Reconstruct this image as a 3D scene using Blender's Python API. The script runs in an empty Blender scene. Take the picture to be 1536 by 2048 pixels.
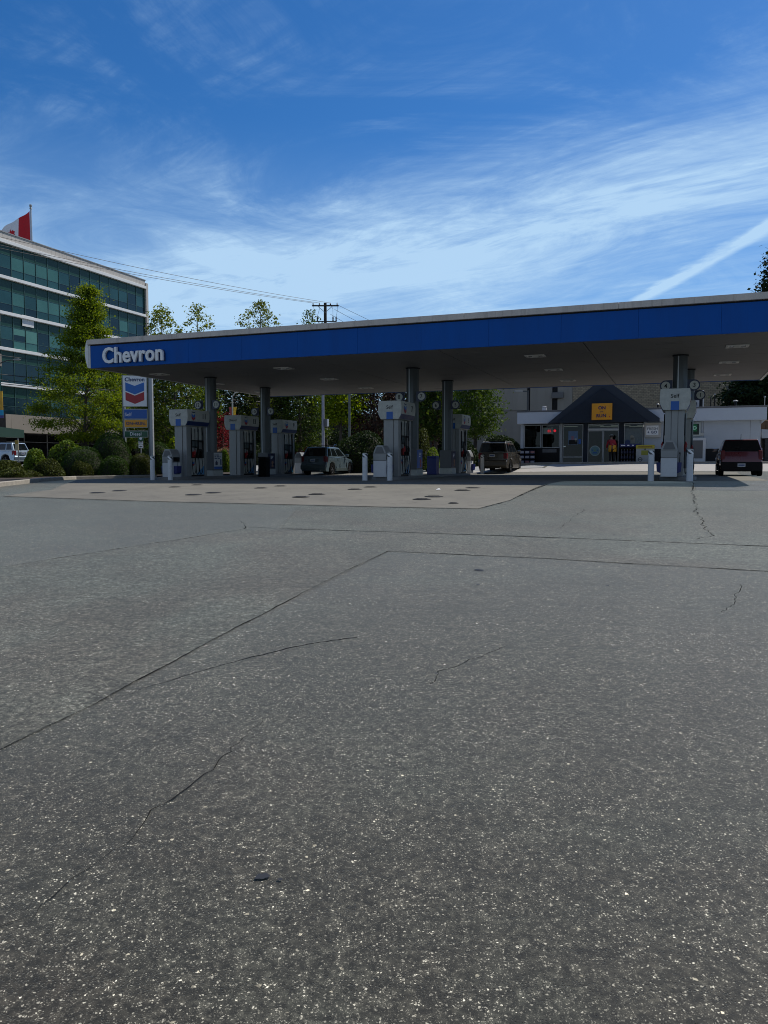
import bpy, bmesh, math, random
import numpy as np
from mathutils import Vector, Matrix
from math import sin, cos, pi, radians, sqrt, exp, log, atan2

scene = bpy.context.scene
COL = scene.collection

# ------------------------------------------------------------------ camera
EYE = 1.65
F_PX = 1540.0                      # focal length in photo pixels (photo 1536 x 2048)
PITCH = math.atan(99.0 / F_PX)     # looking slightly down
cam_data = bpy.data.cameras.new("camera")
cam = bpy.data.objects.new("camera", cam_data)
COL.objects.link(cam)
cam.location = (0, 0, EYE)
cam.rotation_euler = (pi / 2 - PITCH, 0, 0)
cam_data.sensor_fit = 'VERTICAL'
cam_data.sensor_height = 36.0
cam_data.lens = 36.0 * F_PX / 2048.0
cam_data.clip_start = 0.05
cam_data.clip_end = 3000
scene.camera = cam

# ------------------------------------------------------------------ exposure
scene.view_settings.view_transform = 'Standard'
scene.view_settings.look = 'None'
scene.view_settings.exposure = -0.2
scene.view_settings.gamma = 1.0
try:
    scene.view_settings.use_curve_mapping = False
except Exception:
    pass
scene.render.resolution_x = 768
scene.render.resolution_y = 1024
scene.cycles.pixel_filter_type = 'BLACKMAN_HARRIS'
scene.cycles.filter_width = 1.0
scene.cycles.max_bounces = 8
scene.cycles.transparent_max_bounces = 12

# ------------------------------------------------------------------ sun
SUN_EL = radians(54)
SUN_H = (0.811, 0.585)
S = Vector((cos(SUN_EL) * SUN_H[0], cos(SUN_EL) * SUN_H[1], sin(SUN_EL)))
sd = bpy.data.lights.new("sun", 'SUN')
sd.energy = 4.8
sd.angle = radians(0.5)
sd.color = (1.0, 0.95, 0.87)
sun = bpy.data.objects.new("sun", sd)
COL.objects.link(sun)
sun.location = (30, 30, 60)
sun.rotation_euler = S.to_track_quat('Z', 'Y').to_euler()

# ------------------------------------------------------------------ sky
world = bpy.data.worlds.new("World")
scene.world = world
world.use_nodes = True
wn = world.node_tree.nodes
wl = world.node_tree.links
wn.clear()

def N(tree, typ, **kw):
    n = tree.nodes.new(typ)
    for k, v in kw.items():
        if k == 'inp':
            for kk, vv in v.items():
                n.inputs[kk].default_value = vv
        else:
            setattr(n, k, v)
    return n

def build_sky():
    T = world.node_tree
    L = T.links.new
    def math_(op, a=None, b=None, c=None, clamp=False):
        n = N(T, 'ShaderNodeMath', operation=op, use_clamp=clamp)
        for i, v in enumerate((a, b, c)):
            if v is None: continue
            if isinstance(v, (int, float)): n.inputs[i].default_value = v
            else: L(v, n.inputs[i])
        return n.outputs[0]
    def rng(v, a, b, c, d, interp='SMOOTHSTEP'):
        n = N(T, 'ShaderNodeMapRange', interpolation_type=interp)
        L(v, n.inputs['Value'])
        for k, x in zip(('From Min', 'From Max', 'To Min', 'To Max'), (a, b, c, d)):
            n.inputs[k].default_value = x
        return n.outputs[0]
    sky = N(T, 'ShaderNodeTexSky', sky_type='NISHITA', sun_disc=False)
    sky.sun_elevation = SUN_EL
    sky.sun_rotation = atan2(SUN_H[0], SUN_H[1])
    sky.altitude = 300
    sky.air_density = 1.0
    sky.dust_density = 0.6
    sky.ozone_density = 3.0
    hs = N(T, 'ShaderNodeHueSaturation', inp={'Saturation': 1.15, 'Value': 1.0})
    tint = N(T, 'ShaderNodeVectorMath', operation='MULTIPLY')
    tint.inputs[1].default_value = (0.61, 0.81, 1.05)
    L(sky.outputs[0], tint.inputs[0]); L(tint.outputs[0], hs.inputs['Color'])
    tc = N(T, 'ShaderNodeTexCoord')
    sep = N(T, 'ShaderNodeSeparateXYZ')
    L(tc.outputs['Generated'], sep.inputs[0])
    z = math_('MAXIMUM', sep.outputs[2], 0.03)
    px = math_('DIVIDE', sep.outputs[0], z)
    py = math_('DIVIDE', sep.outputs[1], z)
    # along / across the cirrus streaks on the cloud plane
    al = math_('ADD', math_('MULTIPLY', px, 0.72), math_('MULTIPLY', py, -0.69))
    ac = math_('ADD', math_('MULTIPLY', px, 0.69), math_('MULTIPLY', py, 0.72))
    cb = N(T, 'ShaderNodeCombineXYZ')
    L(math_('MULTIPLY', al, 0.62), cb.inputs[0]); L(math_('MULTIPLY', ac, 1.35), cb.inputs[1])
    n1 = N(T, 'ShaderNodeTexNoise', inp={'Scale': 1.5, 'Detail': 12.0, 'Roughness': 0.68, 'Distortion': 0.9})
    L(cb.outputs[0], n1.inputs['Vector'])
    cb2 = N(T, 'ShaderNodeCombineXYZ')
    L(math_('MULTIPLY', al, 0.9), cb2.inputs[0]); L(math_('MULTIPLY', ac, 4.6), cb2.inputs[1])
    n2 = N(T, 'ShaderNodeTexNoise', inp={'Scale': 1.6, 'Detail': 6.0, 'Roughness': 0.6, 'Distortion': 1.6})
    L(cb2.outputs[0], n2.inputs['Vector'])
    cb3 = N(T, 'ShaderNodeCombineXYZ')
    L(px, cb3.inputs[0]); L(py, cb3.inputs[1])
    n3 = N(T, 'ShaderNodeTexNoise', inp={'Scale': 1.1, 'Detail': 8.0, 'Roughness': 0.68, 'Distortion': 1.2})
    L(cb3.outputs[0], n3.inputs['Vector'])
    # main band: rises at ac 1.7..2.35, weakens beyond 3.1 on the right-hand side
    edge = math_('ADD', ac, math_('MULTIPLY', math_('SUBTRACT', n3.outputs[0], 0.5), 0.9))
    edge = math_('ADD', edge, math_('MULTIPLY', al, -0.10))
    band = math_('MULTIPLY', rng(edge, 1.95, 2.85, 0.0, 1.0), rng(edge, 2.9, 4.3, 1.0, 0.30))
    band = math_('MULTIPLY', band, rng(px, 0.6, 2.2, 1.0, 0.75))
    str_ = math_('ADD', math_('MULTIPLY', n1.outputs[0], 0.80), math_('MULTIPLY', n2.outputs[0], 0.20))
    c1 = math_('MULTIPLY', band, rng(str_, 0.34, 0.66, 0.22, 0.88))
    # thin veil towards the horizon
    veil = math_('MULTIPLY', rng(z, 0.14, 0.40, 0.75, 0.0), rng(px, 0.2, 1.6, 1.0, 0.35))
    veil = math_('MULTIPLY', veil, rng(n3.outputs[0], 0.3, 0.65, 0.5, 1.0))
    # faint high wisps elsewhere
    wisp = math_('MULTIPLY', rng(n3.outputs[0], 0.44, 0.80, 0.0, 0.30), rng(n2.outputs[0], 0.35, 0.7, 0.25, 1.0))
    # contrail near px = 1.6 running away from the viewer
    cbt = N(T, 'ShaderNodeCombineXYZ')
    L(math_('MULTIPLY', px, 3.0), cbt.inputs[0]); L(math_('MULTIPLY', py, 1.6), cbt.inputs[1])
    nt = N(T, 'ShaderNodeTexNoise', inp={'Scale': 2.2, 'Detail': 6.0, 'Roughness': 0.6})
    L(cbt.outputs[0], nt.inputs['Vector'])
    cx = math_('ADD', px, math_('MULTIPLY', py, 0.032))
    cx = math_('ADD', cx, math_('MULTIPLY', nt.outputs[0], 0.10))
    dx = math_('ABSOLUTE', math_('SUBTRACT', cx, 1.785))
    tr = math_('MULTIPLY', rng(dx, 0.015, 0.09, 0.80, 0.0), rng(py, 4.4, 5.6, 1.0, 0.0))
    tr = math_('MULTIPLY', tr, rng(nt.outputs[0], 0.3, 0.6, 0.55, 1.0))
    tot = math_('ADD', math_('ADD', c1, veil), math_('ADD', wisp, tr), clamp=False)
    tot = math_('MINIMUM', tot, 0.9)
    mix = N(T, 'ShaderNodeMix', data_type='RGBA')
    L(tot, mix.inputs['Factor'])
    L(hs.outputs[0], mix.inputs['A'])
    mix.inputs['B'].default_value = (4.9, 7.1, 9.4, 1)
    # neutral veil added to the unseen sky behind, to make shade less blue
    bk = math_('MULTIPLY', rng(sep.outputs[1], 0.15, -0.45, 0.0, 0.42), rng(n3.outputs[0], 0.3, 0.6, 0.7, 1.0))
    mx2 = N(T, 'ShaderNodeMix', data_type='RGBA')
    L(bk, mx2.inputs['Factor']); L(mix.outputs['Result'], mx2.inputs['A']); mx2.inputs['B'].default_value = (3.7, 3.7, 3.7, 1)
    bg = N(T, 'ShaderNodeBackground', inp={'Strength': 0.115})
    L(mx2.outputs['Result'], bg.inputs['Color'])
    out = N(T, 'ShaderNodeOutputWorld')
    L(bg.outputs[0], out.inputs['Surface'])
build_sky()

# ------------------------------------------------------------------ site frame
CA = radians(-20.8)
U = (cos(CA), sin(CA))            # along the canopy front (to the right)
V = (-sin(CA), cos(CA))           # away from the viewer, square to it
FL = (-13.14, 34.59)              # front left corner of the canopy

def CP(u, v):
    return (FL[0] + U[0] * u + V[0] * v, FL[1] + U[1] * u + V[1] * v)

def smooth(t):
    t = min(1.0, max(0.0, t)); return t * t * (3 - 2 * t)

def H(x, y):
    """height of the ground: rises to a level forecourt, then on to the street and shop behind"""
    pad = 0.93 + 0.008 * min(16.0, max(-14.0, x))
    t = y / 22.0
    k = 12.0
    a = k * (1 - t)
    f = 1 - (a if a > 30 else log(1 + exp(a))) / k
    z = pad * f
    q = x * V[0] + y * V[1]
    mid = 0.037 * min(70.0, max(0.0, q - 43.0))
    left = 0.042 * min(18.0, max(0.0, y - 46.0)) + 0.010 * min(60.0, max(0.0, y - 64.0))
    right = 0.55 * smooth((q - 42.0) / 8.0)
    wl_ = smooth((x + 26.0) / 8.0)          # 0 on the far left
    wr = smooth((x - 5.0) / 5.0)            # 1 on the right
    b = left * (1 - wl_) + mid * wl_
    b = b * (1 - wr) + right * wr
    return z + b

CAMV = Vector((0, 0, EYE))
def ray(px, py):
    a = (px - 768.0) / F_PX; b = (1024.0 - py) / F_PX
    return Vector((a, cos(PITCH) + b * sin(PITCH), b * cos(PITCH) - sin(PITCH)))

def G(px, py, tmax=200):
    """ground point seen at a photo pixel"""
    d = ray(px, py); t = 1.0
    while t < tmax:
        p = CAMV + d * t
        if p.z < H(p.x, p.y): break
        t += 0.1
    lo, hi = t - 0.1, t
    for _ in range(20):
        m = (lo + hi) / 2; p = CAMV + d * m
        if p.z < H(p.x, p.y): hi = m
        else: lo = m
    p = CAMV + d * lo
    return (p.x, p.y)

def AT(px, py, y):
    """point at distance y"""
    d = ray(px, py)
    return CAMV + d * (y / d.y)

# ------------------------------------------------------------------ helpers
class MB:
    def __init__(self):
        self.v = []; self.f = []; self.m = []
    def add(self, verts, faces, m=0, M=None):
        o = len(self.v)
        if M is not None: verts = [tuple(M @ Vector(p)) for p in verts]
        self.v += [tuple(p) for p in verts]
        self.f += [tuple(i + o for i in fc) for fc in faces]
        self.m += [m] * len(faces)
        return self
    def box(self, x0, x1, y0, y1, z0, z1, m=0, M=None):
        vs = [(x0, y0, z0), (x1, y0, z0), (x1, y1, z0), (x0, y1, z0), (x0, y0, z1), (x1, y0, z1), (x1, y1, z1), (x0, y1, z1)]
        fs = [(3, 2, 1, 0), (4, 5, 6, 7), (0, 1, 5, 4), (1, 2, 6, 5), (2, 3, 7, 6), (3, 0, 4, 7)]
        return self.add(vs, fs, m, M)
    def prism(self, pts, axis, a, b, m=0, M=None):
        """pts: closed 2D outline; axis 'x','y','z'; between a and b"""
        def P(p, t):
            return {'x': (t, p[0], p[1]), 'y': (p[0], t, p[1]), 'z': (p[0], p[1], t)}[axis]
        n = len(pts)
        vs = [P(p, a) for p in pts] + [P(p, b) for p in pts]
        fs = [tuple(range(n)), tuple(range(2 * n - 1, n - 1, -1))]
        fs += [(i, i + n, (i + 1) % n + n, (i + 1) % n) for i in range(n)]
        return self.add(vs, fs, m, M)
    def lathe(self, prof, n=16, c=(0, 0), m=0, M=None, rot=0.0, caps=True):
        """prof: list of (r, z)"""
        vs = []; fs = []
        for r, z in prof:
            for i in range(n):
                a = 2 * pi * i / n + rot
                vs.append((c[0] + r * cos(a), c[1] + r * sin(a), z))
        for j in range(len(prof) - 1):
            for i in range(n):
                k = (i + 1) % n
                fs.append((j * n + i, j * n + k, (j + 1) * n + k, (j + 1) * n + i))
        if caps:
            fs.append(tuple(range(n - 1, -1, -1)))
            fs.append(tuple((len(prof) - 1) * n + i for i in range(n)))
        return self.add(vs, fs, m, M)
    def tube(self, pts, r, n=8, m=0, M=None):
        pts = [Vector(p) for p in pts]
        rs = r if isinstance(r, (list, tuple)) else [r] * len(pts)
        vs = []; fs = []
        ref = None
        for i, p in enumerate(pts):
            d = (pts[min(i + 1, len(pts) - 1)] - pts[max(i - 1, 0)])
            if d.length < 1e-9: d = Vector((0, 0, 1))
            d.normalize()
            if ref is None:
                ref = Vector((1, 0, 0)) if abs(d.x) < 0.9 else Vector((0, 1, 0))
            a = (ref - d * ref.dot(d))
            if a.length < 1e-6: a = d.orthogonal()
            a.normalize(); b = d.cross(a); ref = a
            for k in range(n):
                t = 2 * pi * k / n
                vs.append(tuple(p + (a * cos(t) + b * sin(t)) * rs[i]))
        for j in range(len(pts) - 1):
            for k in range(n):
                k2 = (k + 1) % n
                fs.append((j * n + k, j * n + k2, (j + 1) * n + k2, (j + 1) * n + k))
        fs.append(tuple(range(n - 1, -1, -1)))
        fs.append(tuple((len(pts) - 1) * n + k for k in range(n)))
        return self.add(vs, fs, m, M)
    def disc(self, c, r, axis='y', th=0.02, n=24, m=0, M=None):
        pts = [(c[0] + r * cos(2 * pi * i / n), c[2] + r * sin(2 * pi * i / n)) if axis == 'y' else
               ((c[1] + r * cos(2 * pi * i / n), c[2] + r * sin(2 * pi * i / n)) if axis == 'x' else
                (c[0] + r * cos(2 * pi * i / n), c[1] + r * sin(2 * pi * i / n))) for i in range(n)]
        o = {'x': c[0], 'y': c[1], 'z': c[2]}[axis]
        return self.prism(pts, axis, o - th / 2, o + th / 2, m, M)
    def text(self, s, origin, right, up, height=None, width=None, depth=0.01, bold=0.0, m=0, align='C', squeeze=None):
        vs, fs = text_mesh(s, bold)
        x0 = min(p[0] for p in vs); x1 = max(p[0] for p in vs)
        y0 = min(p[1] for p in vs); y1 = max(p[1] for p in vs)
        if height is None: height = width * (y1 - y0) / (x1 - x0)
        sy = height / (y1 - y0)
        sx = sy if width is None else width / (x1 - x0)
        right = Vector(right).normalized(); up = Vector(up).normalized(); nrm = right.cross(up)
        cx = (x0 + x1) / 2 if align == 'C' else x0
        cy = (y0 + y1) / 2
        O = Vector(origin)
        out = [tuple(O + right * ((p[0] - cx) * sx) + up * ((p[1] - cy) * sy) + nrm * (p[2] * depth)) for p in vs]
        return self.add(out, fs, m)
    def build(self, name, mats, parent=None, bevel=0.0, smooth=False, seg=2, loc=None, rz=None, autosmooth=None):
        me = bpy.data.meshes.new(name)
        me.from_pydata(self.v, [], self.f)
        if not isinstance(mats, (list, tuple)): mats = [mats]
        for mm in mats: me.materials.append(mm)
        if len(mats) > 1:
            me.polygons.foreach_set('material_index', self.m)
        bm = bmesh.new(); bm.from_mesh(me)
        bmesh.ops.recalc_face_normals(bm, faces=bm.faces)
        if bevel > 0:
            es = [e for e in bm.edges if len(e.link_faces) == 2 and e.calc_face_angle(0) > 0.45]
            bmesh.ops.bevel(bm, geom=es, offset=bevel, segments=seg, profile=0.6, affect='EDGES', clamp_overlap=True)
        bm.to_mesh(me); bm.free()
        if smooth or autosmooth is not None:
            me.shade_smooth()
            me.set_sharp_from_angle(angle=autosmooth if autosmooth is not None else radians(35))
        o = bpy.data.objects.new(name, me)
        COL.objects.link(o)
        if parent is not None: o.parent = parent
        if loc is not None: o.location = loc
        if rz is not None: o.rotation_euler = (0, 0, rz)
        return o

_text_cache = {}
def text_mesh(s, bold=0.0):
    key = (s, bold)
    if key in _text_cache: return _text_cache[key]
    cu = bpy.data.curves.new("txt", 'FONT')
    cu.body = s; cu.size = 1.0; cu.resolution_u = 3
    cu.extrude = 0.5; cu.offset = bold
    cu.space_character = 1.0 + bold * 1.5
    o = bpy.data.objects.new("txt", cu)
    COL.objects.link(o)
    dg = bpy.context.evaluated_depsgraph_get()
    me = bpy.data.meshes.new_from_object(o.evaluated_get(dg))
    vs = [tuple(v.co) for v in me.vertices]
    # extrude runs -0.5..0.5: shift so the back is at 0
    vs = [(a, b, c + 0.5) for a, b, c in vs]
    fs = [tuple(p.vertices) for p in me.polygons]
    bpy.data.objects.remove(o); bpy.data.meshes.remove(me)
    _text_cache[key] = (vs, fs)
    return vs, fs

def tag(o, label=None, cat=None, group=None, kind=None):
    if label: o['label'] = label
    if cat: o['category'] = cat
    if group: o['group'] = group
    if kind: o['kind'] = kind
    return o

def thing(name, label, cat, loc=(0, 0, 0), rz=0.0, group=None):
    o = bpy.data.objects.new(name, None)
    COL.objects.link(o)
    o.empty_display_size = 0.3
    o.location = loc; o.rotation_euler = (0, 0, rz)
    return tag(o, label, cat, group)

def kids(o):
    return [c for c in bpy.data.objects if c.parent == o]

def dup(root, loc, rz, label=None, group=None):
    r = root.copy(); COL.objects.link(r)
    r.location = loc; r.rotation_euler = (0, 0, rz)
    if label: r['label'] = label
    if group: r['group'] = group
    for ch in kids(root):
        c = ch.copy(); COL.objects.link(c); c.parent = r
        for g in kids(ch):
            d = g.copy(); COL.objects.link(d); d.parent = c
    return r

# ------------------------------------------------------------------ materials
MATS = {}
def mat(name, color, rough=0.6, metal=0.0, var=0.08, scale=3.0, dirt=0.0, bump=0.0, bscale=40.0, spec=0.5, coat=0.0,
        emit=None, estr=0.0, streak=False):
    if name in MATS: return MATS[name]
    m = bpy.data.materials.new(name); m.use_nodes = True
    T = m.node_tree; T.nodes.clear(); L = T.links.new
    out = N(T, 'ShaderNodeOutputMaterial')
    b = N(T, 'ShaderNodeBsdfPrincipled')
    L(b.outputs[0], out.inputs[0])
    b.inputs['Roughness'].default_value = rough
    b.inputs['Metallic'].default_value = metal
    b.inputs['Specular IOR Level'].default_value = spec
    b.inputs['Coat Weight'].default_value = coat
    b.inputs['Coat Roughness'].default_value = 0.06
    tc = N(T, 'ShaderNodeTexCoord')
    nz = N(T, 'ShaderNodeTexNoise', inp={'Scale': scale, 'Detail': 6.0, 'Roughness': 0.6})
    if streak:
        mp = N(T, 'ShaderNodeMapping'); mp.inputs['Scale'].default_value = (1, 1, 0.12)
        L(tc.outputs['Object'], mp.inputs[0]); L(mp.outputs[0], nz.inputs['Vector'])
    else:
        L(tc.outputs['Object'], nz.inputs['Vector'])
    rmp = N(T, 'ShaderNodeMapRange')
    rmp.inputs['From Min'].default_value = 0.3; rmp.inputs['From Max'].default_value = 0.7
    rmp.inputs['To Min'].default_value = 1 - var; rmp.inputs['To Max'].default_value = 1 + var
    L(nz.outputs[0], rmp.inputs[0])
    mul = N(T, 'ShaderNodeVectorMath', operation='SCALE')
    mul.inputs[0].default_value = color[:3]
    L(rmp.outputs[0], mul.inputs['Scale'])
    src = mul.outputs[0]
    if dirt > 0:
        n2 = N(T, 'ShaderNodeTexNoise', inp={'Scale': scale * 3.7, 'Detail': 8.0, 'Roughness': 0.7})
        if streak: L(mp.outputs[0], n2.inputs['Vector'])
        else: L(tc.outputs['Object'], n2.inputs['Vector'])
        r2 = N(T, 'ShaderNodeMapRange', interpolation_type='SMOOTHSTEP')
        r2.inputs['From Min'].default_value = 0.5; r2.inputs['From Max'].default_value = 0.72
        r2.inputs['To Max'].default_value = dirt
        L(n2.outputs[0], r2.inputs[0])
        mx = N(T, 'ShaderNodeMix', data_type='RGBA')
        L(r2.outputs[0], mx.inputs['Factor']); L(src, mx.inputs['A'])
        mx.inputs['B'].default_value = (color[0] * 0.35, color[1] * 0.33, color[2] * 0.3, 1)
        src = mx.outputs['Result']
    L(src, b.inputs['Base Color'])
    r3 = N(T, 'ShaderNodeMapRange')
    r3.inputs['From Min'].default_value = 0.3; r3.inputs['From Max'].default_value = 0.7
    r3.inputs['To Min'].default_value = max(0.02, rough - 0.06); r3.inputs['To Max'].default_value = min(1, rough + 0.08)
    L(nz.outputs[0], r3.inputs[0]); L(r3.outputs[0], b.inputs['Roughness'])
    if bump > 0:
        n4 = N(T, 'ShaderNodeTexNoise', inp={'Scale': bscale, 'Detail': 4.0})
        L(tc.outputs['Object'], n4.inputs['Vector'])
        bp = N(T, 'ShaderNodeBump', inp={'Strength': bump, 'Distance': 0.02})
        L(n4.outputs[0], bp.inputs['Height']); L(bp.outputs[0], b.inputs['Normal'])
    if emit:
        b.inputs['Emission Color'].default_value = (*emit, 1)
        b.inputs['Emission Strength'].default_value = estr
    MATS[name] = m
    return m

def glass_mat(name, tint=0.45, color=(0.9, 1.0, 0.97)):
    if name in MATS: return MATS[name]
    m = bpy.data.materials.new(name); m.use_nodes = True
    T = m.node_tree; T.nodes.clear(); L = T.links.new
    out = N(T, 'ShaderNodeOutputMaterial')
    tr = N(T, 'ShaderNodeBsdfTransparent'); tr.inputs[0].default_value = (tint * color[0], tint * color[1], tint * color[2], 1)
    gl = N(T, 'ShaderNodeBsdfGlossy', inp={'Roughness': 0.01}); gl.inputs[0].default_value = (0.8, 0.8, 0.8, 1)
    fr = N(T, 'ShaderNodeFresnel', inp={'IOR': 1.42})
    mx = N(T, 'ShaderNodeMixShader')
    L(fr.outputs[0], mx.inputs[0]); L(tr.outputs[0], mx.inputs[1]); L(gl.outputs[0], mx.inputs[2])
    L(mx.outputs[0], out.inputs[0])
    MATS[name] = m
    return m

def leaf_mat(name, c1, c2, trans=0.35, rough=0.55):
    if name in MATS: return MATS[name]
    m = bpy.data.materials.new(name); m.use_nodes = True
    T = m.node_tree; T.nodes.clear(); L = T.links.new
    out = N(T, 'ShaderNodeOutputMaterial')
    geo = N(T, 'ShaderNodeNewGeometry')
    mx = N(T, 'ShaderNodeMix', data_type='RGBA')
    mx.inputs['A'].default_value = (*c1, 1); mx.inputs['B'].default_value = (*c2, 1)
    L(geo.outputs['Random Per Island'], mx.inputs['Factor'])
    b = N(T, 'ShaderNodeBsdfPrincipled', inp={'Roughness': rough, 'Specular IOR Level': 0.12})
    L(mx.outputs['Result'], b.inputs['Base Color'])
    t = N(T, 'ShaderNodeBsdfTranslucent')
    hs = N(T, 'ShaderNodeHueSaturation', inp={'Hue': 0.485, 'Saturation': 1.1, 'Value': 1.5})
    L(mx.outputs['Result'], hs.inputs['Color']); L(hs.outputs[0], t.inputs['Color'])
    ms = N(T, 'ShaderNodeMixShader', inp={0: trans})
    L(b.outputs[0], ms.inputs[1]); L(t.outputs[0], ms.inputs[2]); L(ms.outputs[0], out.inputs[0])
    MATS[name] = m
    return m

def asphalt_mat(name, base, chip, chip_amt=0.25, tint_var=0.12, big=0.35, spk=85.0, sheen=0.22):
    m = bpy.data.materials.new(name); m.use_nodes = True
    T = m.node_tree; T.nodes.clear(); L = T.links.new
    out = N(T, 'ShaderNodeOutputMaterial')
    b = N(T, 'ShaderNodeBsdfPrincipled', inp={'Roughness': 0.75, 'Specular IOR Level': 0.28, 'Sheen Weight': sheen, 'Sheen Roughness': 0.4})
    b.inputs['Sheen Tint'].default_value = (1.0, 0.94, 0.74, 1)
    L(b.outputs[0], out.inputs[0])
    tc = N(T, 'ShaderNodeTexCoord')
    P = tc.outputs['Object']
    def rng(v, a, b_, c, d, interp='LINEAR'):
        n = N(T, 'ShaderNodeMapRange', interpolation_type=interp)
        L(v, n.inputs['Value'])
        for k, x in zip(('From Min', 'From Max', 'To Min', 'To Max'), (a, b_, c, d)): n.inputs[k].default_value = x
        return n.outputs[0]
    def mul(a, b_):
        n = N(T, 'ShaderNodeMath', operation='MULTIPLY')
        for i, v in enumerate((a, b_)):
            if isinstance(v, (int, float)): n.inputs[i].default_value = v
            else: L(v, n.inputs[i])
        return n.outputs[0]
    def mixc(f, a, b_):
        n = N(T, 'ShaderNodeMix', data_type='RGBA')
        L(f, n.inputs['Factor'])
        for k, v in (('A', a), ('B', b_)):
            if isinstance(v, tuple): n.inputs[k].default_value = (*v, 1)
            else: L(v, n.inputs[k])
        return n.outputs['Result']
    # warped lookup so chips are irregular
    nw = N(T, 'ShaderNodeTexNoise', inp={'Scale': 95.0, 'Detail': 3.0}); L(P, nw.inputs['Vector'])
    wsub = N(T, 'ShaderNodeVectorMath', operation='SCALE', inp={'Scale': 0.016}); L(nw.outputs['Color'], wsub.inputs[0])
    wadd = N(T, 'ShaderNodeVectorMath', operation='ADD'); L(P, wadd.inputs[0]); L(wsub.outputs[0], wadd.inputs[1])
    W = wadd.outputs[0]
    # two sizes of stone chips
    def chips(scale, prob, r0, r1):
        vo = N(T, 'ShaderNodeTexVoronoi', feature='F1', inp={'Scale': scale, 'Randomness': 1.0}); L(W, vo.inputs['Vector'])
        se = N(T, 'ShaderNodeSeparateColor'); L(vo.outputs['Color'], se.inputs[0])
        on = rng(se.outputs[0], 1 - prob, 1 - prob + 0.02, 0, 1)
        rad = rng(se.outputs[1], 0, 1, r0 * 0.35, r1)
        df = N(T, 'ShaderNodeMath', operation='SUBTRACT'); L(rad, df.inputs[0]); L(vo.outputs['Distance'], df.inputs[1])
        sh = rng(df.outputs[0], 0.0, 0.05, 0, 1)
        sz = rng(se.outputs[2], 0, 1, 0.30, 1.0)
        return mul(mul(on, sh), sz)
    nclus = N(T, 'ShaderNodeTexNoise', inp={'Scale': 1.3, 'Detail': 5.0, 'Roughness': 0.65}); L(P, nclus.inputs['Vector'])
    clus = rng(nclus.outputs[0], 0.32, 0.68, 0.35, 1.0)
    ca = mul(chips(spk, 0.50, 0.30, 0.44), clus)
    cb_ = chips(spk * 1.8, 0.75, 0.36, 0.50)
    cc = mul(chips(spk * 0.42, 0.055, 0.26, 0.38), clus)
    # base colour
    n1 = N(T, 'ShaderNodeTexNoise', inp={'Scale': 0.30, 'Detail': 6.0, 'Roughness': 0.62, 'Distortion': 0.6}); L(P, n1.inputs['Vector'])
    n2 = N(T, 'ShaderNodeTexNoise', inp={'Scale': 260.0, 'Detail': 3.0, 'Roughness': 0.7}); L(P, n2.inputs['Vector'])
    n3 = N(T, 'ShaderNodeTexNoise', inp={'Scale': 3.0, 'Detail': 6.0, 'Roughness': 0.7}); L(P, n3.inputs['Vector'])
    warm = (base[0] * 1.08, base[1] * 0.97, base[2] * 0.93)
    cool = (base[0] * 0.93, base[1] * 1.02, base[2] * 1.02)
    col = mixc(rng(n1.outputs[0], 0.35, 0.65, 0, 1, 'SMOOTHSTEP'), warm, cool)
    v = mul(rng(n1.outputs[0], 0.33, 0.67, 1 - tint_var * 1.6, 1 + tint_var * 1.6), rng(n2.outputs[0], 0.3, 0.7, 0.55, 1.45))
    v = mul(v, rng(n3.outputs[0], 0.3, 0.7, 0.86, 1.14))
    n5 = N(T, 'ShaderNodeTexNoise', inp={'Scale': 27.0, 'Detail': 6.0, 'Roughness': 0.8}); L(P, n5.inputs['Vector'])
    grain = rng(n5.outputs[0], 0.36, 0.64, 0.34, 1.72)
    n6 = N(T, 'ShaderNodeTexNoise', inp={'Scale': 11.0, 'Detail': 5.0, 'Roughness': 0.7}); L(P, n6.inputs['Vector'])
    grain = mul(grain, rng(n6.outputs[0], 0.33, 0.67, 0.66, 1.36))
    sc_ = N(T, 'ShaderNodeVectorMath', operation='SCALE'); L(col, sc_.inputs[0]); L(v, sc_.inputs['Scale'])
    col = sc_.outputs[0]
    # dark pits
    vp = N(T, 'ShaderNodeTexVoronoi', feature='F1', inp={'Scale': spk * 1.3, 'Randomness': 1.0}); L(P, vp.inputs['Vector'])
    sp = N(T, 'ShaderNodeSeparateColor'); L(vp.outputs['Color'], sp.inputs[0])
    pit = mul(rng(sp.outputs[2], 0.70, 0.74, 0, 1), rng(vp.outputs['Distance'], 0.25, 0.5, 0.75, 0))
    col = mixc(pit, col, (base[0] * 0.25, base[1] * 0.25, base[2] * 0.25))
    col = mixc(mul(cb_, chip_amt * 0.9), col, (chip[0] * 0.42, chip[1] * 0.42, chip[2] * 0.42))
    col = mixc(mul(ca, chip_amt * 1.6), col, chip)
    col = mixc(mul(cc, min(1, chip_amt * 2.2)), col, (chip[0] * 1.25, chip[1] * 1.2, chip[2] * 1.1))
    for sc8, lo8, hi8 in ((46.0, 0.74, 1.45), (24.0, 0.84, 1.32), (9.0, 0.97, 1.17)):
        n8 = N(T, 'ShaderNodeTexNoise', inp={'Scale': sc8, 'Detail': 0.6, 'Roughness': 0.5}); L(P, n8.inputs['Vector'])
        grain = mul(grain, rng(n8.outputs[0], 0.36, 0.64, lo8, hi8))
    nb_ = N(T, 'ShaderNodeTexNoise', inp={'Scale': 0.55, 'Detail': 7.0, 'Roughness': 0.6, 'Distortion': 1.0}); L(P, nb_.inputs['Vector'])
    grain = mul(grain, rng(nb_.outputs[0], 0.32, 0.68, 0.80, 1.16))
    gs = N(T, 'ShaderNodeVectorMath', operation='SCALE'); L(col, gs.inputs[0]); L(grain, gs.inputs['Scale'])
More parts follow.
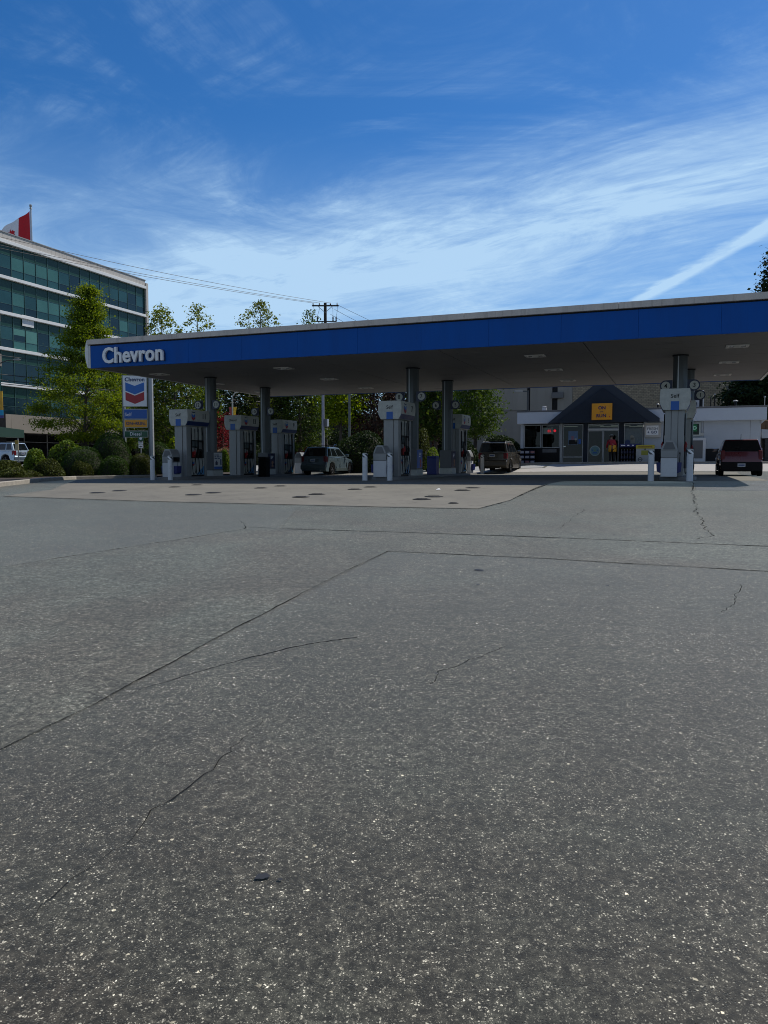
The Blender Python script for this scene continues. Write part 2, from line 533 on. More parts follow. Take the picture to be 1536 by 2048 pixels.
    col = gs.outputs[0]
    L(col, b.inputs['Base Color'])
    ad = N(T, 'ShaderNodeMath', operation='ADD'); L(mul(n2.outputs[0], 0.5), ad.inputs[0]); L(ca, ad.inputs[1])
    ad2 = N(T, 'ShaderNodeMath', operation='SUBTRACT'); L(ad.outputs[0], ad2.inputs[0]); L(mul(pit, 1.2), ad2.inputs[1])
    bp = N(T, 'ShaderNodeBump', inp={'Strength': 0.5, 'Distance': 0.004}); L(ad2.outputs[0], bp.inputs['Height'])
    L(bp.outputs[0], b.inputs['Normal'])
    MATS[name] = m
    return m

ASPHALT = asphalt_mat('asphalt', (0.024, 0.0222, 0.0165), (0.58, 0.535, 0.41), 0.62, 0.22, spk=98.0, sheen=0.50)
ASPH_BLUE = asphalt_mat('asphalt_newer', (0.049, 0.0475, 0.0370), (0.45, 0.43, 0.335), 0.5, 0.14, spk=110.0, sheen=0.34)
ASPH_DARK = asphalt_mat('asphalt_dark', (0.055, 0.056, 0.057), (0.30, 0.30, 0.28), 0.2, 0.1)
CONC_SLAB = mat('slab_concrete', (0.158, 0.147, 0.118), 0.85, var=0.16, scale=0.9, dirt=0.45, bump=0.3, bscale=60)
ROAD = mat('road_asphalt', (0.30, 0.30, 0.29), 0.85, var=0.12, scale=0.5, bump=0.2)
PAVE = mat('pavement_concrete', (0.36, 0.34, 0.31), 0.85, var=0.1, scale=1.0, bump=0.2)
KERB = mat('kerb_concrete', (0.33, 0.30, 0.25), 0.85, var=0.2, scale=3.0, dirt=0.3, bump=0.3)
TAR = mat('crack_tar', (0.024, 0.022, 0.019), 0.95, var=0.4, scale=30, spec=0.05)
BLUE = mat('fascia_blue', (0.001, 0.075, 0.33), 0.4, spec=0.15, var=0.10, scale=1.6, dirt=0.12, streak=True)
NAVY = mat('navy_panel', (0.020, 0.027, 0.038), 0.6, var=0.12, scale=1.2, spec=0.2)
COPING = mat('coping_metal', (0.56, 0.50, 0.44), 0.55, var=0.12, scale=1.3, dirt=0.45, streak=True)
SOFFIT = mat('soffit_panel', (0.20, 0.195, 0.19), 0.7, var=0.10, scale=0.35, dirt=0.12)
WHITE = mat('white_paint', (0.60, 0.60, 0.59), 0.5, var=0.06, scale=2.5, dirt=0.22)
OFFWHITE = mat('aged_white', (0.47, 0.47, 0.42), 0.55, var=0.12, scale=5.0, dirt=0.35)
GREY = mat('grey_metal', (0.27, 0.27, 0.26), 0.42, metal=0.2, var=0.08, scale=2.0)
MIDGREY = mat('mid_grey_panel', (0.12, 0.12, 0.118), 0.5, var=0.08, scale=2.0)
COLGREY = mat('column_grey', (0.10, 0.11, 0.112), 0.38, metal=0.3, var=0.12, scale=0.8, streak=True)
DARK = mat('dark_plastic', (0.010, 0.010, 0.011), 0.5, var=0.2, spec=0.2)
BLACK = mat('black_rubber', (0.006, 0.006, 0.006), 0.75, var=0.2, spec=0.15)
CHROME = mat('bright_metal', (0.62, 0.62, 0.62), 0.25, metal=1.0, var=0.05)
PANELBLUE = mat('panel_blue', (0.006, 0.095, 0.38), 0.4, var=0.08)
BLUEBIN = mat('bin_blue', (0.006, 0.014, 0.13), 0.45, var=0.1)
LOGOBLUE = mat('logo_blue', (0.008, 0.13, 0.46), 0.35, var=0.12, scale=4)
LOGORED = mat('logo_red', (0.36, 0.008, 0.018), 0.35, var=0.12, scale=4)
LOGONAVY = mat('lettering_navy', (0.006, 0.030, 0.12), 0.4, var=0.05)
LETTER = mat('letter_white', (0.80, 0.80, 0.79), 0.35, var=0.04)
ORANGE = mat('sign_orange', (0.74, 0.31, 0.008), 0.4, var=0.06)
DGREEN = mat('diesel_green', (0.005, 0.085, 0.032), 0.4, var=0.08)
RED = mat('plain_red', (0.50, 0.015, 0.015), 0.45, var=0.08)
YELLOW = mat('yellow_panel', (0.72, 0.46, 0.02), 0.5, var=0.08)
BRICKBEIGE = None
# ================================================================== GROUND
def heights_mesh(xs, ys, off=0.0):
    nx, ny = len(xs), len(ys)
    vs = [(x, y, H(x, y) + off) for y in ys for x in xs]
    fs = [(j * nx + i, j * nx + i + 1, (j + 1) * nx + i + 1, (j + 1) * nx + i) for j in range(ny - 1) for i in range(nx - 1)]
    return vs, fs

def axis(parts):
    out = []
    for a, b, s in parts:
        n = max(1, round((b - a) / s))
        out += [a + (b - a) * i / n for i in range(n)]
    out.append(parts[-1][1])
    return out

def ground():
    xs = axis([(-900, -120, 60), (-120, -40, 8), (-40, 40, 1.0), (40, 120, 8), (120, 900, 60)])
    ys = axis([(-60, -4, 8), (-4, 14, 1.5), (14, 30, 0.5), (30, 70, 1.0), (70, 130, 6), (130, 1600, 90)])
    vs, fs = heights_mesh(xs, ys)
    b = MB(); b.add(vs, fs)
    o = b.build('ground', ASPHALT, smooth=True)
    tag(o, kind='structure')
ground()

def drape(name, poly, matr, off, cell=0.8, kind='structure', label=None, cat=None):
    """a flat sheet with a polygon outline laid over the ground"""
    bm = bmesh.new()
    vs = [bm.verts.new((p[0], p[1], 0)) for p in poly]
    bm.faces.new(vs)
    x0 = min(p[0] for p in poly); x1 = max(p[0] for p in poly)
    y0 = min(p[1] for p in poly); y1 = max(p[1] for p in poly)
    x = math.floor(x0 / cell) * cell + cell
    while x < x1:
        bmesh.ops.bisect_plane(bm, geom=bm.verts[:] + bm.edges[:] + bm.faces[:], plane_co=(x, 0, 0), plane_no=(1, 0, 0)); x += cell
    y = math.floor(y0 / cell) * cell + cell
    while y < y1:
        bmesh.ops.bisect_plane(bm, geom=bm.verts[:] + bm.edges[:] + bm.faces[:], plane_co=(0, y, 0), plane_no=(0, 1, 0)); y += cell
    bmesh.ops.triangulate(bm, faces=bm.faces)
    for v in bm.verts: v.co.z = H(v.co.x, v.co.y) + off
    bmesh.ops.recalc_face_normals(bm, faces=bm.faces)
    me = bpy.data.meshes.new(name); bm.to_mesh(me); bm.free()
    me.materials.append(matr)
    if len(me.polygons) and me.polygons[0].normal.z < 0: me.flip_normals()
    o = bpy.data.objects.new(name, me); COL.objects.link(o)
    tag(o, label, cat, kind=kind)
    return o

# concrete forecourt slab (its near edge and right-hand corner as in the photograph)
slab_px = [(6, 993), (300, 1003), (768, 1014.5), (955, 1018), (1020, 1001), (1090, 969)]
slab = [G(*p) for p in slab_px]
r0 = slab[-1]
slab += [(r0[0] + 1.2, r0[1] + 3.0), CP(21.5, 1.0), CP(27.5, 1.2), CP(27.5, 16.5), CP(-2.0, 16.5), CP(-2.6, 2.0), (slab[0][0] - 0.0, slab[0][1] + 3.0)]
drape('concrete_slab', slab, CONC_SLAB, 0.010, cell=1.0)

# newer, bluish asphalt patches between the seams
patchA = [G(-60, 1146), G(0, 1135), G(250, 1096), G(487, 1059), G(768, 1064.5), G(1150, 1078), G(1440, 1090), G(1640, 1098),
          G(1640, 1149), G(1536, 1143), G(1100, 1118), G(775, 1103), G(480, 1252), G(190, 1408), G(0, 1500), G(-60, 1534)]
drape('asphalt_patch', patchA, ASPH_BLUE, 0.004, cell=0.5)
patchB = [G(1392, 981), G(1388, 966), G(1330, 961), (G(1330, 961)[0] + 3, G(1330, 961)[1] + 3.5), CP(33, 3), G(1700, 983)]
drape('dark_asphalt_patch', patchB, ASPH_DARK, 0.004, cell=1.0)

# bluish asphalt apron to the right of the slab
patchC = [G(957, 1019), G(1093, 970.5), G(1380, 966.5), G(1388, 981), G(1700, 984), G(1700, 1098), G(1440, 1089), G(1150, 1077), G(768, 1063.5), G(560, 1058), G(600, 1012.5)]
drape('asphalt_apron', patchC, ASPH_BLUE, 0.005, cell=0.5)

# cracks and seams
def crack(pts_px, w, seed, jit=0.3, mat_=TAR, name='pavement_crack', world=False):
    rnd = random.Random(seed)
    P = [Vector(p if world else G(*p)) for p in pts_px]
    out = []
    for a, b in zip(P[:-1], P[1:]):
        n = max(2, int((b - a).length / 0.05))
        n = min(n, 260)
        for i in range(n): out.append(a.lerp(b, i / n))
    out.append(P[-1])
    mb = MB(); vs = []; fs = []
    wob = 0.0
    for i, p in enumerate(out):
        d = out[min(i + 1, len(out) - 1)] - out[max(i - 1, 0)]
        if d.length < 1e-6: d = Vector((1, 0))
        n_ = Vector((-d.y, d.x)).normalized()
        wob = wob * 0.85 + rnd.uniform(-1, 1) * jit * 0.06
        if i % 7 == 0: tgt = rnd.choice((0.25, 0.5, 0.8, 1.1))
        cw = tgt if i == 0 else cw + (tgt - cw) * 0.3
        ww = w * cw * rnd.uniform(0.5, 1.3)
        c = p + n_ * wob
        for s in (-1, 1):
            q = c + n_ * s * ww / 2
            vs.append((q.x, q.y, H(q.x, q.y) + (0.0065 if q.y < 14 else 0.016)))
    for i in range(len(out) - 1):
        fs.append((2 * i, 2 * i + 1, 2 * i + 3, 2 * i + 2))
    mb.add(vs, fs)
    o = mb.build(name, mat_)
    tag(o, kind='structure')
    return o

crack([(0, 1500), (60, 1470), (190, 1408), (330, 1333), (480, 1252), (640, 1168), (775, 1103)], 0.011, 1, 0.10)
crack([(190, 1408), (260, 1390), (390, 1345), (500, 1315), (620, 1292), (712, 1276)], 0.011, 2, 0.30)
crack([(-20, 1862), (60, 1830), (150, 1745), (270, 1680), (350, 1600), (400, 1550), (480, 1480), (545, 1425)], 0.0065, 3, 0.42)
crack([(0, 1135), (250, 1096), (487, 1059)], 0.022, 4, 0.15)
crack([(500, 1055), (768, 1064), (1150, 1077), (1440, 1090), (1536, 1094)], 0.022, 5, 0.15)
crack([(775, 1103), (1100, 1118), (1300, 1131), (1536, 1143)], 0.018, 6, 0.15)
crack([(1386, 982), (1392, 1010), (1398, 1032), (1412, 1052), (1424, 1072), (1400, 1080)], 0.022, 7, 0.5)
crack([(487, 1059), (492, 1050), (478, 1042)], 0.018, 8, 0.4)
crack([(1170, 1020), (1130, 1048), (1124, 1058)], 0.010, 9, 0.3)
crack([(860, 1370), (880, 1345), (960, 1315), (1010, 1295)], 0.006, 10, 0.3)
crack([(1480, 1170), (1470, 1210), (1440, 1225)], 0.006, 11, 0.3)
crack([(6, 994), (300, 1004), (768, 1015.5), (955, 1019), (1020, 1002), (1094, 970)], 0.05, 12, 0.05)
crack([(1386, 982), (1386, 966)], 0.05, 13, 0.1)
crack([(1375, 963), (1536, 965), (1640, 966)], 0.05, 14, 0.1)

STAIN = mat('oil_stain', (0.022, 0.022, 0.022), 0.5, var=0.2)
def blot(c_px, r, seed, asp=1.0):
    rnd = random.Random(seed)
    c = G(*c_px)
    pts = []
    for i in range(30):
        a = 2 * pi * i / 30
        rr = r * (1 + 0.22 * sin(2 * a + seed) + 0.12 * sin(5 * a + 2 * seed) + rnd.uniform(-0.06, 0.06))
        pts.append((c[0] + cos(a) * rr, c[1] + sin(a) * rr * asp))
    drape('oil_stain', pts, STAIN, 0.0075 if c[1] < 14 else 0.012, cell=0.5)
blot((525, 1756), 0.022, 1); blot((560, 1762), 0.008, 2); blot((958, 1141), 0.05, 3); blot((1010, 1010), 0.02, 4)

# underground tank covers on the slab
COVER = mat('cover_steel', (0.075, 0.07, 0.062), 0.5, metal=0.4, var=0.2, scale=8)
cover_proto = None
def cover(px, py, r, label):
    global cover_proto
    x, y = G(px, py)
    if cover_proto is None:
        t = thing('manhole_cover', label, 'manhole cover', (x, y, H(x, y) + 0.010), 0, 'tank covers set in the forecourt slab')
        b = MB(); b.lathe([(0.21, 0.0), (0.21, 0.010), (0.18, 0.012), (0.18, 0.007), (0.0001, 0.007)], 28)
        b.build('cover_rim', COVER, t)
        b = MB(); b.lathe([(0.175, 0.006), (0.175, 0.014), (0.16, 0.018), (0.001, 0.018)], 28)
        for i in range(-3, 4):
            b.box(-0.12, 0.12, i * 0.035 - 0.006, i * 0.035 + 0.006, 0.018, 0.022)
        b.build('cover_lid', mat('lid_steel', (0.045, 0.042, 0.038), 0.55, metal=0.2, var=0.3, scale=10), t)
        cover_proto = t
        return t
    t = dup(cover_proto, (x, y, H(x, y) + 0.010), 0, label)
    t.scale = (r / 0.36, r / 0.36, 1)
    return t
covers = [
 (195, 986.5, .36, 'near cover of the leftmost pair of dark tank covers on the slab'),
 (239, 982.5, .36, 'far cover of the leftmost pair of dark tank covers on the slab'),
 (350, 975, .34, 'dark tank cover left of centre in the back pair below the left pump'),
 (394, 970.8, .34, 'farthest dark tank cover, near the shadow edge below the left pump'),
 (387, 990.5, .37, 'near cover of the second close pair from the left on the slab'),
 (427, 986.5, .37, 'far cover of the second close pair from the left, with sunlit rim'),
 (522, 977, .35, 'dark tank cover in the middle back pair, the left of the two'),
 (561, 973, .35, 'dark tank cover in the middle back pair, the right of the two'),
 (602, 995, .38, 'near cover of the pair in the middle of the slab before the silver car'),
 (634, 989.5, .38, 'far cover of the pair in the middle of the slab before the silver car'),
 (710, 979.5, .36, 'dark tank cover in front of the centre pump, left of two'),
 (741, 975, .36, 'dark tank cover in front of the centre pump, right of two'),
 (844, 999.5, .38, 'tank cover with bright rim at the near right of the slab'),
 (868, 994, .40, 'large dark tank cover just behind the bright rimmed one on the right'),
 (907, 1007.5, .20, 'smallest and nearest tank cover by the right corner of the slab'),
 (925, 981.5, .38, 'near cover of the rightmost pair of tank covers on the slab'),
 (946, 976.5, .38, 'far cover of the rightmost pair of tank covers on the slab'),
]
for c in covers: cover(*c)

# street and pavements behind
def strip(name, pts, m, off, cell=2.0):
    return drape(name, pts, m, off, cell)
# street beyond the station (runs roughly along u) and the lane by the shop
strip('street', [CP(-45, 19), CP(17, 19), CP(17, 31.0), CP(-45, 31.0)], ROAD, 0.006, 3.0)
strip('side_street', [(-52, 52), (-22, 52), (-22.5, 64), (-24, 110), (-50, 110)], ROAD, 0.012, 4.0)
strip('shop_forecourt', [CP(10, 16.8), CP(42, 16.8), CP(42, 26.5), CP(17.2, 26.5), CP(17.2, 18.8), CP(10, 18.8)], PAVE, 0.006, 1.5)
strip('street_back', [CP(-10, 31.6), CP(16, 31.6), CP(16, 60), CP(-10, 60)], ROAD, 0.006, 4.0)

def kerb_line(name, pts, w=0.16, h=0.13, m=KERB, label=None, cat=None):
    """a real kerb following the ground"""
    P = [Vector(p) for p in pts]; out = []
    for a, b in zip(P[:-1], P[1:]):
        n = max(1, int((b - a).length / 0.8))
        for i in range(n): out.append(a.lerp(b, i / n))
    out.append(P[-1])
    vs = []; fs = []
    for i, p in enumerate(out):
        d = out[min(i + 1, len(out) - 1)] - out[max(i - 1, 0)]
        n_ = Vector((-d.y, d.x)).normalized()
        for s, zz in ((-1, -0.1), (-1, h - 0.02), (-0.8, h), (0.8, h), (1, h - 0.02), (1, -0.1)):
            q = p + n_ * s * w / 2
            vs.append((q.x, q.y, H(p.x, p.y) + zz))
    k = 6
    for i in range(len(out) - 1):
        for j in range(k):
            fs.append((i * k + j, i * k + (j + 1) % k, (i + 1) * k + (j + 1) % k, (i + 1) * k + j))
    fs.append(tuple(range(k))); fs.append(tuple((len(out) - 1) * k + j for j in range(k - 1, -1, -1)))
    b = MB(); b.add(vs, fs)
    o = b.build(name, m)
    tag(o, kind='structure')
    return o

# planter with soil, kerbed, on the left
pl = [G(-70, 988), G(0, 973), G(90, 962.5), G(150, 958.5), G(312, 955.5)]
pl2 = [(pl[-1][0] + 1.0, pl[-1][1] + 5.5), (-9.5, 44.6), (-9.0, 51.5), (-17, 56), (-25, 55), (-31, 52)]
SOIL = mat('soil', (0.045, 0.032, 0.022), 0.95, var=0.3, scale=4, bump=0.6)
drape('planting_bed', pl + pl2, SOIL, 0.10, 0.9)
kerb_line('kerb', [(p[0], p[1]) for p in pl], 0.18, 0.16)
kerb_line('kerb_back', [CP(-40, 18.6), CP(9, 18.6)], 0.2, 0.10)
PINKKERB = mat('kerb_red', (0.40, 0.17, 0.12), 0.8, var=0.2)
kerb_line('street_kerb', [CP(-45, 31.4), CP(16.5, 31.4)], 0.3, 0.22, PINKKERB)

# pump islands
def island(u, v0, v1, w=1.25):
    pts = []
    n = 8
    for i in range(n + 1):
        a = pi + pi * i / n
        pts.append((cos(a) * w / 2, v0 + w / 2 + sin(a) * w / 2))
    for i in range(n + 1):
        a = pi * i / n
        pts.append((cos(a) * w / 2, v1 - w / 2 + sin(a) * w / 2))
    x, y = CP(u, 0)
    xm, ym = CP(u, (v0 + v1) / 2)
    b = MB(); b.prism(pts, 'z', -0.1, 0.12)
    o = b.build('pump_island', mat('island_concrete', (0.19, 0.185, 0.175), 0.85, var=0.15, scale=2, dirt=0.3), bevel=0.02, loc=(x, y, H(xm, ym)), rz=CA)
    tag(o, kind='structure')
    return H(xm, ym) + 0.12
ISL = {}
for k, u in (('a', 2.9), ('b', 13.45), ('c', 24.6)):
    ISL[k] = island(u, 1.3, 15.6)

rq = random.Random(77)
for k in range(7):
    px_, py_ = rq.uniform(60, 1480), rq.uniform(1040, 1300)
    blot((px_, py_), rq.uniform(0.004, 0.016) * (1.4 if py_ < 1400 else 0.8), 100 + k)
# scrap of paper on the slab
xx, yy = G(876, 981)
b = MB(); b.add([(-0.06, -0.05, 0.012), (0.07, -0.03, 0.02), (0.05, 0.06, 0.045), (-0.05, 0.05, 0.015), (0.0, 0.0, 0.05)], [(0, 1, 4), (1, 2, 4), (2, 3, 4), (3, 0, 4)])
tag(b.build('paper_scrap', mat('scrap_white', (0.7, 0.7, 0.7), 0.7), loc=(xx, yy, H(xx, yy) + 0.01)), 'small crumpled white paper scrap lying on the concrete slab', 'litter')
# ================================================================== CANOPY
SZ = EYE + 4.2        # soffit height
CL, CD = 28.5, 16.1
def chevron_mark(mb, cx, cz, w, y, mt, mb_, th=0.012, top=True):
    """two stacked V bars in the x-z plane at y (facing -y)"""
    k = w * 0.34
    for j, m in ((0, mt), (1, mb_)):
        z = cz - j * w * 0.44
        pts = [(cx - w / 2, z), (cx, z - k), (cx + w / 2, z), (cx + w / 2, z - w * 0.40), (cx, z - w * 0.40 - k), (cx - w / 2, z - w * 0.40)]
        mb.prism(pts, 'y', y - th, y, m)

def build_canopy():
    zb = 0
    t = thing('fuel_canopy', 'large flat fuel station canopy with blue fascia standing over the pumps', 'canopy', (FL[0], FL[1], 0), CA)
    # blue fascia: four bands butted at corners
    f0, f1 = SZ - 0.02, SZ + 0.95
    b = MB()
    for k in range(11):
        wk = (CL - 0.24) / 11; b.box(0.12 + wk * k + 0.0015, 0.12 + wk * (k + 1) - 0.0015, 0, 0.10, f0, f1)
    b.box(0.12, CL - 0.12, CD - 0.10, CD, f0, f1)
    b.build('fascia', BLUE, t, bevel=0.01)
    for xe0 in (0.0, CL - 0.12):
        b = MB(); b.box(xe0, xe0 + 0.12, -0.01, CD + 0.01, f0, f1 + 0.03)
        b.build('end_fascia', mat('end_white', (0.60, 0.60, 0.58), 0.5, var=0.1, dirt=0.3, streak=True), t, bevel=0.01)
    # curved white bulge on the left end
    pts = [(0.0, f1 + 0.22)] + [(-0.15 * sin(pi * (0.12 + 0.86 * i / 10)) - 0.02, f1 + 0.22 - (f1 + 0.2 - f0) * i / 10) for i in range(11)] + [(0.0, f0 + 0.02)]
    b = MB(); b.prism(pts, 'y', -0.02, CD + 0.02, 0)
    o = b.build('bull_nose', mat('nose_white', (0.72, 0.72, 0.70), 0.5, var=0.06, dirt=0.2), t)
    # dark reveal then coping in lengths
    b = MB(); b.box(0.10, CL - 0.10, 0.05, CD - 0.05, f1, f1 + 0.055)
    b.build('reveal', DARK, t)
    joints = [0, 1.6, 6.4, 11.8, 17.2, 22.6, 27.2, CL]
    b = MB()
    for a, c in zip(joints[:-1], joints[1:]):
        b.box(a + 0.006, c - 0.006, -0.09, 0.16, f1 + 0.055, f1 + 0.27)
    b.box(0.006, 0.20, 0.17, CD, f1 + 0.05, f1 + 0.262); b.box(CL - 0.2, CL, 0.17, CD, f1 + 0.05, f1 + 0.262); b.box(0.21, CL - 0.21, CD - 0.2, CD + 0.05, f1 + 0.05, f1 + 0.262)
    b.build('coping', COPING, t, bevel=0.008)
    b = MB(); b.box(0.11, CL - 0.11, 0.11, CD - 0.11, f1 - 0.05, f1 + 0.10)
    b.build('roof_deck', MIDGREY, t)
    # soffit in long panels with narrow joints
    b = MB()
    y = 0.11
    edges = [0.11, 2.95, 5.6, 8.25, 10.9, 13.5, CD - 0.11]
    xe = [0.13, 5.35, 10.7, 16.1, 21.4, CL - 0.13]
    for a, c in zip(edges[:-1], edges[1:]):
        for xa, xc in zip(xe[:-1], xe[1:]):
            n = 7
            for i in range(n):
                p0 = a + (c - a) * i / n; p1 = a + (c - a) * (i + 1) / n
                g = 0.03 if i == n - 1 else 0.004
                b.box(xa, xc - 0.030, p0, p1 - g, SZ, SZ + 0.03)
    b.build('soffit', SOFFIT, t)
    b = MB(); b.box(0.13, CL - 0.13, 0.105, CD - 0.105, SZ + 0.04, SZ + 0.06)
    b.build('soffit_backing', DARK, t)
    # lamps
    LAMPF = mat('lamp_frame', (0.66, 0.64, 0.60), 0.5, var=0.1, dirt=0.2)
    LAMPD = mat('lamp_lens', (0.22, 0.22, 0.21), 0.2, var=0.1)
    for u in (1.45, 8.1, 19.25, 26.5):
        for v in (3.1, 7.9, 12.8):
            lb = MB()
            w, d = 0.38, 0.30
            lb.box(u - w, u + w, v - d, v - d + 0.07, SZ - 0.04, SZ - 0.001); lb.box(u - w, u + w, v + d - 0.07, v + d, SZ - 0.04, SZ - 0.001)
            lb.box(u - w, u - w + 0.10, v - d + 0.072, v + d - 0.072, SZ - 0.038, SZ - 0.001); lb.box(u + w - 0.10, u + w, v - d + 0.072, v + d - 0.072, SZ - 0.038, SZ - 0.001)
            fr = lb.build('canopy_light', LAMPF, t, bevel=0.006)
            lb = MB(); lb.box(u - w + 0.102, u + w - 0.102, v - d + 0.072, v + d - 0.072, SZ - 0.02, SZ - 0.002)
            lb.box(u - 0.12, u + 0.12, v - 0.05, v + 0.05, SZ - 0.05, SZ - 0.021, 1)
            lb.build('light_lens', [LAMPD, LAMPF], fr)
    for (u, v) in ((5.0, 1.7), (17.0, 1.4), (24.2, 1.4), (12, 14.6)):
        b = MB(); b.box(u - 0.45, u + 0.45, v - 0.01, v + 0.01, SZ - 0.012, SZ - 0.001); b.box(u - 0.45, u + 0.45, v + 0.3, v + 0.32, SZ - 0.012, SZ - 0.001)
        b.box(u - 0.45, u - 0.43, v + 0.011, v + 0.299, SZ - 0.012, SZ - 0.001); b.box(u + 0.43, u + 0.45, v + 0.011, v + 0.299, SZ - 0.012, SZ - 0.001)
        b.build('access_hatch', SOFFIT, t)
    # lettering
    b = MB(); b.text('Chevron', (2.48, -0.05, SZ + 0.475), (1, 0, 0), (0, 0, 1), height=0.70, width=3.18, depth=0.10, bold=0.022)
    b.build('lettering', LETTER, t)
    b = MB(); b.text('Chevron', (2.50, -0.004, SZ + 0.475), (1, 0, 0), (0, 0, 1), height=0.72, width=3.22, depth=0.02, bold=0.022)
    b.build('letter_return', LOGONAVY, t)
    # columns
    cols = [(2.9, 5.2, '12', '11'), (2.8, 10.8, '10', '9'), (13.45, 5.2, '8', '7'), (13.45, 10.8, '6', '5'), (24.6, 5.0, '4', '3'), (24.95, 10.1, '2', '1')]
    for i, (u, v, nl, nr) in enumerate(cols):
        x, y = CP(u, v); g = H(x, y)
        b = MB()
        b.lathe([(0.285, g - 0.1), (0.285, SZ + 0.01)], 8, (u, v), rot=pi / 8)
        c = b.build('column', COLGREY, t, bevel=0.03, seg=3, autosmooth=0.5)
        b = MB(); b.lathe([(0.32, SZ - 0.05), (0.32, SZ - 0.002)], 8, (u, v), rot=pi / 8); b.build('column_collar', DARK, c)
        b = MB(); b.box(u - 0.09, u - 0.05, v - 0.285, v - 0.262, g + 1.3, SZ - 0.06); b.build('highlight_strip', mat('highlight_pale', (0.42, 0.44, 0.45), 0.35, metal=0.3), c)  # pale strip paints the vertical highlight of the column as colour
        # cladding box at the foot
        b = MB(); b.box(u - 0.31, u + 0.31, v - 0.34, v + 0.50, g + 0.40, g + 1.32)
        b.build('column_box', MIDGREY, c, bevel=0.02)
        b = MB(); b.box(u - 0.33, u + 0.33, v - 0.36, v + 0.52, g + 0.1, g + 0.398)
        b.build('column_base', OFFWHITE, c, bevel=0.015)
        # poster on the right-hand face
        pm = [WHITE, PANELBLUE, mat('poster_dark', (0.012, 0.016, 0.06), 0.3), mat('poster_skin', (0.30, 0.17, 0.10), 0.5), mat('poster_red', (0.33, 0.03, 0.03), 0.4), LOGONAVY, LETTER]
        b = MB(); xf = u + 0.312
        y0, y1, z0, z1 = v - 0.28, v + 0.44, g + 0.46, g + 1.27
        if i == 0:
            b.box(xf, xf + 0.012, y0, y1, z0, z1, 0); b.box(xf + 0.012, xf + 0.016, y0, y1, z0, z0 + 0.13, 1)
            for k, w in enumerate((0.42, 0.60, 0.52)):
                for q in range(int(w / 0.055)):
                    if (q * 7 + k * 3) % 5 != 4:
                        b.box(xf + 0.012, xf + 0.015, y0 + 0.05 + q * 0.055, y0 + 0.05 + q * 0.055 + 0.040, z1 - 0.14 - k * 0.085, z1 - 0.085 - k * 0.085, 5)
            b.box(xf + 0.012, xf + 0.015, y0 + 0.12, y0 + 0.32, z0 + 0.20, z0 + 0.36, 2); b.box(xf + 0.012, xf + 0.015, y0 + 0.16, y0 + 0.28, z0 + 0.365, z0 + 0.42, 2)
            b.box(xf + 0.012, xf + 0.015, y0 + 0.55, y0 + 0.66, z0 + 0.20, z0 + 0.5, 5)
        else:
            b.box(xf, xf + 0.012, y0, y1, z0 - 0.0, z1, 2 if i in (1, 3, 5) else 1)
            for k in range(3):
                b.box(xf + 0.012, xf + 0.015, y0 + 0.25, y0 + 0.55 - 0.06 * k, z1 - 0.16 - k * 0.07, z1 - 0.125 - k * 0.07, 6)
            b.disc((xf + 0.014, y0 + 0.46, z0 + 0.30), 0.11, 'x', 0.004, 16, 3 if i in (1, 3) else 4)
            b.box(xf + 0.012, xf + 0.0165, y0 + 0.36, y0 + 0.56, z0 + 0.05, z0 + 0.18, 4 if i == 2 else 3)
        b.build('poster', pm, c)
        # round number discs either side
        zs = g + (3.62 if i < 4 else 3.62)
        for s, num in ((-1, nl), (1, nr)):
            b = MB()
            cx = u + s * 0.52
            b.prism([(u + s * 0.27, zs - 0.22), (cx, zs - 0.22), (cx, zs + 0.22), (u + s * 0.27, zs + 0.22)], 'y', v - 0.30, v - 0.27, 1)
            b.disc((cx, v - 0.315, zs), 0.215, 'y', 0.05, 28, 1)
            b.disc((cx, v - 0.345, zs), 0.165, 'y', 0.012, 28, 0)
            sg = b.build('number_sign', [OFFWHITE, mat('sign_navy', (0.008, 0.014, 0.05), 0.4)], c)
            b = MB(); b.text(num, (cx, v - 0.352, zs), (1, 0, 0), (0, 0, 1), height=0.17, depth=0.006, bold=0.01)
            b.build('sign_number', DARK, c)
    return t
canopy = build_canopy()

# ================================================================== PUMPS
def pump_end_profile():
    # rounded trapezoid of the head: wide at the top, drawn in at the bottom
    w = 0.52; h = 0.76
    return [(-w * 0.94, 0.76), (-w * 0.99, 0.60), (-w, 0.38), (-w * 0.95, 0.2), (-w * 0.78, 0.02), (-w * 0.72, 0.0),
            (w * 0.72, 0.0), (w * 0.78, 0.02), (w * 0.95, 0.2), (w, 0.38), (w * 0.99, 0.60), (w * 0.94, 0.76)]

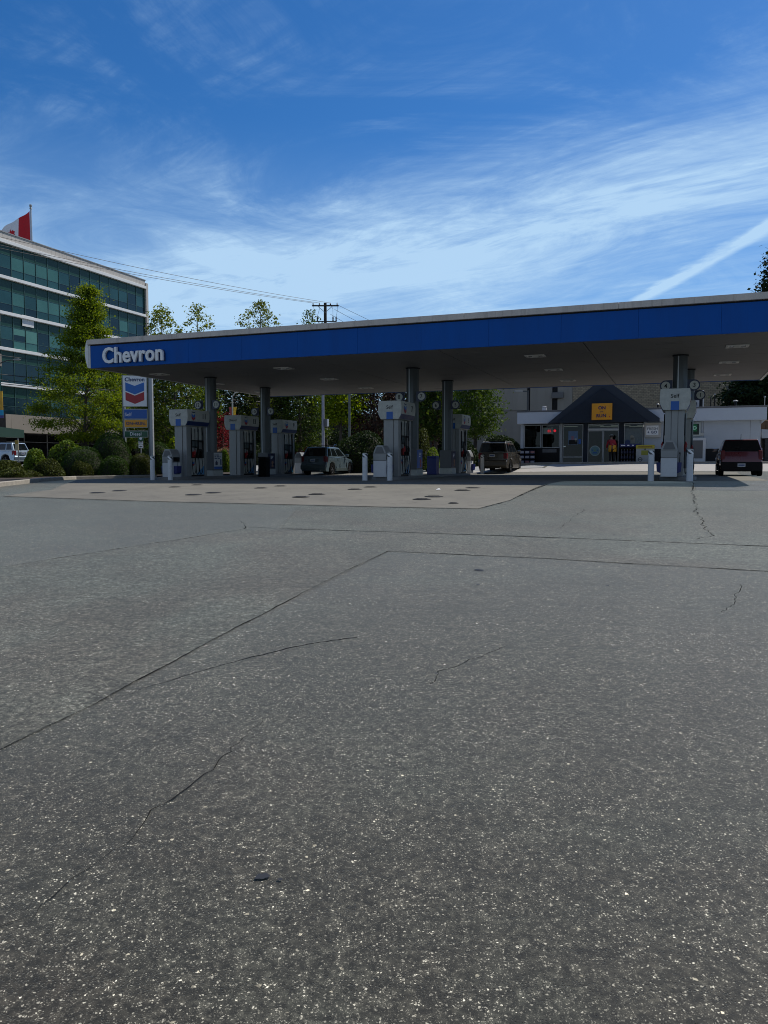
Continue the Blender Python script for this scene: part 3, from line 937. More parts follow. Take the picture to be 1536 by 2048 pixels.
def make_pump(loc, rz, label, grade, nleft, nright):
    """origin at the island top, front end face at y=0, long axis +y"""
    t = thing('fuel_pump', label, 'fuel pump', loc, rz, 'fuel pumps on the islands under the canopy')
    # fluted end post
    b = MB()
    b.box(-0.325, -0.11, 0.16, 0.52, 0, 2.36); b.box(-0.105, 0.105, 0.13, 0.52, 0, 2.36, 0); b.box(0.11, 0.325, 0.16, 0.52, 0, 2.36)
    b.box(-0.109, 0.109, 0.20, 0.51, 0, 2.355, 1)
    b.build('end_post', [GREY, MIDGREY], t, bevel=0.012)
    b = MB(); b.box(-0.325, 0.325, 1.62, 1.80, 0, 2.36); b.build('rear_post', GREY, t, bevel=0.02)
    # body
    b = MB(); b.box(-0.27, 0.27, 0.53, 1.60, 0.0, 0.08); b.build('plinth', DARK, t)
    b = MB(); b.box(-0.30, 0.30, 0.535, 1.60, 0.08, 0.86); b.build('lower_panel', OFFWHITE, t, bevel=0.01)
    b = MB(); b.box(-0.285, 0.285, 0.535, 1.60, 0.863, 1.72); b.build('dispenser_face', DARK, t, bevel=0.015)
    b = MB(); b.box(-0.24, 0.24, 0.62, 1.14, 1.723, 2.36); b.box(-0.24, 0.24, 1.30, 1.50, 1.723, 2.36); b.build('upper_panel', OFFWHITE, t, bevel=0.01)
    b = MB(); b.box(-0.20, 0.20, 0.5, 1.7, 2.10, 2.34); b.build('upper_frame', MIDGREY, t)
    for s in (-1, 1):
        x = s * 0.288
        b = MB()
        b.box(*sorted((x, x + s * 0.02)), 0.62, 1.05, 1.42, 1.66, 0)      # display
        b.box(*sorted((x, x + s * 0.03)), 1.12, 1.40, 1.30, 1.62, 1)      # card reader
        b.box(*sorted((x, x + s * 0.022)), 0.62, 0.80, 1.16, 1.36, 2)
        b.box(*sorted((x, x + s * 0.024)), 0.86, 0.96, 1.10, 1.34, 3)
        b.build('display', [mat('lcd', (0.10, 0.13, 0.13), 0.15), MIDGREY, mat('keypad', (0.28, 0.29, 0.29), 0.5), OFFWHITE], t)
        # blue swoosh and logo on the lower panel
        b = MB(); x2 = s * 0.302
        pts = [(0.95, 0.09), (1.59, 0.09), (1.59, 0.52)]
        b.prism(pts, 'x', x2 - 0.003, x2 + 0.003, 0)
        b.build('panel_swoosh', mat('swoosh', (0.05, 0.22, 0.42), 0.4), t)
        b = MB()
        M = Matrix.Translation((0, 0, 0)) @ Matrix.Rotation(s * pi / 2, 4, 'Z')
        mm = MB(); chevron_mark(mm, 0, 0.72, 0.19, 0, 0, 1, 0.006)
        b.add([tuple((Matrix.Translation((s * 0.303, 0.70, 0)) @ Matrix.Rotation(s * pi / 2, 4, 'Z')) @ Vector(p)) for p in mm.v], mm.f)
        b.m = mm.m[:]
        b.build('panel_logo', [LOGOBLUE, LOGORED], t)
        # nozzles with hoses
        for k, (yy, col) in enumerate(((0.70, RED), (0.98, DARK), (1.26, DARK))):
            b = MB()
            xn = s * 0.34
            b.box(*sorted((s * 0.29, s * 0.40)), yy - 0.05, yy + 0.05, 0.90, 1.18, 0)
            b.tube([(xn, yy, 1.02), (xn + s * 0.08, yy, 1.16), (xn + s * 0.05, yy + 0.02, 1.26)], [0.03, 0.04, 0.02], 8, 0)
            b.box(*sorted((xn + s * 0.03, xn + s * 0.10)), yy - 0.04, yy + 0.04, 1.04, 1.16, 0)
            nz = b.build('nozzle', mat('nozzle_red', (0.28, 0.012, 0.012), 0.45) if k == 0 else DARK, t, bevel=0.008)
            b = MB(); pts = []
            for i in range(19):
                f = i / 18
                if f < 0.5:
                    g = f / 0.5
                    pts.append((xn + s * (0.06 + 0.10 * sin(pi * g)), yy - 0.02 - 0.10 * g, 1.02 - 0.92 * sin(g * pi / 2)))
                else:
                    g = (f - 0.5) / 0.5
                    pts.append((xn + s * (0.06 - 0.05 * g), yy - 0.12 - 0.16 * sin(g * pi / 2) + 0.10 * g, 0.10 + 2.15 * (1 - cos(g * pi / 2))))
            b.tube(pts, 0.016, 6)
            b.build('hose', BLACK, nz, smooth=True)
        b = MB()
        b.tube([(s * 0.30, 1.45, 2.3), (s * 0.34, 1.47, 1.9), (s * 0.33, 1.48, 1.5)], 0.018, 6)
        b.tube([(s * 0.30, 0.58, 2.3), (s * 0.33, 0.56, 1.9), (s * 0.33, 0.58, 1.5)], 0.018, 6)
        b.build('hose_guide', BLACK, t)
    # head
    z0 = 2.36
    b = MB(); b.prism([(x, z + z0) for x, z in pump_end_profile()], 'y', 0.0, 1.80)
    hd = b.build('head_sign', OFFWHITE, t, bevel=0.02, seg=3, autosmooth=0.6)
    b = MB(); b.text(grade, (0, -0.002, z0 + 0.50), (1, 0, 0), (0, 0, 1), height=0.13 if grade != 'Self' else 0.14, depth=0.006, bold=0.005)
    b.build('grade_lettering', DARK, hd)
    b = MB(); b.box(-0.14, 0.14, -0.008, -0.001, z0 + 0.0, z0 + 0.31)
    b.build('blue_patch', PANELBLUE, hd)
    for s, num in ((1, nright), (-1, nleft)):
        R = Matrix.Translation((s * 0.523, 0.9, z0)) @ Matrix.Rotation(s * pi / 2, 4, 'Z')
        mm = MB(); chevron_mark(mm, -0.45, 0.57, 0.27, -0.0, 0, 1, 0.010)
        bb = MB(); bb.add(mm.v, mm.f, 0, R); bb.m = mm.m[:]
        q = MB(); q.text('Chevron', (-0.45, -0.001, 0.64), (1, 0, 0), (0, 0, 1), width=0.25, depth=0.008, bold=0.02, m=2)
        bb.add(q.v, q.f, 2, R)
        bb.build('head_logo', [LOGOBLUE, LOGORED, LOGONAVY], hd)
        q = MB(); q.text(num, (0.42, -0.002, 0.48), (1, 0, 0), (0, 0, 1), height=0.25, depth=0.008, bold=0.005)
        bb = MB(); bb.add(q.v, q.f, 0, R)
        bb.build('pump_number', DARK, hd)
        # navy band along the drawn-in lower edge
        prof = pump_end_profile()
        lo = [p for p in prof if (p[0] > 0) == (s > 0)]
        lo = sorted(lo, key=lambda p: p[1])[1:3]
        p0 = Vector((s * 0.405, 0, z0 + 0.03)); p1 = Vector((s * 0.500, 0, z0 + 0.22))
        n_ = Vector((p1.z - p0.z, 0, -(p1.x - p0.x))).normalized() * (0.012 if s > 0 else -0.012)
        if n_.x * s < 0: n_ = -n_
        b = MB(); vs = []
        for yy in (0.012, 1.788):
            for p in (p0, p1, p1 + n_, p0 + n_): vs.append((p.x, yy, p.z))
        b.add(vs, [(0, 1, 2, 3), (7, 6, 5, 4), (0, 4, 5, 1), (1, 5, 6, 2), (2, 6, 7, 3), (3, 7, 4, 0)])
        b.build('navy_band', LOGONAVY, hd)
    return t

def isl_z(k): return ISL[k]
def place(u, v, z=None):
    x, y = CP(u, v)
    return (x, y, H(x, y) if z is None else z)

pumps = [
 (2.9, 2.5, 'a', 'Self', '12', '11', 'grey fuel pump numbered 11 beside the left bollards, leftmost pump'),
 (2.9, 7.2, 'a', 'Diesel', '14', '13', 'grey diesel fuel pump numbered 13 between the two left columns'),
 (2.9, 11.7, 'a', 'Self', '10', '9', 'grey fuel pump numbered 9 just behind the second column from the left'),
 (13.45, 2.25, 'b', 'Self', '8', '7', 'white headed fuel pump in the middle, beside the column with signs 8 and 7'),
 (13.45, 11.8, 'b', 'Self', '6', '5', 'fuel pump numbered 5 half hidden behind the column with signs 6 and 5'),
 (24.45, 1.75, 'c', 'Self', '4', '3', 'nearest fuel pump on the right with white Self head under signs 4 and 3'),
 (24.75, 7.6, 'c', 'Self', '2', '1', 'fuel pump hidden behind the nearest right pump, only its head edge showing'),
]
for (u, v, k, g, nl, nr, lab) in pumps:
    x, y = CP(u, v)
    make_pump((x, y, ISL[k]), CA, lab, g, nl, nr)

# service bins with washer bucket at the island ends
def make_bin(loc, rz, label):
    t = thing('service_bin', label, 'service bin', loc, rz, 'waste and windscreen washer units on the islands')
    b = MB(); b.box(-0.27, 0.27, 0.0, 0.62, 0, 0.66); b.build('bin_body', WHITE, t, bevel=0.012)
    prof = [(-0.27, 0.662), (0.27, 0.662), (0.275, 0.93), (0.24, 1.05), (0.14, 1.24), (0.09, 1.27), (-0.09, 1.27), (-0.14, 1.24), (-0.24, 1.05), (-0.275, 0.93)]
    b = MB(); b.prism(prof, 'y', 0.0, 0.62); b.build('bin_hood', GREY, t, bevel=0.01)
    b = MB(); b.prism([(-0.19, 0.955), (0.19, 0.955), (0.20, 0.97), (0.11, 1.20), (-0.11, 1.20), (-0.20, 0.97)], 'y', -0.012, -0.001)
    b.build('hood_badge', MIDGREY, t)
    b = MB(); b.box(-0.275, 0.275, -0.006, -0.001, 0.925, 0.935); b.box(-0.275, 0.275, -0.006, -0.001, 0.655, 0.665); b.build('hood_seam', DARK, t)
    for s in (-1, 1):
        b = MB(); x = s * 0.278
        b.box(*sorted((x - s * 0.002, x + s * 0.006)), 0.08, 0.54, 0.70, 0.90, 0)
        b.build('bin_opening', BLACK, t)
        b = MB()
        b.prism([(s * 0.272, 0.12), (s * 0.40, 0.18), (s * 0.42, 0.50), (s * 0.272, 0.50)], 'y', 0.12, 0.50)
        b.build('washer_bucket', BLUEBIN, t, bevel=0.01)
        b = MB(); b.tube([(s * 0.34, 0.30, 0.42), (s * 0.36, 0.32, 0.82)], 0.012, 6); b.box(*sorted((s * 0.33, s * 0.37)), 0.22, 0.44, 0.80, 0.85)
        b.build('squeegee', DARK, t)
    b = MB()
    b.prism([(-0.08, 1.02), (0.08, 1.02), (0.05, 1.14), (-0.05, 1.14)], 'x', 0.276, 0.279)
    return t
bins = [
 (2.9, 1.62, 'a', 0, 'white service bin with grey hood in front of the leftmost pump'),
 (13.40, 1.22, 'b', 0, 'white service bin with grey hood in front of the middle pump'),
 (24.30, 1.0, 'c', 0, 'tall white and grey service bin between the two right front bollards'),
 (2.95, 14.5, 'a', 0, 'sunlit white service bin with blue bucket left of the silver car'),
 (13.5, 14.4, 'b', 0, 'sunlit service bin with blue bucket just left of the tan car'),
 (24.8, 12.4, 'c', 0, 'far service bin behind the right pump and beside its right bollard'),
]
b0 = None
for (u, v, k, _, lab) in bins:
    x, y = CP(u, v); L_ = (x, y, ISL[k])
    if b0 is None: b0 = make_bin(L_, CA, lab)
    else: dup(b0, L_, CA, lab)

# bollards
def make_bollard(loc, label):
    t = thing('bollard', label, 'bollard', loc, CA, 'white steel bollards guarding the pump islands')
    b = MB(); b.lathe([(0.105, 0.0), (0.105, 0.93)], 24); b.build('post', WHITE, t, smooth=True)
    # striped reflective band: diagonal quads wound round the post
    b = MB(); n = 24; r = 0.1075; vs = []; fs = []; ms = []
    z0, z1 = 0.93, 1.06; rows = 6
    for j in range(rows + 1):
        for i in range(n):
            a = 2 * pi * i / n
            vs.append((r * cos(a), r * sin(a), z0 + (z1 - z0) * j / rows))
    for j in range(rows):
        for i in range(n):
            k = (i + 1) % n
            fs.append((j * n + i, j * n + k, (j + 1) * n + k, (j + 1) * n + i)); ms.append(1 if ((i + j) % 8) < 4 else 0)
    b.v = vs; b.f = fs; b.m = ms
    b.build('reflective_band', [LETTER, mat('band_dark', (0.05, 0.055, 0.06), 0.4)], t, smooth=True)
    b = MB(); b.lathe([(0.105, 1.0601), (0.098, 1.095), (0.06, 1.11), (0.01, 1.115)], 24); b.build('cap', OFFWHITE, t, smooth=True)
    return t
bol = [
 (2.45, 1.15, 'left bollard of the pair before the leftmost pump'),
 (3.40, 1.15, 'right bollard of the pair before the leftmost pump'),
 (12.92, 0.85, 'left bollard of the pair before the middle pump'),
 (13.98, 0.85, 'right bollard of the pair before the middle pump, overlapping the service bin'),
 (23.72, 0.85, 'left bollard of the pair before the nearest right pump'),
 (24.98, 0.85, 'right bollard of the pair before the nearest right pump'),
 (14.2, 15.4, 'far sunlit bollard just left of the tan car'),
]
bb0 = None
for (u, v, lab) in bol:
    L_ = place(u, v)
    if bb0 is None: bb0 = make_bollard(L_, lab)
    else: dup(bb0, L_, CA, lab)

# blue drum shaped litter bin
t = thing('litter_bin', 'dark blue litter bin standing between the middle pump and the next column', 'litter bin', (*CP(13.55, 8.0), ISL['b']), CA)
b = MB(); b.box(-0.24, 0.24, -0.24, 0.24, 0, 0.80); b.build('bin_shell', BLUEBIN, t, bevel=0.03)
b = MB(); b.prism([(-0.25, 0.802), (0.25, 0.802), (0.22, 0.90), (-0.22, 0.90)], 'y', -0.25, 0.25); b.build('bin_lid', BLUEBIN, t, bevel=0.02)

# black sign board box beside the diesel pump
t = thing('waste_container', 'black waste container standing right of the diesel pump', 'waste bin', (*CP(3.85, 8.75), H(*CP(3.85, 8.75))), CA)
b = MB(); b.box(-0.22, 0.22, -0.25, 0.25, 0, 1.0); b.build('container_shell', BLACK, t, bevel=0.03)
b = MB(); b.box(-0.24, 0.24, -0.27, 0.27, 1.002, 1.08); b.build('container_lid', DARK, t, bevel=0.02)
# ================================================================== VEGETATION
BARK = mat('bark', (0.075, 0.062, 0.050), 0.9, var=0.3, scale=6, bump=0.5)
MAPLE = leaf_mat('leaves_maple', (0.040, 0.085, 0.014), (0.115, 0.165, 0.022), 0.35)
FRESH = leaf_mat('leaves_fresh', (0.08, 0.14, 0.010), (0.27, 0.34, 0.02), 0.4)
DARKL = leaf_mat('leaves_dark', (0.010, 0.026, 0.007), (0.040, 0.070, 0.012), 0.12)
CONIF = leaf_mat('needles_dark', (0.010, 0.024, 0.010), (0.030, 0.050, 0.014), 0.12)
PURPLE = leaf_mat('leaves_purple', (0.018, 0.009, 0.008), (0.085, 0.048, 0.032), 0.12)
HEDGE = leaf_mat('leaves_hedge', (0.016, 0.045, 0.007), (0.060, 0.110, 0.014), 0.15)
HEDGE2 = leaf_mat('leaves_shrub', (0.055, 0.11, 0.014), (0.17, 0.23, 0.035), 0.3)
JUNI = leaf_mat('leaves_juniper', (0.035, 0.050, 0.010), (0.095, 0.11, 0.020), 0.15)
REDL = leaf_mat('leaves_red', (0.09, 0.012, 0.012), (0.24, 0.04, 0.035), 0.3)
DIRTG = leaf_mat('flower_mix', (0.16, 0.10, 0.05), (0.30, 0.20, 0.10), 0.2)

def leaves_mesh(name, centers, size, m, parent, seed, up=0.25, asp=0.6, z_min=None):
    """many small leaf quads (folded rhombs) around the given points"""
    rng_ = np.random.default_rng(seed)
    C_ = np.asarray(centers, dtype=np.float64)
    n = len(C_)
    nrm = rng_.normal(size=(n, 3)); nrm[:, 2] = np.abs(nrm[:, 2]) + up
    nrm /= np.linalg.norm(nrm, axis=1)[:, None]
    a = rng_.normal(size=(n, 3))
    a -= nrm * (a * nrm).sum(1)[:, None]; a /= np.linalg.norm(a, axis=1)[:, None]
    b = np.cross(nrm, a)
    s = size * rng_.uniform(0.55, 1.25, size=(n, 1))
    P = np.empty((n, 4, 3))
    P[:, 0] = C_ - a * s * 0.5
    P[:, 1] = C_ + b * s * asp * 0.5 + nrm * s * 0.08
    P[:, 2] = C_ + a * s * 0.5
    P[:, 3] = C_ - b * s * asp * 0.5 + nrm * s * 0.08
    me = bpy.data.meshes.new(name)
    me.vertices.add(n * 4); me.loops.add(n * 4); me.polygons.add(n)
    me.vertices.foreach_set('co', P.reshape(-1))
    me.loops.foreach_set('vertex_index', np.arange(n * 4, dtype=np.int32))
    me.polygons.foreach_set('loop_start', np.arange(0, n * 4, 4, dtype=np.int32))
    me.update(calc_edges=True)
    me.materials.append(m)
    o = bpy.data.objects.new(name, me); COL.objects.link(o)
    o.parent = parent
    return o

def tree(name, label, x, y, height, prof, m, seed, n_leaf=7000, leaf=0.24, clump=0.55, n_clump=90, group=None, cat='tree', trunk_r=0.16, z=None, lean=0.0, tiers=0.0, leanx=0.0):
    """prof: list of (relative height, radius in metres) giving the crown outline"""
    rnd = random.Random(seed); rg = np.random.default_rng(seed)
    z = H(x, y) if z is None else z
    t = thing(name, label, cat, (x, y, z), 0, group)
    def R(h):
        for (h0, r0), (h1, r1) in zip(prof[:-1], prof[1:]):
            if h0 <= h <= h1: return r0 + (r1 - r0) * (h - h0) / (h1 - h0)
        return 0.1
    b = MB()
    top = height * 0.93
    tp = [(leanx * (i / 10) ** 1.5 + rnd.uniform(-1, 1) * 0.05 * (i > 0) * height / 10, rnd.uniform(-1, 1) * 0.05 * (i > 0), top * i / 10) for i in range(11)]
    b.tube([(p[0], p[1], p[2] - (0.3 if i == 0 else 0)) for i, p in enumerate(tp)], [trunk_r * (1 - 0.9 * i / 10) + 0.012 for i in range(11)], 8)
    h0 = prof[0][0]; h1 = prof[-1][0]
    centers = []; clumps = []
    ang = rnd.uniform(0, 6.28)
    for i in range(n_clump):
        f = (i + rnd.random()) / n_clump
        h = h0 + (h1 - h0) * f
        if tiers:
            h = h0 + (h1 - h0) * (round(f * tiers) + rnd.uniform(-0.22, 0.22)) / tiers
            h = min(h1, max(h0, h))
        ang += 2.4 + rnd.uniform(-0.5, 0.5)
        rr = R(h) * sqrt(rnd.uniform(0.12, 1.0)) * rnd.uniform(0.8, 1.08)
        k = int(min(9, h * 10 / 0.93)); k = min(10, k)
        bx, by = tp[k][0], tp[k][1]
        c = (bx + rr * cos(ang), by + rr * sin(ang), h * height)
        clumps.append((c, rr))
        if rr > 0.35 and i % 2 == 0:
            hb = max(0.12 * height, h * height - rr * rnd.uniform(0.45, 0.9))
            kk = min(10, hb / top * 10); i0 = int(kk); p0 = Vector(tp[i0]).lerp(Vector(tp[min(10, i0 + 1)]), kk - i0)
            mid_ = p0.lerp(Vector(c), 0.5) + Vector((rnd.uniform(-.1, .1), rnd.uniform(-.1, .1), rr * 0.12))
            rb = max(0.012, trunk_r * 0.30 * (1 - h * 0.6))
            b.tube([p0, mid_, c], [rb, rb * 0.6, rb * 0.25], 5)
    b.build('trunk', BARK, t, smooth=True)
    per = max(4, n_leaf // n_clump)
    for c, rr in clumps:
        nn = int(per * rnd.uniform(0.5, 1.5))
        cl = clump * rnd.uniform(0.6, 1.3)
        g = rg.normal(size=(nn, 3)) * np.array([cl, cl, cl * 0.55]) * 0.62
        centers.append(g + np.array(c))
    leaves_mesh('crown', np.concatenate(centers), leaf, m, t, seed + 1)
    return t

def shrub(name, label, x, y, rx, ry, rz_, m, seed, n=5000, leaf=0.07, group=None, flat=1.0, rough=0.04, core=None, rot=CA, z=None, lumps=6, zoff=0.0, cat='shrub'):
    """clipped or loose shrub: leaves packed in the outer shell of an uneven dome, over a darker twiggy core"""
    z = H(x, y) + 0.08 if z is None else z
    t = thing(name, label, cat, (x, y, z + zoff), rot, group)
    rg = np.random.default_rng(seed)
    d = rg.normal(size=(n, 3)); d[:, 2] = np.abs(d[:, 2]) ; d /= np.linalg.norm(d, axis=1)[:, None]
    ph = rg.uniform(0, 6.28, size=(lumps, 3)); fr = rg.uniform(1.5, 5.0, size=(lumps, 3))
    def bump(dd):
        s = np.zeros(len(dd))
        for k in range(lumps):
            s += np.sin(dd[:, 0] * fr[k, 0] + ph[k, 0]) * np.sin(dd[:, 1] * fr[k, 1] + ph[k, 1]) * np.cos(dd[:, 2] * fr[k, 2] + ph[k, 2])
        return s
    # squarish dome: superellipse
    pw = flat
    def shape(dd, k):
        q = np.sign(dd) * np.abs(dd) ** pw
        q = q / (np.abs(q) ** 2.0).sum(1)[:, None] ** 0.5
        rr = (1 + rough * bump(dd))[:, None] * k
        return q * rr * np.array([rx, ry, rz_])
    depth = 1 - np.abs(rg.normal(size=n)) * 0.035 * (1 + 20 * rough)
    pts = shape(d, depth[:, None])
    leaves_mesh('foliage', pts, leaf, m, t, seed + 5, up=0.05)
    # core
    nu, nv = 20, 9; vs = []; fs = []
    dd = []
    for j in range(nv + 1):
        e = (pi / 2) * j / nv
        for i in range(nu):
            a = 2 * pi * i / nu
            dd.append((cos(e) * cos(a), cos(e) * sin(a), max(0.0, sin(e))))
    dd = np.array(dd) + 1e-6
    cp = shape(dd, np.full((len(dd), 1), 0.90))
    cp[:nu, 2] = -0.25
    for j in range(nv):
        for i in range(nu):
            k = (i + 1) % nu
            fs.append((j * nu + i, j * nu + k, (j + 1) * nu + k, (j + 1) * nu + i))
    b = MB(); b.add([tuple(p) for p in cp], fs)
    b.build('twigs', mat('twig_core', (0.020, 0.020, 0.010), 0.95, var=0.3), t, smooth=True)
    return t

def X(px, y, py=925):
    return AT(px, py, y).x

# --- clipped domes and loose shrubs in the left planter
PG = 'shrubs in the planting bed on the left'
def bush(px0, px1, pytop, y, label, m, seed, **k):
    x0, x1 = X(px0, y), X(px1, y)
    g = H((x0 + x1) / 2, y)
    top = AT((px0 + px1) / 2, pytop, y).z
    w = (x1 - x0) / 2
    return shrub('clipped_shrub' if k.pop('clipped', True) else 'leafy_shrub', label, (x0 + x1) / 2, y, w, k.pop('ry', w * 0.9), top - g - 0.05, m, seed, group=PG, **k)
bush(176, 270, 865, 44.0, 'tallest clipped dome shrub, dark green, left of the price sign', HEDGE, 11, n=13000, leaf=0.065, flat=0.85, rough=0.012)
bush(118, 218, 893, 43.0, 'wide low clipped dome shrub in front of the tallest dome', HEDGE, 12, n=12000, leaf=0.06, flat=0.8, rough=0.014)
bush(275, 352, 882, 47.0, 'clipped dome shrub behind the price sign post', HEDGE, 13, n=9000, leaf=0.065, flat=0.85, rough=0.012)
bush(45, 98, 900, 42.0, 'loose bright leaved shrub at the left of the bed beside the signpost', HEDGE2, 14, n=2600, leaf=0.17, rough=0.07, clipped=False)
bush(92, 182, 883, 45.0, 'long bright leaved shrub behind the low clipped domes', HEDGE2, 15, n=4200, leaf=0.17, rough=0.07, clipped=False)
bush(-20, 48, 921, 39.5, 'spreading olive juniper at the left edge of the photo', JUNI, 16, n=7000, leaf=0.09, rough=0.09, clipped=False)
bush(62, 130, 921, 41.0, 'spreading dark juniper near the kerb between the two shrubs', JUNI, 17, n=6000, leaf=0.09, rough=0.08, clipped=False)
bush(-10, 60, 938, 37.8, 'lowest juniper mat at the left end of the kerb', JUNI, 18, n=4500, leaf=0.085, rough=0.10, clipped=False)
bush(20, 84, 942, 39.6, 'small juniper mat behind the curve of the kerb', JUNI, 118, n=3500, leaf=0.085, rough=0.10, clipped=False)
bush(255, 312, 908, 43.0, 'low brownish green hedge below the price sign', JUNI, 19, n=6000, leaf=0.07, rough=0.04, flat=0.7)
bush(326, 362, 880, 52.0, 'bright yellow green shrub between the price sign and the leftmost pump', FRESH, 20, n=2200, leaf=0.15, rough=0.08, clipped=False)
bush(436, 462, 900, 52.0, 'rounded yellow green shrub seen between the two left pumps', HEDGE2, 21, n=2600, leaf=0.12, rough=0.04)
bush(395, 424, 888, 52.5, 'small green shrub seen through the leftmost pump', HEDGE2, 22, n=1800, leaf=0.12, rough=0.05)
FG = 'flowering shrubs behind the left pumps'
o = shrub('flower_bed_shrub', 'brown and pink flowering shrub right of the left column', X(450, 55), 55, 1.3, 0.9, 1.5, DIRTG, 23, n=2500, leaf=0.12, group=FG, rough=0.1)

bush(196, 262, 912, 42.4, 'low dark clipped shrub at the foot of the tallest dome', HEDGE, 119, n=7000, leaf=0.065, flat=0.8, rough=0.02)
bush(140, 188, 925, 41.8, 'small dark shrub filling the front of the low clipped dome', JUNI, 120, n=5000, leaf=0.075, rough=0.06, clipped=False)
# --- trees
TG = 'street trees in front of the office building'
# big maple in front of the office building
tree('maple_tree', 'tall layered maple with green crown in front of the glass office', X(172, 58), 58, 13.2,
     [(0.18, 1.6), (0.24, 3.4), (0.34, 4.2), (0.46, 3.9), (0.54, 2.7), (0.66, 2.0), (0.80, 1.3), (0.88, 0.85), (0.96, 0.4), (1.0, 0.1)], leaf_mat('leaves_office_maple', (0.060, 0.115, 0.014), (0.20, 0.25, 0.024), 0.45), 31, n_leaf=44000, leaf=0.175, clump=0.66, n_clump=190, group=TG, tiers=11, leanx=0.5)
tree('maple_tree', 'broad yellow green tree right behind the price sign', X(352, 62), 62, 9.4,
     [(0.16, 1.6), (0.3, 3.2), (0.5, 3.6), (0.7, 3.2), (0.88, 2.0), (1.0, 0.4)], leaf_mat('leaves_sign_tree', (0.022, 0.055, 0.008), (0.12, 0.16, 0.016), 0.25), 32, n_leaf=15000, leaf=0.22, clump=0.6, n_clump=170, group=TG)
tree('maple_tree', 'green street tree between the office maple and the price sign', X(245, 66), 66, 8.0,
     [(0.2, 1.2), (0.35, 2.6), (0.6, 2.8), (0.85, 1.8), (1.0, 0.3)], MAPLE, 33, n_leaf=8000, leaf=0.24, clump=0.6, n_clump=100, group=TG)
# tops showing above the canopy
AG = 'sparse tree tops showing above the canopy'
YEL = leaf_mat('leaves_yellow_green', (0.075, 0.12, 0.016), (0.22, 0.25, 0.03), 0.4)
def tall(label, px, y, pytop, r, seed, n=4500, nc=70, m=MAPLE, prof=None, lx=0.0, tr=0.16):
    x = X(px, y); g = H(x, y); h = AT(px, pytop, y).z - g
    tree('leafy_tree', label, x, y, h, prof or [(0.25, r * 0.7), (0.5, r), (0.72, r), (0.86, r * 0.85), (0.94, r * 0.5), (1.0, r * 0.12)], m, seed, n_leaf=n, leaf=0.23, clump=0.42, n_clump=nc, group=AG, leanx=lx, trunk_r=tr)
tall('fuller tree top just right of the office corner above the canopy', 328, 66, 616, 1.9, 41, n=4800, nc=150, m=YEL)
tall('thin wispy tree top right of the office corner, second of the two', 398, 66, 610, 1.9, 42, n=2200, nc=120, m=YEL)
tall('yellow green tree top above the middle of the left canopy half', 524, 70, 604, 2.5, 43, n=4600, nc=150, m=leaf_mat('leaves_yellowish', (0.07, 0.11, 0.016), (0.18, 0.20, 0.03), 0.35))
tall('small sparse tree top just left of the utility pole', 622, 74, 622, 1.6, 44, n=2200, nc=90)
# dark mass under the canopy line
BG = 'trees beyond the street seen under the canopy'
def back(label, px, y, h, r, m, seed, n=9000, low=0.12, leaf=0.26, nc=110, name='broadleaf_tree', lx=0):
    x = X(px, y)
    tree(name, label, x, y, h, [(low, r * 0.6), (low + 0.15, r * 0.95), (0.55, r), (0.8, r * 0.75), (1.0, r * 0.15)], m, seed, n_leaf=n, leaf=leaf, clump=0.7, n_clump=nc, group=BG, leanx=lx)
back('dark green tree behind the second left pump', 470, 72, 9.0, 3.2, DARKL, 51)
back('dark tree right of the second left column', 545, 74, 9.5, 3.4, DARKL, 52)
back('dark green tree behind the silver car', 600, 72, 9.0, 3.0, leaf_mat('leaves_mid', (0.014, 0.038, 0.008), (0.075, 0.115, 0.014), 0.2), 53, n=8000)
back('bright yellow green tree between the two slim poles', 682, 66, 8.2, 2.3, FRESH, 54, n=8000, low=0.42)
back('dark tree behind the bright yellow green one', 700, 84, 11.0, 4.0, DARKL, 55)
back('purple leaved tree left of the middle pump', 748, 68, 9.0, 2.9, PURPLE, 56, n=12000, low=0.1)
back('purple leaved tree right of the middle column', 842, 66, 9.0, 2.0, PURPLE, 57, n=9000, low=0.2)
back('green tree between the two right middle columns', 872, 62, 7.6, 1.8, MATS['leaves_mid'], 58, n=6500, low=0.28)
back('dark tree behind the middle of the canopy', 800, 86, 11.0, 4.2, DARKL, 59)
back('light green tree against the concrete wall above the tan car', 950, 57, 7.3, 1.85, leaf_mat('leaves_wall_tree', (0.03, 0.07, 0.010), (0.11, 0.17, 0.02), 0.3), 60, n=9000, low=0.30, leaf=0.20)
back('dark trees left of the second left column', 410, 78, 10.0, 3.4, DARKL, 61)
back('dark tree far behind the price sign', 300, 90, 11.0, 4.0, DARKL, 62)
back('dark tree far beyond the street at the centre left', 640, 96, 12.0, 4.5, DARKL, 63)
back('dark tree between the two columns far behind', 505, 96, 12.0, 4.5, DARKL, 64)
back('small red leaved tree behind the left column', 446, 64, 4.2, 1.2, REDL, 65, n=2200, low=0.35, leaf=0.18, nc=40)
# conifers at the right edge
CG = 'dark conifers at the right edge behind the shop'
def conifer(label, px, y, pytop, r, seed, n=14000):
    x = X(px, y); g = H(x, y); h = AT(px, pytop, y).z - g
    tree('conifer_tree', label, x, y, h, [(0.06, r), (0.3, r * 0.95), (0.6, r * 0.62), (0.85, r * 0.28), (1.0, 0.05)], CONIF, seed, n_leaf=n, leaf=0.30, clump=0.6, n_clump=240, group=CG, trunk_r=0.25)
conifer('tall dark conifer cut by the right edge of the photo', 1549, 58, 500, 3.6, 71, n=26000)
conifer('dark conifer behind the right end of the shop roof', 1492, 60, 700, 2.5, 72)
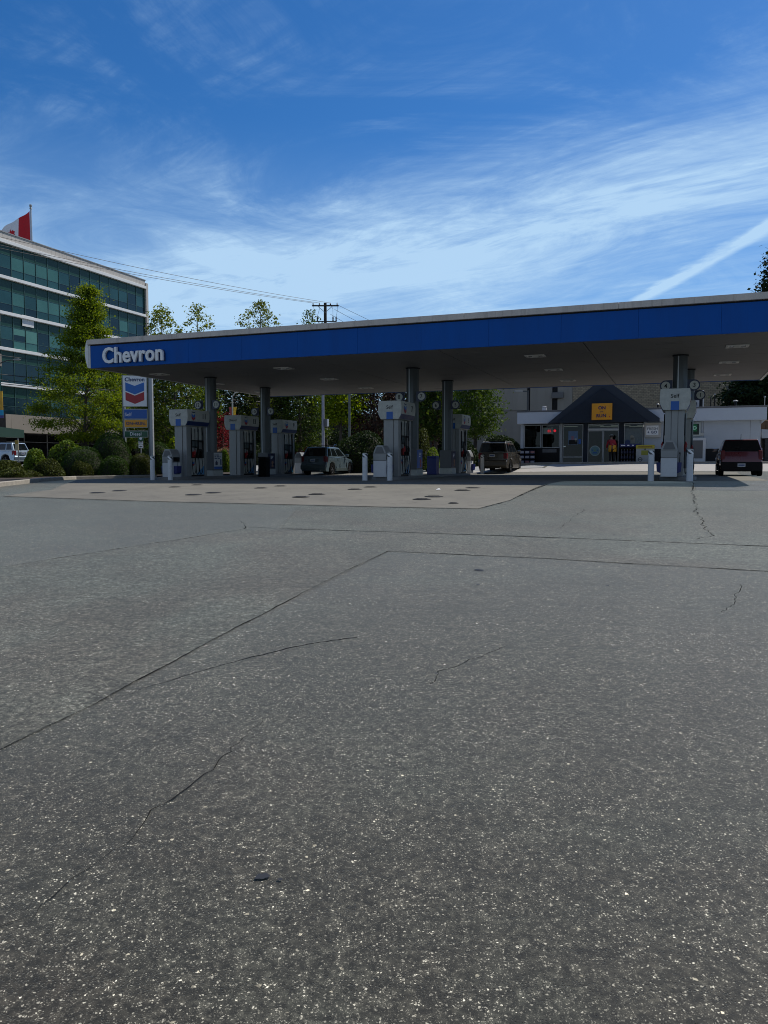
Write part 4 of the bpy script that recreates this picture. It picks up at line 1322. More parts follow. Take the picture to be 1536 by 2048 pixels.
# hedges and low dark shrubs
HG = 'dark shrubs beyond the forecourt'
def low(label, px0, px1, pytop, y, m, seed, n=5000, **k):
    x0, x1 = X(px0, y), X(px1, y); xc = (x0 + x1) / 2; g = H(xc, y)
    return shrub('dark_shrub', label, xc, y, (x1 - x0) / 2, k.pop('ry', 1.2), AT((px0 + px1) / 2, pytop, y).z - g, m, seed, n=n, leaf=k.pop('leaf', 0.13), group=HG, rough=k.pop('rough', 0.06), **k)
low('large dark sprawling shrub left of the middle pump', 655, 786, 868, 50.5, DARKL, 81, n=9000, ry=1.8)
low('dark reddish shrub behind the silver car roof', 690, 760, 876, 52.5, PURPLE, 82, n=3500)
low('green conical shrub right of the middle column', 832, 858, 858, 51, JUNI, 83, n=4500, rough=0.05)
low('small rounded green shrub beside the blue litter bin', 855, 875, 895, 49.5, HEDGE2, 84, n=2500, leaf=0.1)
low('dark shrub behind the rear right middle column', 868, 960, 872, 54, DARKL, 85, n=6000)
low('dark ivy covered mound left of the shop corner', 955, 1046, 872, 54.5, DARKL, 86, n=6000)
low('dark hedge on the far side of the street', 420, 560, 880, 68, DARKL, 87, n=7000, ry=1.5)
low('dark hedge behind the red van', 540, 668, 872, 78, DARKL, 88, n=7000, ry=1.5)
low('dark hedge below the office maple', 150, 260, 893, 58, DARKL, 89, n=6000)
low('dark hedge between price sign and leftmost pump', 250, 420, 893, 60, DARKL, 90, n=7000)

# far wood closing the view
def wood():
    rg = np.random.default_rng(5)
    n = 42000
    x = rg.uniform(-75, 75, n); 
    y = 125 + rg.uniform(0, 26, n) - x * 0.12
    top = 7 + 3.2 * np.sin(x * 0.21) + 2.2 * np.sin(x * 0.53 + 1) + 1.4 * np.sin(x * 1.3)
    z = 2.0 + rg.uniform(0, 1, n) ** 0.8 * (top + 2.5)
    b = leaves_mesh('woodland', np.stack([x, y, z], 1), 0.85, DARKL, None, 6)
    tag(b, 'dark far-off wood beyond the street', 'woodland', kind='stuff')
wood()

# ================================================================== OFFICE BUILDING
def office():
    # right-hand near... the facade runs away from the viewer along v
    yR = 110.0; pR = AT(288.5, 561, yR)          # top right corner of the facade
    pR = Vector((pR.x, yR, pR.z))
    Lf = 34.0
    ux = Vector((V[0], V[1], 0)); nx = Vector((U[0], U[1], 0))
    base = pR - ux * Lf
    g = 1.2
    t = thing('office_building', 'five storey office building with green glass and white floor bands', 'office building', (base.x, base.y, g), CA + pi / 2)
    # local frame: x along facade (away), y points to the left (-u) i.e. into the building
    top = pR.z - g
    D = 30.0
    bands = []
    # heights of the white bands (bottoms) above base, 4 m storeys
    tb = top - 0.62 - 0.0
    WB = mat('white_band', (0.66, 0.66, 0.64), 0.5, var=0.05, scale=0.5)
    BEI = mat('beige_cladding', (0.21, 0.185, 0.15), 0.8, var=0.08, scale=0.6, dirt=0.1)
    PAR = mat('parapet_cladding', (0.44, 0.41, 0.37), 0.7, var=0.08, scale=0.8)
    MUL = mat('mullion_green', (0.035, 0.085, 0.075), 0.4)
    SPA = mat('spandrel_green', (0.016, 0.050, 0.034), 0.25, var=0.15, scale=0.4, spec=0.25)
    VIS = [mat('vision_a', (0.007, 0.022, 0.029), 0.04, var=0.3, scale=0.25, spec=0.35),
           mat('vision_b', (0.018, 0.062, 0.064), 0.05, var=0.3, scale=0.25, spec=0.35),
           mat('vision_c', (0.046, 0.132, 0.115), 0.08, var=0.15, scale=0.3, spec=0.35),
           mat('vision_d', (0.08, 0.20, 0.165), 0.15, var=0.1, scale=0.3, spec=0.35)]
    b = MB(); b.box(0.02, Lf - 0.3, 0.5, D, 7.2, top - 1.0); b.box(0.4, Lf - 0.8, 3.0, D - 1, -1.5, 7.2, 0)
    b.build('core', DARK, t)
    nb = int(round(Lf / 1.83)); bw = Lf / nb
    # parapet
    b = MB()
    for i in range(nb * 3):
        b.box(i * bw / 3 + 0.01, (i + 1) * bw / 3 - 0.01, -0.12, 0.5, top - 0.80, top - 0.02)
    b.build('parapet', PAR, t)
    b = MB(); b.box(-0.1, Lf + 0.1, -0.2, 0.8, top - 0.018, top + 0.08); b.build('parapet_cap', GREY, t)
    b = MB(); b.box(-0.05, Lf + 0.05, -0.30, 0.6, top - 1.19, top - 0.81); b.build('floor_band', WB, t, bevel=0.03)
    z = top - 1.19
    rnd = random.Random(8)
    for fl in range(5):
        z1 = z; z0 = z - (3.55 if fl < 4 else 3.1)
        for i in range(nb):
            r = rnd.random()
            vm = 1 if r < 0.42 else (2 if r < 0.70 else (3 if r < 0.82 else 0))
            if fl >= 3: vm = max(0, vm - 1)
            wb = MB(); x0 = i * bw + 0.035; x1 = (i + 1) * bw - 0.035; y0 = 0.06 + (fl % 2) * 0.0
            wb.box(x0, x1, y0, y0 + 0.06, z1 - 1.15, z1 - 0.01, 0)
            if vm == 3 and rnd.random() < 0.7:
                zz = z0 + 0.95 + rnd.uniform(0.1, 0.9)
                wb.box(x0, x1, y0, y0 + 0.06, zz, z1 - 1.20, 1 + vm); wb.box(x0, x1, y0, y0 + 0.06, z0 + 0.95, zz - 0.005, 1)
            else:
                wb.box(x0, x1, y0, y0 + 0.06, z0 + 0.95, z1 - 1.20, 1 + vm)
            wb.box(x0, x1, y0, y0 + 0.06, z0 + 0.02, z0 + 0.90, 1 + max(0, vm - 1))
            wb.build('window', [SPA] + VIS, t)
        b = MB()
        for i in range(nb + 1):
            b.box(i * bw - 0.03, i * bw + 0.03, 0.0, 0.13, z0, z1 - 0.002)
        b.box(0.03, Lf - 0.03, 0.03, 0.12, z1 - 1.195, z1 - 1.155); b.box(0.03, Lf - 0.03, 0.03, 0.12, z0 + 0.905, z0 + 0.945)
        b.build('mullions', MUL, t)
        if fl < 4:
            b = MB(); b.box(-0.05, Lf + 0.05, -0.30, 0.6, z0 - 0.37, z0 - 0.02); b.build('floor_band', WB, t, bevel=0.03)
        z = z0 - 0.40
    zb = z0
    # beige band above the shops, then recessed shop glass
    b = MB()
    for i in range(7):
        a = i * Lf / 7
        b.box(a + 0.01, a + Lf / 7 - 0.01, -0.35, 0.9, zb - 2.0, zb - 0.002)
    b.build('beige_band', BEI, t)
    b = MB(); b.box(0, Lf, 0.9, 2.9, zb - 2.05, zb - 1.9); b.build('shop_soffit', DARK, t)
    b = MB()
    for i in range(nb // 2 + 1):
        b.box(i * bw * 2 - 0.05, i * bw * 2 + 0.05, 2.5, 2.62, -1.5, zb - 2.06)
    b.box(0.05, Lf, 2.52, 2.6, zb - 3.0, zb - 2.92)
    b.build('shop_mullions', MIDGREY, t)
    b = MB(); b.box(0, Lf - 0.8, 2.7, 2.75, -1.5, zb - 2.07); b.build('shop_glass', mat('shop_dark_glass', (0.006, 0.007, 0.008), 0.05, spec=0.6), t)
    # end return (facade turning away at the far corner) with beige panels
    b = MB()
    for k in range(5):
        b.box(Lf + 0.06, Lf + 0.5, -0.25, D - 2, 5.7 + k * 4.0, 5.7 + k * 4.0 + 3.9)
    b.build('end_wall', PAR, t)
    b = MB(); b.box(Lf * 0.07, Lf - 1, 1.0, D - 1, top - 1.1, top - 0.9); b.build('roof', MIDGREY, t)
    # notice in a window: white panel on the third row near the left
    b = MB(); x0 = Lf * 0.0
    return t, base, ux, nx, top + g, Lf, bw, g
off_t, off_base, off_u, off_n, off_top, off_L, off_bw, off_g = office()

def office_local(px, y_guess=None):
    """x along the facade for a photo column"""
    a = (px - 768) / F_PX
    # base + u*s : X = a*Y
    s = (a * off_base.y - off_base.x) / (off_u.x - a * off_u.y)
    return s
# white 'notice' hung in a window on the third row
s0 = office_local(65)
P = off_base + off_u * s0
zc = AT(65, 643, P.y).z
t = MB(); t.box(-0.85, 0.85, -0.02, 0.02, -0.62, 0.62)
o = t.build('window_notice', WHITE, None, loc=(P.x + U[0] * 0.0, P.y, zc), rz=CA + pi / 2)
o.location.x += U[0] * 0.05; o.location.y += U[1] * 0.05
tag(o, 'white paper notice hung in a third row office window', 'notice')

# near bay of the office at the very edge of the photo
def bay():
    y = 70.0
    xr = X(7, y)
    t = thing('office_wing', 'narrow beige and glass edge of a nearer wing at the left edge', 'building', (xr, y, 1.0), CA + pi / 2)
    BEI = MATS['beige_cladding']; 
    zt = AT(3, 430, y).z - 1.0
    b = MB(); b.box(-9, 0.0, 0.05, 9, 6.5, zt - 1.4); b.box(-9, 0.4, 0.0, 9, 0.0, 5.2, 1); b.build('wing_core', [MATS['mullion_green'], DARK], t)
    for i in range(5):
        z0 = 5.3 + i * 4.0
        if z0 + 3 > zt: break
        b = MB(); b.box(-9, 0.06, -0.1, 9.05, z0, z0 + 1.1); b.build('wing_band', BEI if i < 3 else MATS['parapet_cladding'], t)
        b = MB()
        for k in range(5): b.box(-8.9 + k * 1.8, -7.2 + k * 1.8, -0.02, 0.045, z0 + 1.15, z0 + 3.9, k % 2)
        b.build('wing_window', [MATS['vision_b'], MATS['vision_c']], t)
    b = MB(); b.box(-9, 0.1, -0.12, 9.1, zt - 1.38, zt); b.build('wing_parapet', MATS['parapet_cladding'], t)
    b = MB(); b.prism([(-2.2, 2.9), (0.9, 2.9), (0.9, 3.6), (-2.2, 3.8)], 'y', -1.6, 0.6) ; b.build('shop_awning', mat('awning_green', (0.008, 0.045, 0.032), 0.7), t)
bay()

# ================================================================== CONCRETE AND BRICK BUILDING BEHIND THE SHOP
def backbuilding():
    # plane parallel to u, about 24 m behind the shop front
    CW = mat('cast_concrete', (0.28, 0.262, 0.225), 0.85, var=0.16, scale=0.5, dirt=0.18, streak=True)
    m = bpy.data.materials.new('beige_brick'); m.use_nodes = True
    T = m.node_tree; b_ = T.nodes['Principled BSDF']; b_.inputs['Roughness'].default_value = 0.85
    tc = N(T, 'ShaderNodeTexCoord'); mp = N(T, 'ShaderNodeMapping'); mp.inputs['Rotation'].default_value = (pi / 2, 0, 0)
    br = N(T, 'ShaderNodeTexBrick', inp={'Scale': 1.0, 'Mortar Size': 0.014, 'Brick Width': 0.30, 'Row Height': 0.15, 'Color1': (0.36, 0.30, 0.205, 1), 'Color2': (0.25, 0.205, 0.14, 1), 'Mortar': (0.13, 0.11, 0.08, 1)})
    T.links.new(tc.outputs['Object'], mp.inputs[0]); T.links.new(mp.outputs[0], br.inputs['Vector']); T.links.new(br.outputs['Color'], b_.inputs['Base Color'])
    p0 = (X(915, 78), 78.0)
    t = thing('concrete_building', 'large grey concrete and beige brick building behind the shop', 'building', (p0[0], p0[1], 1.2), CA)
    def tx(px):
        a = (px - 768) / F_PX
        return (a * p0[1] - p0[0]) / (U[0] - a * U[1])
    x1, x2, x3 = tx(1052), tx(1102), tx(1142)
    x4 = tx(1520)
    zj = AT(990, 823, 77).z - 1.2
    b = MB()
    b.box(0, x1 - 0.02, 0, 10, zj + 0.02, 13.0); b.box(0, x1 - 0.02, 0.05, 10, -1, zj - 0.02)
    b.box(x1 + 0.3, x2 - 0.02, 0, 10, zj - 4, 13.0); b.box(x1 + 0.3, x2, 0.05, 10, -1, zj - 4.02)
    b.box(x2 + 0.5, x3, 0, 10, -1, 13.0)
    b.build('concrete_wall', CW, t, bevel=0.02)
    b = MB(); b.box(x1, x1 + 0.28, 0.2, 10, -1, 12.9); b.box(x2, x2 + 0.48, 0.2, 10, -1, 12.9); b.build('wall_recess', DARK, t)
    b = MB(); b.box(x3 + 0.02, x4, 0.0, 10, -1, 13.0); b.build('brick_wall', m, t)
    for px, py in ((1113, 791), (1460, 779)):
        xx = tx(px); Y = p0[1] + U[1] * xx; zz = AT(px, py, Y).z - 1.2
        b = MB(); b.box(xx - 0.55, xx + 0.55, -0.35, -0.003, zz - 0.28, zz + 0.28); b.build('wall_lamp', MIDGREY, t, bevel=0.05)
    # tall blue banner sign at the left end
    xx = tx(918); b = MB(); b.box(xx - 0.45, xx + 0.45, -0.5, -0.05, 6.0, 12); b.build('blue_sign_panel', mat('deep_blue_sign', (0.01, 0.012, 0.16), 0.4), t)
backbuilding()
# dark block at the street beyond (shops across the road) seen behind the pumps
def far_shops():
    t = thing('low_shop_building', 'low dark building across the street behind the trees', 'building', (X(180, 120), 120, 3.0), CA)
    b = MB(); b.box(0, 60, 0, 12, -2, 4.6); b.build('shop_wall', mat('dark_wall', (0.05, 0.05, 0.048), 0.8), t)
    b = MB(); b.box(-0.3, 60.3, -0.5, 12.3, 4.62, 5.1); b.build('shop_roof', MIDGREY, t)
    for i in range(14):
        b = MB(); b.box(1 + i * 4.2, 4.4 + i * 4.2, -0.06, -0.002, -0.5, 3.4); b.build('shop_window', MATS['shop_dark_glass'], t)
far_shops()
# ================================================================== SHOP
SH = (8.86, 51.1)
SHG = 1.55
SHL = 14.9
def stx(px):
    """distance along the shop front for a photo column"""
    a = (px - 768) / F_PX
    return (a * SH[1] - SH[0]) / (U[0] - a * U[1])
def stz(px, py):
    s = stx(px); return AT(px, py, SH[1] + U[1] * s).z - SHG

SHOPWALL = mat('shop_wall_paint', (0.42, 0.45, 0.48), 0.6, var=0.06, scale=0.8, dirt=0.1)
SHOPFAS = mat('shop_fascia_paint', (0.50, 0.54, 0.58), 0.5, var=0.05, scale=0.8, dirt=0.08)
FRAME = mat('window_frame_grey', (0.34, 0.35, 0.35), 0.4, metal=0.4)
SGLASS = glass_mat('shop_glass', 0.30)

def build_shop():
    t = thing('convenience_shop', 'white walled petrol station shop with dark navy gable over its entrance', 'shop', (SH[0], SH[1], SHG), CA)
    D = 9.0
    top = stz(1035, 823.5); fb = stz(1036, 848.5)
    e = [stx(p) for p in (1040, 1047, 1081.5, 1118, 1124, 1165, 1173.5, 1236, 1246, 1284.5, 1518)]
    x0, xa, xb, xc, xd, xe, xf, xg, xh, xi, x1 = e
    # walls (front wall is built round the openings)
    b = MB()
    b.box(x0, xa - 0.03, 0.0, 0.25, -0.15, fb - 0.002)
    b.box(x1 - 0.25, x1, 0.252, D, -0.3, fb); b.box(x0, x0 + 0.25, 0.252, D, -0.3, fb); b.box(x0 + 0.252, x1 - 0.252, D - 0.25, D, -0.3, fb)
    zpl = stz(1450, 897)
    b.box(xi + 0.03, x1, 0.0, 0.25, zpl, fb - 0.002)
    b.build('wall', SHOPWALL, t)
    for p in (1333, 1404, 1497):
        b = MB(); xx = stx(p); b.box(xx - 0.008, xx + 0.008, -0.004, -0.001, zpl, fb - 0.01)
        b.build('wall_joint', MIDGREY, t)
    b = MB(); b.box(xi + 0.03, x1 + 0.003, -0.003, 0.25, -0.3, zpl - 0.002); b.build('black_plinth', DARK, t)
    # fascia
    fx0, fx1 = stx(1035), stx(1528)
    b = MB(); b.box(fx0, fx1, -0.35, D + 0.1, fb, top - 0.07); b.build('fascia', SHOPFAS, t, bevel=0.01)
    b = MB(); b.box(fx0 - 0.03, fx1 + 0.03, -0.38, D + 0.12, top - 0.068, top + 0.03); b.build('fascia_cap', MIDGREY, t, bevel=0.01)
    b = MB(); b.prism([(fx1 - 0.02, fb - 0.002), (x1 + 0.01, fb - 0.002), (x1 + 0.01, fb - 0.22)], 'y', -0.1, D); b.build('fascia_bracket', SHOPFAS, t)
    # piers
    b = MB(); b.box(xc + 0.02, xd - 0.03, -0.03, 0.2, -0.15, fb - 0.003); b.build('light_pier', FRAME, t)
    b = MB(); b.box(xe, xf, -0.06, 0.2, -0.15, fb - 0.003); b.build('navy_pier', NAVY, t)
    b = MB(); b.box(xg, xh - 0.02, -0.06, 0.2, -0.15, fb - 0.003); b.build('navy_pier', NAVY, t)
    # windows: frame + pane
    def window(xl, xr, zl, zh, name='window', bars=()):
        f = MB(); w = 0.05
        f.box(xl, xl + w, 0.0, 0.1, zl, zh); f.box(xr - w, xr, 0.0, 0.1, zl, zh)
        f.box(xl + w, xr - w, 0.0, 0.1, zl, zl + w); f.box(xl + w, xr - w, 0.0, 0.1, zh - w, zh)
        for bz in bars: f.box(xl + w, xr - w, 0.005, 0.09, bz - 0.03, bz + 0.03)
        o = f.build(name, FRAME, t)
        g = MB(); g.box(xl + w, xr - w, 0.045, 0.055, zl + w, zh - w); g.build('pane', SGLASS, o)
        return o
    zs = stz(1065, 896); zt = fb - 0.06
    wA = window(xa, xb - 0.02, zs, zt); wB = window(xb + 0.02, xc, zs, zt)
    g = MB(); g.box(xa + 0.06, xb - 0.08, 0.075, 0.085, stz(1065, 872), zt - 0.05); g.build('window_blind', mat('blind_cloth', (0.20, 0.24, 0.22), 0.7, var=0.1), wA)
    b = MB(); b.box(xa - 0.02, xc + 0.02, 0.0, 0.1, -0.15, zs - 0.003); b.build('dark_panel', DARK, t)
    b = MB(); b.box(stx(1084), stx(1112), -0.02, -0.001, stz(1098, 905), stz(1098, 898)); b.build('notice', MIDGREY, t)
    wC = window(xd, xe - 0.01, 0.0, zt, 'glass_door', bars=(stz(1150, 914),))
    # poster in the left door
    g = MB(); g.box(stx(1135), stx(1154), 0.03, 0.043, stz(1145, 889), stz(1145, 862), 0); g.box(stx(1136), stx(1153), 0.02, 0.029, stz(1145, 888.5), stz(1145, 880), 1)
    g.box(stx(1141), stx(1146), 0.02, 0.029, stz(1145, 880), stz(1145, 872), 2); g.box(stx(1148), stx(1152), 0.02, 0.029, stz(1145, 884), stz(1145, 877), 3)
    g.build('door_poster', [mat('poster_sky', (0.10, 0.17, 0.28), 0.4), DARK, mat('poster_pink', (0.25, 0.12, 0.16), 0.4), mat('poster_cream', (0.40, 0.38, 0.28), 0.4)], wC)
    g = MB(); g.box(stx(1155.5), stx(1160.5), 0.03, 0.043, stz(1158, 888), stz(1158, 878)); g.build('small_poster', PANELBLUE, wC)
    g = MB(); g.box(stx(1125.5), stx(1130), -0.04, -0.002, stz(1127, 893.5), stz(1127, 892)); g.build('door_handle', CHROME, wC)
    # entrance: transom and two sliding doors
    zh = stz(1205, 860.5)
    tr = window(xf + 0.01, xg - 0.01, zh + 0.10, zt, 'transom_window')
    b = MB(); b.box(xf + 0.01, xg - 0.01, -0.05, 0.12, zh, zh + 0.095); b.build('door_header', mat('header_light', (0.55, 0.55, 0.54), 0.4), t)
    xm = (xf + xg) / 2
    d1 = window(xf + 0.01, xm - 0.005, 0.0, zh - 0.005, 'sliding_door'); d2 = window(xm + 0.005, xg - 0.01, 0.0, zh - 0.005, 'sliding_door')
    for dd, a, c in ((d1, xf + 0.02, xm - 0.01), (d2, xm + 0.01, xg - 0.02)):
        g = MB(); g.box(a, c, -0.012, -0.002, 0.0, 0.13); g.build('kick_plate', mat('kick_metal', (0.5, 0.5, 0.49), 0.4), dd)
    g = MB(); cx, cz = stx(1188.5), stz(1188.5, 901.5)
    g.disc((cx, 0.036, cz), 0.33, 'y', 0.012, 28, 0); g.disc((cx, 0.026, cz), 0.28, 'y', 0.006, 28, 1)
    for k in range(3): g.disc((cx - 0.15 + 0.15 * k, 0.020, cz + 0.03), 0.055, 'y', 0.005, 14, 2 if k != 1 else 3)
    g.box(cx - 0.14, cx + 0.14, 0.018, 0.0225, cz - 0.17, cz - 0.09, 4)
    g.build('round_decal', [mat('decal_rim', (0.35, 0.42, 0.40), 0.5), mat('decal_teal', (0.12, 0.24, 0.24), 0.5), mat('decal_blue', (0.03, 0.12, 0.30), 0.5), mat('decal_green', (0.15, 0.28, 0.08), 0.5), PANELBLUE], d1)
    # right-hand window
    wD = window(xh, xi, stz(1265, 893), zt)
    g = MB(); g.box(xh + 0.07, xi - 0.07, 0.03, 0.042, stz(1265, 893) + 0.06, zt - 0.32, 0); g.box(stx(1259), stx(1268), 0.02, 0.029, stz(1263, 886), stz(1263, 876), 1)
    g.disc((stx(1262), 0.024, stz(1262, 875)), 0.14, 'y', 0.008, 16, 1); g.disc((stx(1253), 0.024, stz(1253, 885)), 0.18, 'y', 0.008, 16, 2)
    g.build('window_poster', [mat('poster_grey_blue', (0.10, 0.125, 0.13), 0.25), mat('poster_sand', (0.22, 0.21, 0.17), 0.4), mat('poster_deep', (0.02, 0.04, 0.12), 0.4)], wD)
    b = MB(); b.box(xh, xi, 0.0, 0.1, -0.15, stz(1265, 893) - 0.003); b.build('dark_panel', DARK, t)
    # LED signs in the window
    RL = mat('red_led', (0.4, 0.01, 0.02), 0.4, emit=(1.0, 0.03, 0.05), estr=0.55)
    g = MB(); g.text('85', (stx(1097), 0.028, stz(1097, 862)), (1, 0, 0), (0, 0, 1), height=0.17, depth=0.006, bold=0.02); g.build('led_digits', RL, wB)
    g = MB(); g.disc((stx(1108), 0.026, stz(1108, 861.5)), 0.085, 'y', 0.008, 20); g.build('led_round', RL, wB)
    g = MB(); g.box(stx(1085), stx(1104.5), 0.034, 0.043, stz(1095, 868), stz(1095, 855)); g.build('price_card', mat('card_grey_green', (0.17, 0.21, 0.18), 0.5), wB)
    # gable over the entrance
    b = MB()
    gx0, gx1 = stx(1096), stx(1316.5); zg = fb - 0.02
    L_ = (stx(1184), stz(1184, 773.7)); R_ = (stx(1226), stz(1226, 773))
    sl = (L_[1] - zg) / (L_[0] - gx0); sr = (R_[1] - (zg + 0.22)) / (gx1 - R_[0])
    ax = (zg + 0.22 + sr * gx1 - zg + sl * gx0) / (sl + sr); az = zg + sl * (ax - gx0)
    b.prism([(gx0, zg), (gx1, zg), (gx1, zg + 0.22), (ax, az)], 'y', -0.62, -0.36)
    b.build('gable_frame', mat('navy_rake', (0.034, 0.043, 0.056), 0.55, spec=0.2), t)
    b = MB(); ix0, ix1 = stx(1110), stx(1296); ix, iz = stx(1204.5), stz(1204.5, 777)
    b.prism([(ix0, zg + 0.003), (ix1, zg + 0.003), (ix, iz)], 'y', -0.70, -0.622)
    b.build('gable_face', NAVY, t, bevel=0.01)
    # roof slopes running back
    b = MB()
    b.prism([(gx0 + 0.02, zg + 0.06), (gx1 - 0.02, zg + 0.12), (ax, az - 0.05)], 'y', -0.355, 4.5)
    b.build('gable_roof', mat('navy_metal_roof', (0.009, 0.014, 0.024), 0.55), t)
    # shop sign on the gable
    sx0, sx1 = stx(1183.5), stx(1223.5); sz0, sz1 = stz(1203, 841), stz(1203, 808.5)
    b = MB(); b.box(sx0, sx1, -0.86, -0.702, sz0, sz1); sg = b.build('shop_sign', ORANGE, t, bevel=0.02)
    sc = (sx0 + sx1) / 2; hh = sz1 - sz0
    b = MB()
    b.text('ON', (sc, -0.862, sz0 + hh * 0.73), (1, 0, 0), (0, 0, 1), height=hh * 0.21, depth=0.008, bold=0.035)
    b.text('the', (sc - 0.02, -0.862, sz0 + hh * 0.51), (1, 0, 0), (0, 0, 1), height=hh * 0.11, depth=0.008, bold=0.0)
    b.text('RUN', (sc - 0.03, -0.862, sz0 + hh * 0.25), (1, 0, 0), (0, 0, 1), height=hh * 0.21, depth=0.008, bold=0.035)
    b.build('sign_lettering', mat('sign_purple_blue', (0.012, 0.012, 0.09), 0.4), sg)
    b = MB(); b.disc((sc + 0.47, -0.866, sz0 + hh * 0.18), 0.035, 'y', 0.006, 14); b.build('sign_dot', RED, sg)
    # interior: floor, back wall, ceiling, light tubes
    b = MB(); b.box(x0 + 0.3, xi + 2, 0.3, 6.5, -0.02, 0.0); b.build('shop_floor', MIDGREY, t)
    b = MB(); b.box(x0 + 0.3, xi + 2, 6.5, 6.6, 0, fb - 0.1); b.build('inner_wall', mat('inner_wall', (0.12, 0.12, 0.12), 0.8), t)
    b = MB(); b.box(x0 + 0.3, xi + 2, 0.3, 6.5, fb - 0.1, fb - 0.05); b.build('shop_ceiling', mat('ceiling_dark', (0.10, 0.10, 0.10), 0.8), t)
    LT = mat('tube_light', (0.8, 0.8, 0.8), 0.5, emit=(1, 0.97, 0.9), estr=0.9)
    for k, (cx_, cy_) in enumerate(((4.7, 1.6), (5.6, 2.6), (6.4, 1.4), (8.0, 1.8), (3.0, 2.0), (7.4, 3.6))):
        b = MB(); b.box(cx_ - 0.6, cx_ + 0.6, cy_ - 0.05, cy_ + 0.05, fb - 0.13, fb - 0.102); b.build('tube_light', LT, t)
    return t, x0, x1, fb, top, D
shop_t, shx0, shx1, sh_fb, sh_top, shD = build_shop()
tag(shop_t)

def on_front(px, out=0.0):
    s = stx(px); return (SH[0] + U[0] * s - V[0] * out, SH[1] + U[1] * s - V[1] * out)

# shelves and goods inside
rndp = random.Random(12)
GOODS = [mat('goods_%s' % n, c, 0.5) for n, c in (('red', (0.35, 0.03, 0.03)), ('blue', (0.05, 0.14, 0.35)), ('white', (0.5, 0.5, 0.5)), ('green', (0.05, 0.2, 0.06)), ('amber', (0.45, 0.25, 0.03)), ('aqua', (0.12, 0.3, 0.38)))]
for k, (px, back_, lab) in enumerate(((1065, 1.3, 'shelf of goods behind the left blinded shop window'), (1102, 1.4, 'shelf of goods behind the window with red lights'),
                                (1186, 1.5, 'shelf of bottles behind the left sliding door'), (1222, 1.2, 'shelf of aqua bottles behind the right sliding door'), (1265, 1.6, 'shelf of goods behind the right poster window'))):
    x, y = on_front(px, -back_)
    t = thing('display_shelf', lab, 'shelf', (x, y, SHG), CA, 'shelves inside the shop')
    b = MB()
    for z in (0.1, 0.5, 0.9, 1.3): b.box(-0.5, 0.5, -0.2, 0.2, z, z + 0.03)
    b.box(-0.53, -0.5, -0.2, 0.2, 0, 1.6); b.box(0.5, 0.53, -0.2, 0.2, 0, 1.6)
    b.build('shelf_frame', MIDGREY, t)
    b = MB()
    for z in (0.13, 0.53, 0.93, 1.33):
        for q in range(9):
            h = rndp.uniform(0.18, 0.30); b.box(-0.48 + q * 0.107, -0.40 + q * 0.107, -0.18, -0.08, z, z + h, rndp.randrange(6) if k not in (3,) else 5)
    b.build('shelf_goods', GOODS, t)

# jug and bottle racks outside
def rack(label, px0, px1, py_top, rows, cols_, seed, style):
    x0, x1 = stx(px0), stx(px1); xc = (px0 + px1) / 2
    zt = stz(xc, py_top); P = on_front(xc, 0.75)
    w = (x1 - x0) / 2
    t = thing('goods_rack', label, 'rack', (P[0], P[1], SHG - 0.02), CA, 'racks of fluid bottles in front of the shop')
    b = MB()
    b.box(-w, -w + 0.04, -0.25, 0.25, 0, zt); b.box(w - 0.04, w, -0.25, 0.25, 0, zt); b.box(-w + 0.042, w - 0.042, 0.2, 0.24, 0, zt)
    for r in range(rows + 1): b.box(-w + 0.042, w - 0.042, -0.25, 0.198, 0.02 + r * (zt - 0.1) / rows, 0.05 + r * (zt - 0.1) / rows)
    b.build('rack_frame', BLACK, t)
    rnd = random.Random(seed)
    for r in range(rows):
        z = 0.052 + r * (zt - 0.1) / rows; hh = (zt - 0.1) / rows - 0.06
        b = MB()
        for c in range(cols_):
            cx = -w + 0.08 + (c + 0.5) * (2 * w - 0.16) / cols_; rr = (2 * w - 0.16) / cols_ * 0.40
            if style == 'box':
                b.box(cx - rr, cx + rr, -0.24, -0.02, z, z + hh * 0.85, 1); b.box(cx - rr * 0.9, cx + rr * 0.9, -0.247, -0.242, z + hh * 0.18, z + hh * 0.70, rnd.choice((0, 0, 2)))
            else:
                b.lathe([(rr, z), (rr, z + hh * 0.55), (rr * 0.35, z + hh * 0.78), (rr * 0.35, z + hh * 0.9)], 10, (cx, -0.12), 1)
                b.lathe([(rr * 0.45, z + hh * 0.78), (rr * 0.45, z + hh * 0.94)], 8, (cx, -0.12), 0)
        b.build('rack_goods', [mat('cap_pale', (0.34, 0.35, 0.38), 0.5), mat('bottle_dark_blue', (0.015, 0.02, 0.06), 0.35), mat('carton_pink', (0.30, 0.14, 0.14), 0.5)], t)
    return t
rack('dark rack of boxed oil cartons below the left shop window', 1041, 1077, 896.5, 3, 3, 1, 'box')
rack('black rack of capped bottles right of the person in red', 1238, 1272, 895, 3, 5, 2, 'bottle')
t = thing('leaflet_shelf', 'low dark blue shelf of leaflets on top of the bottle rack', 'shelf', (*on_front(1260, 0.55), SHG + stz(1260, 895) + 0.01), CA)
b = MB(); b.box(-0.62, 0.62, -0.15, 0.15, 0, 0.20); b.build('shelf_box', BLUEBIN, t)
b = MB()
for (a, c) in ((-0.55, -0.3), (-0.18, -0.05), (0.1, 0.22)): b.box(a, c, -0.165, -0.152, 0.07, 0.14)
b.build('leaflet', LETTER, t)

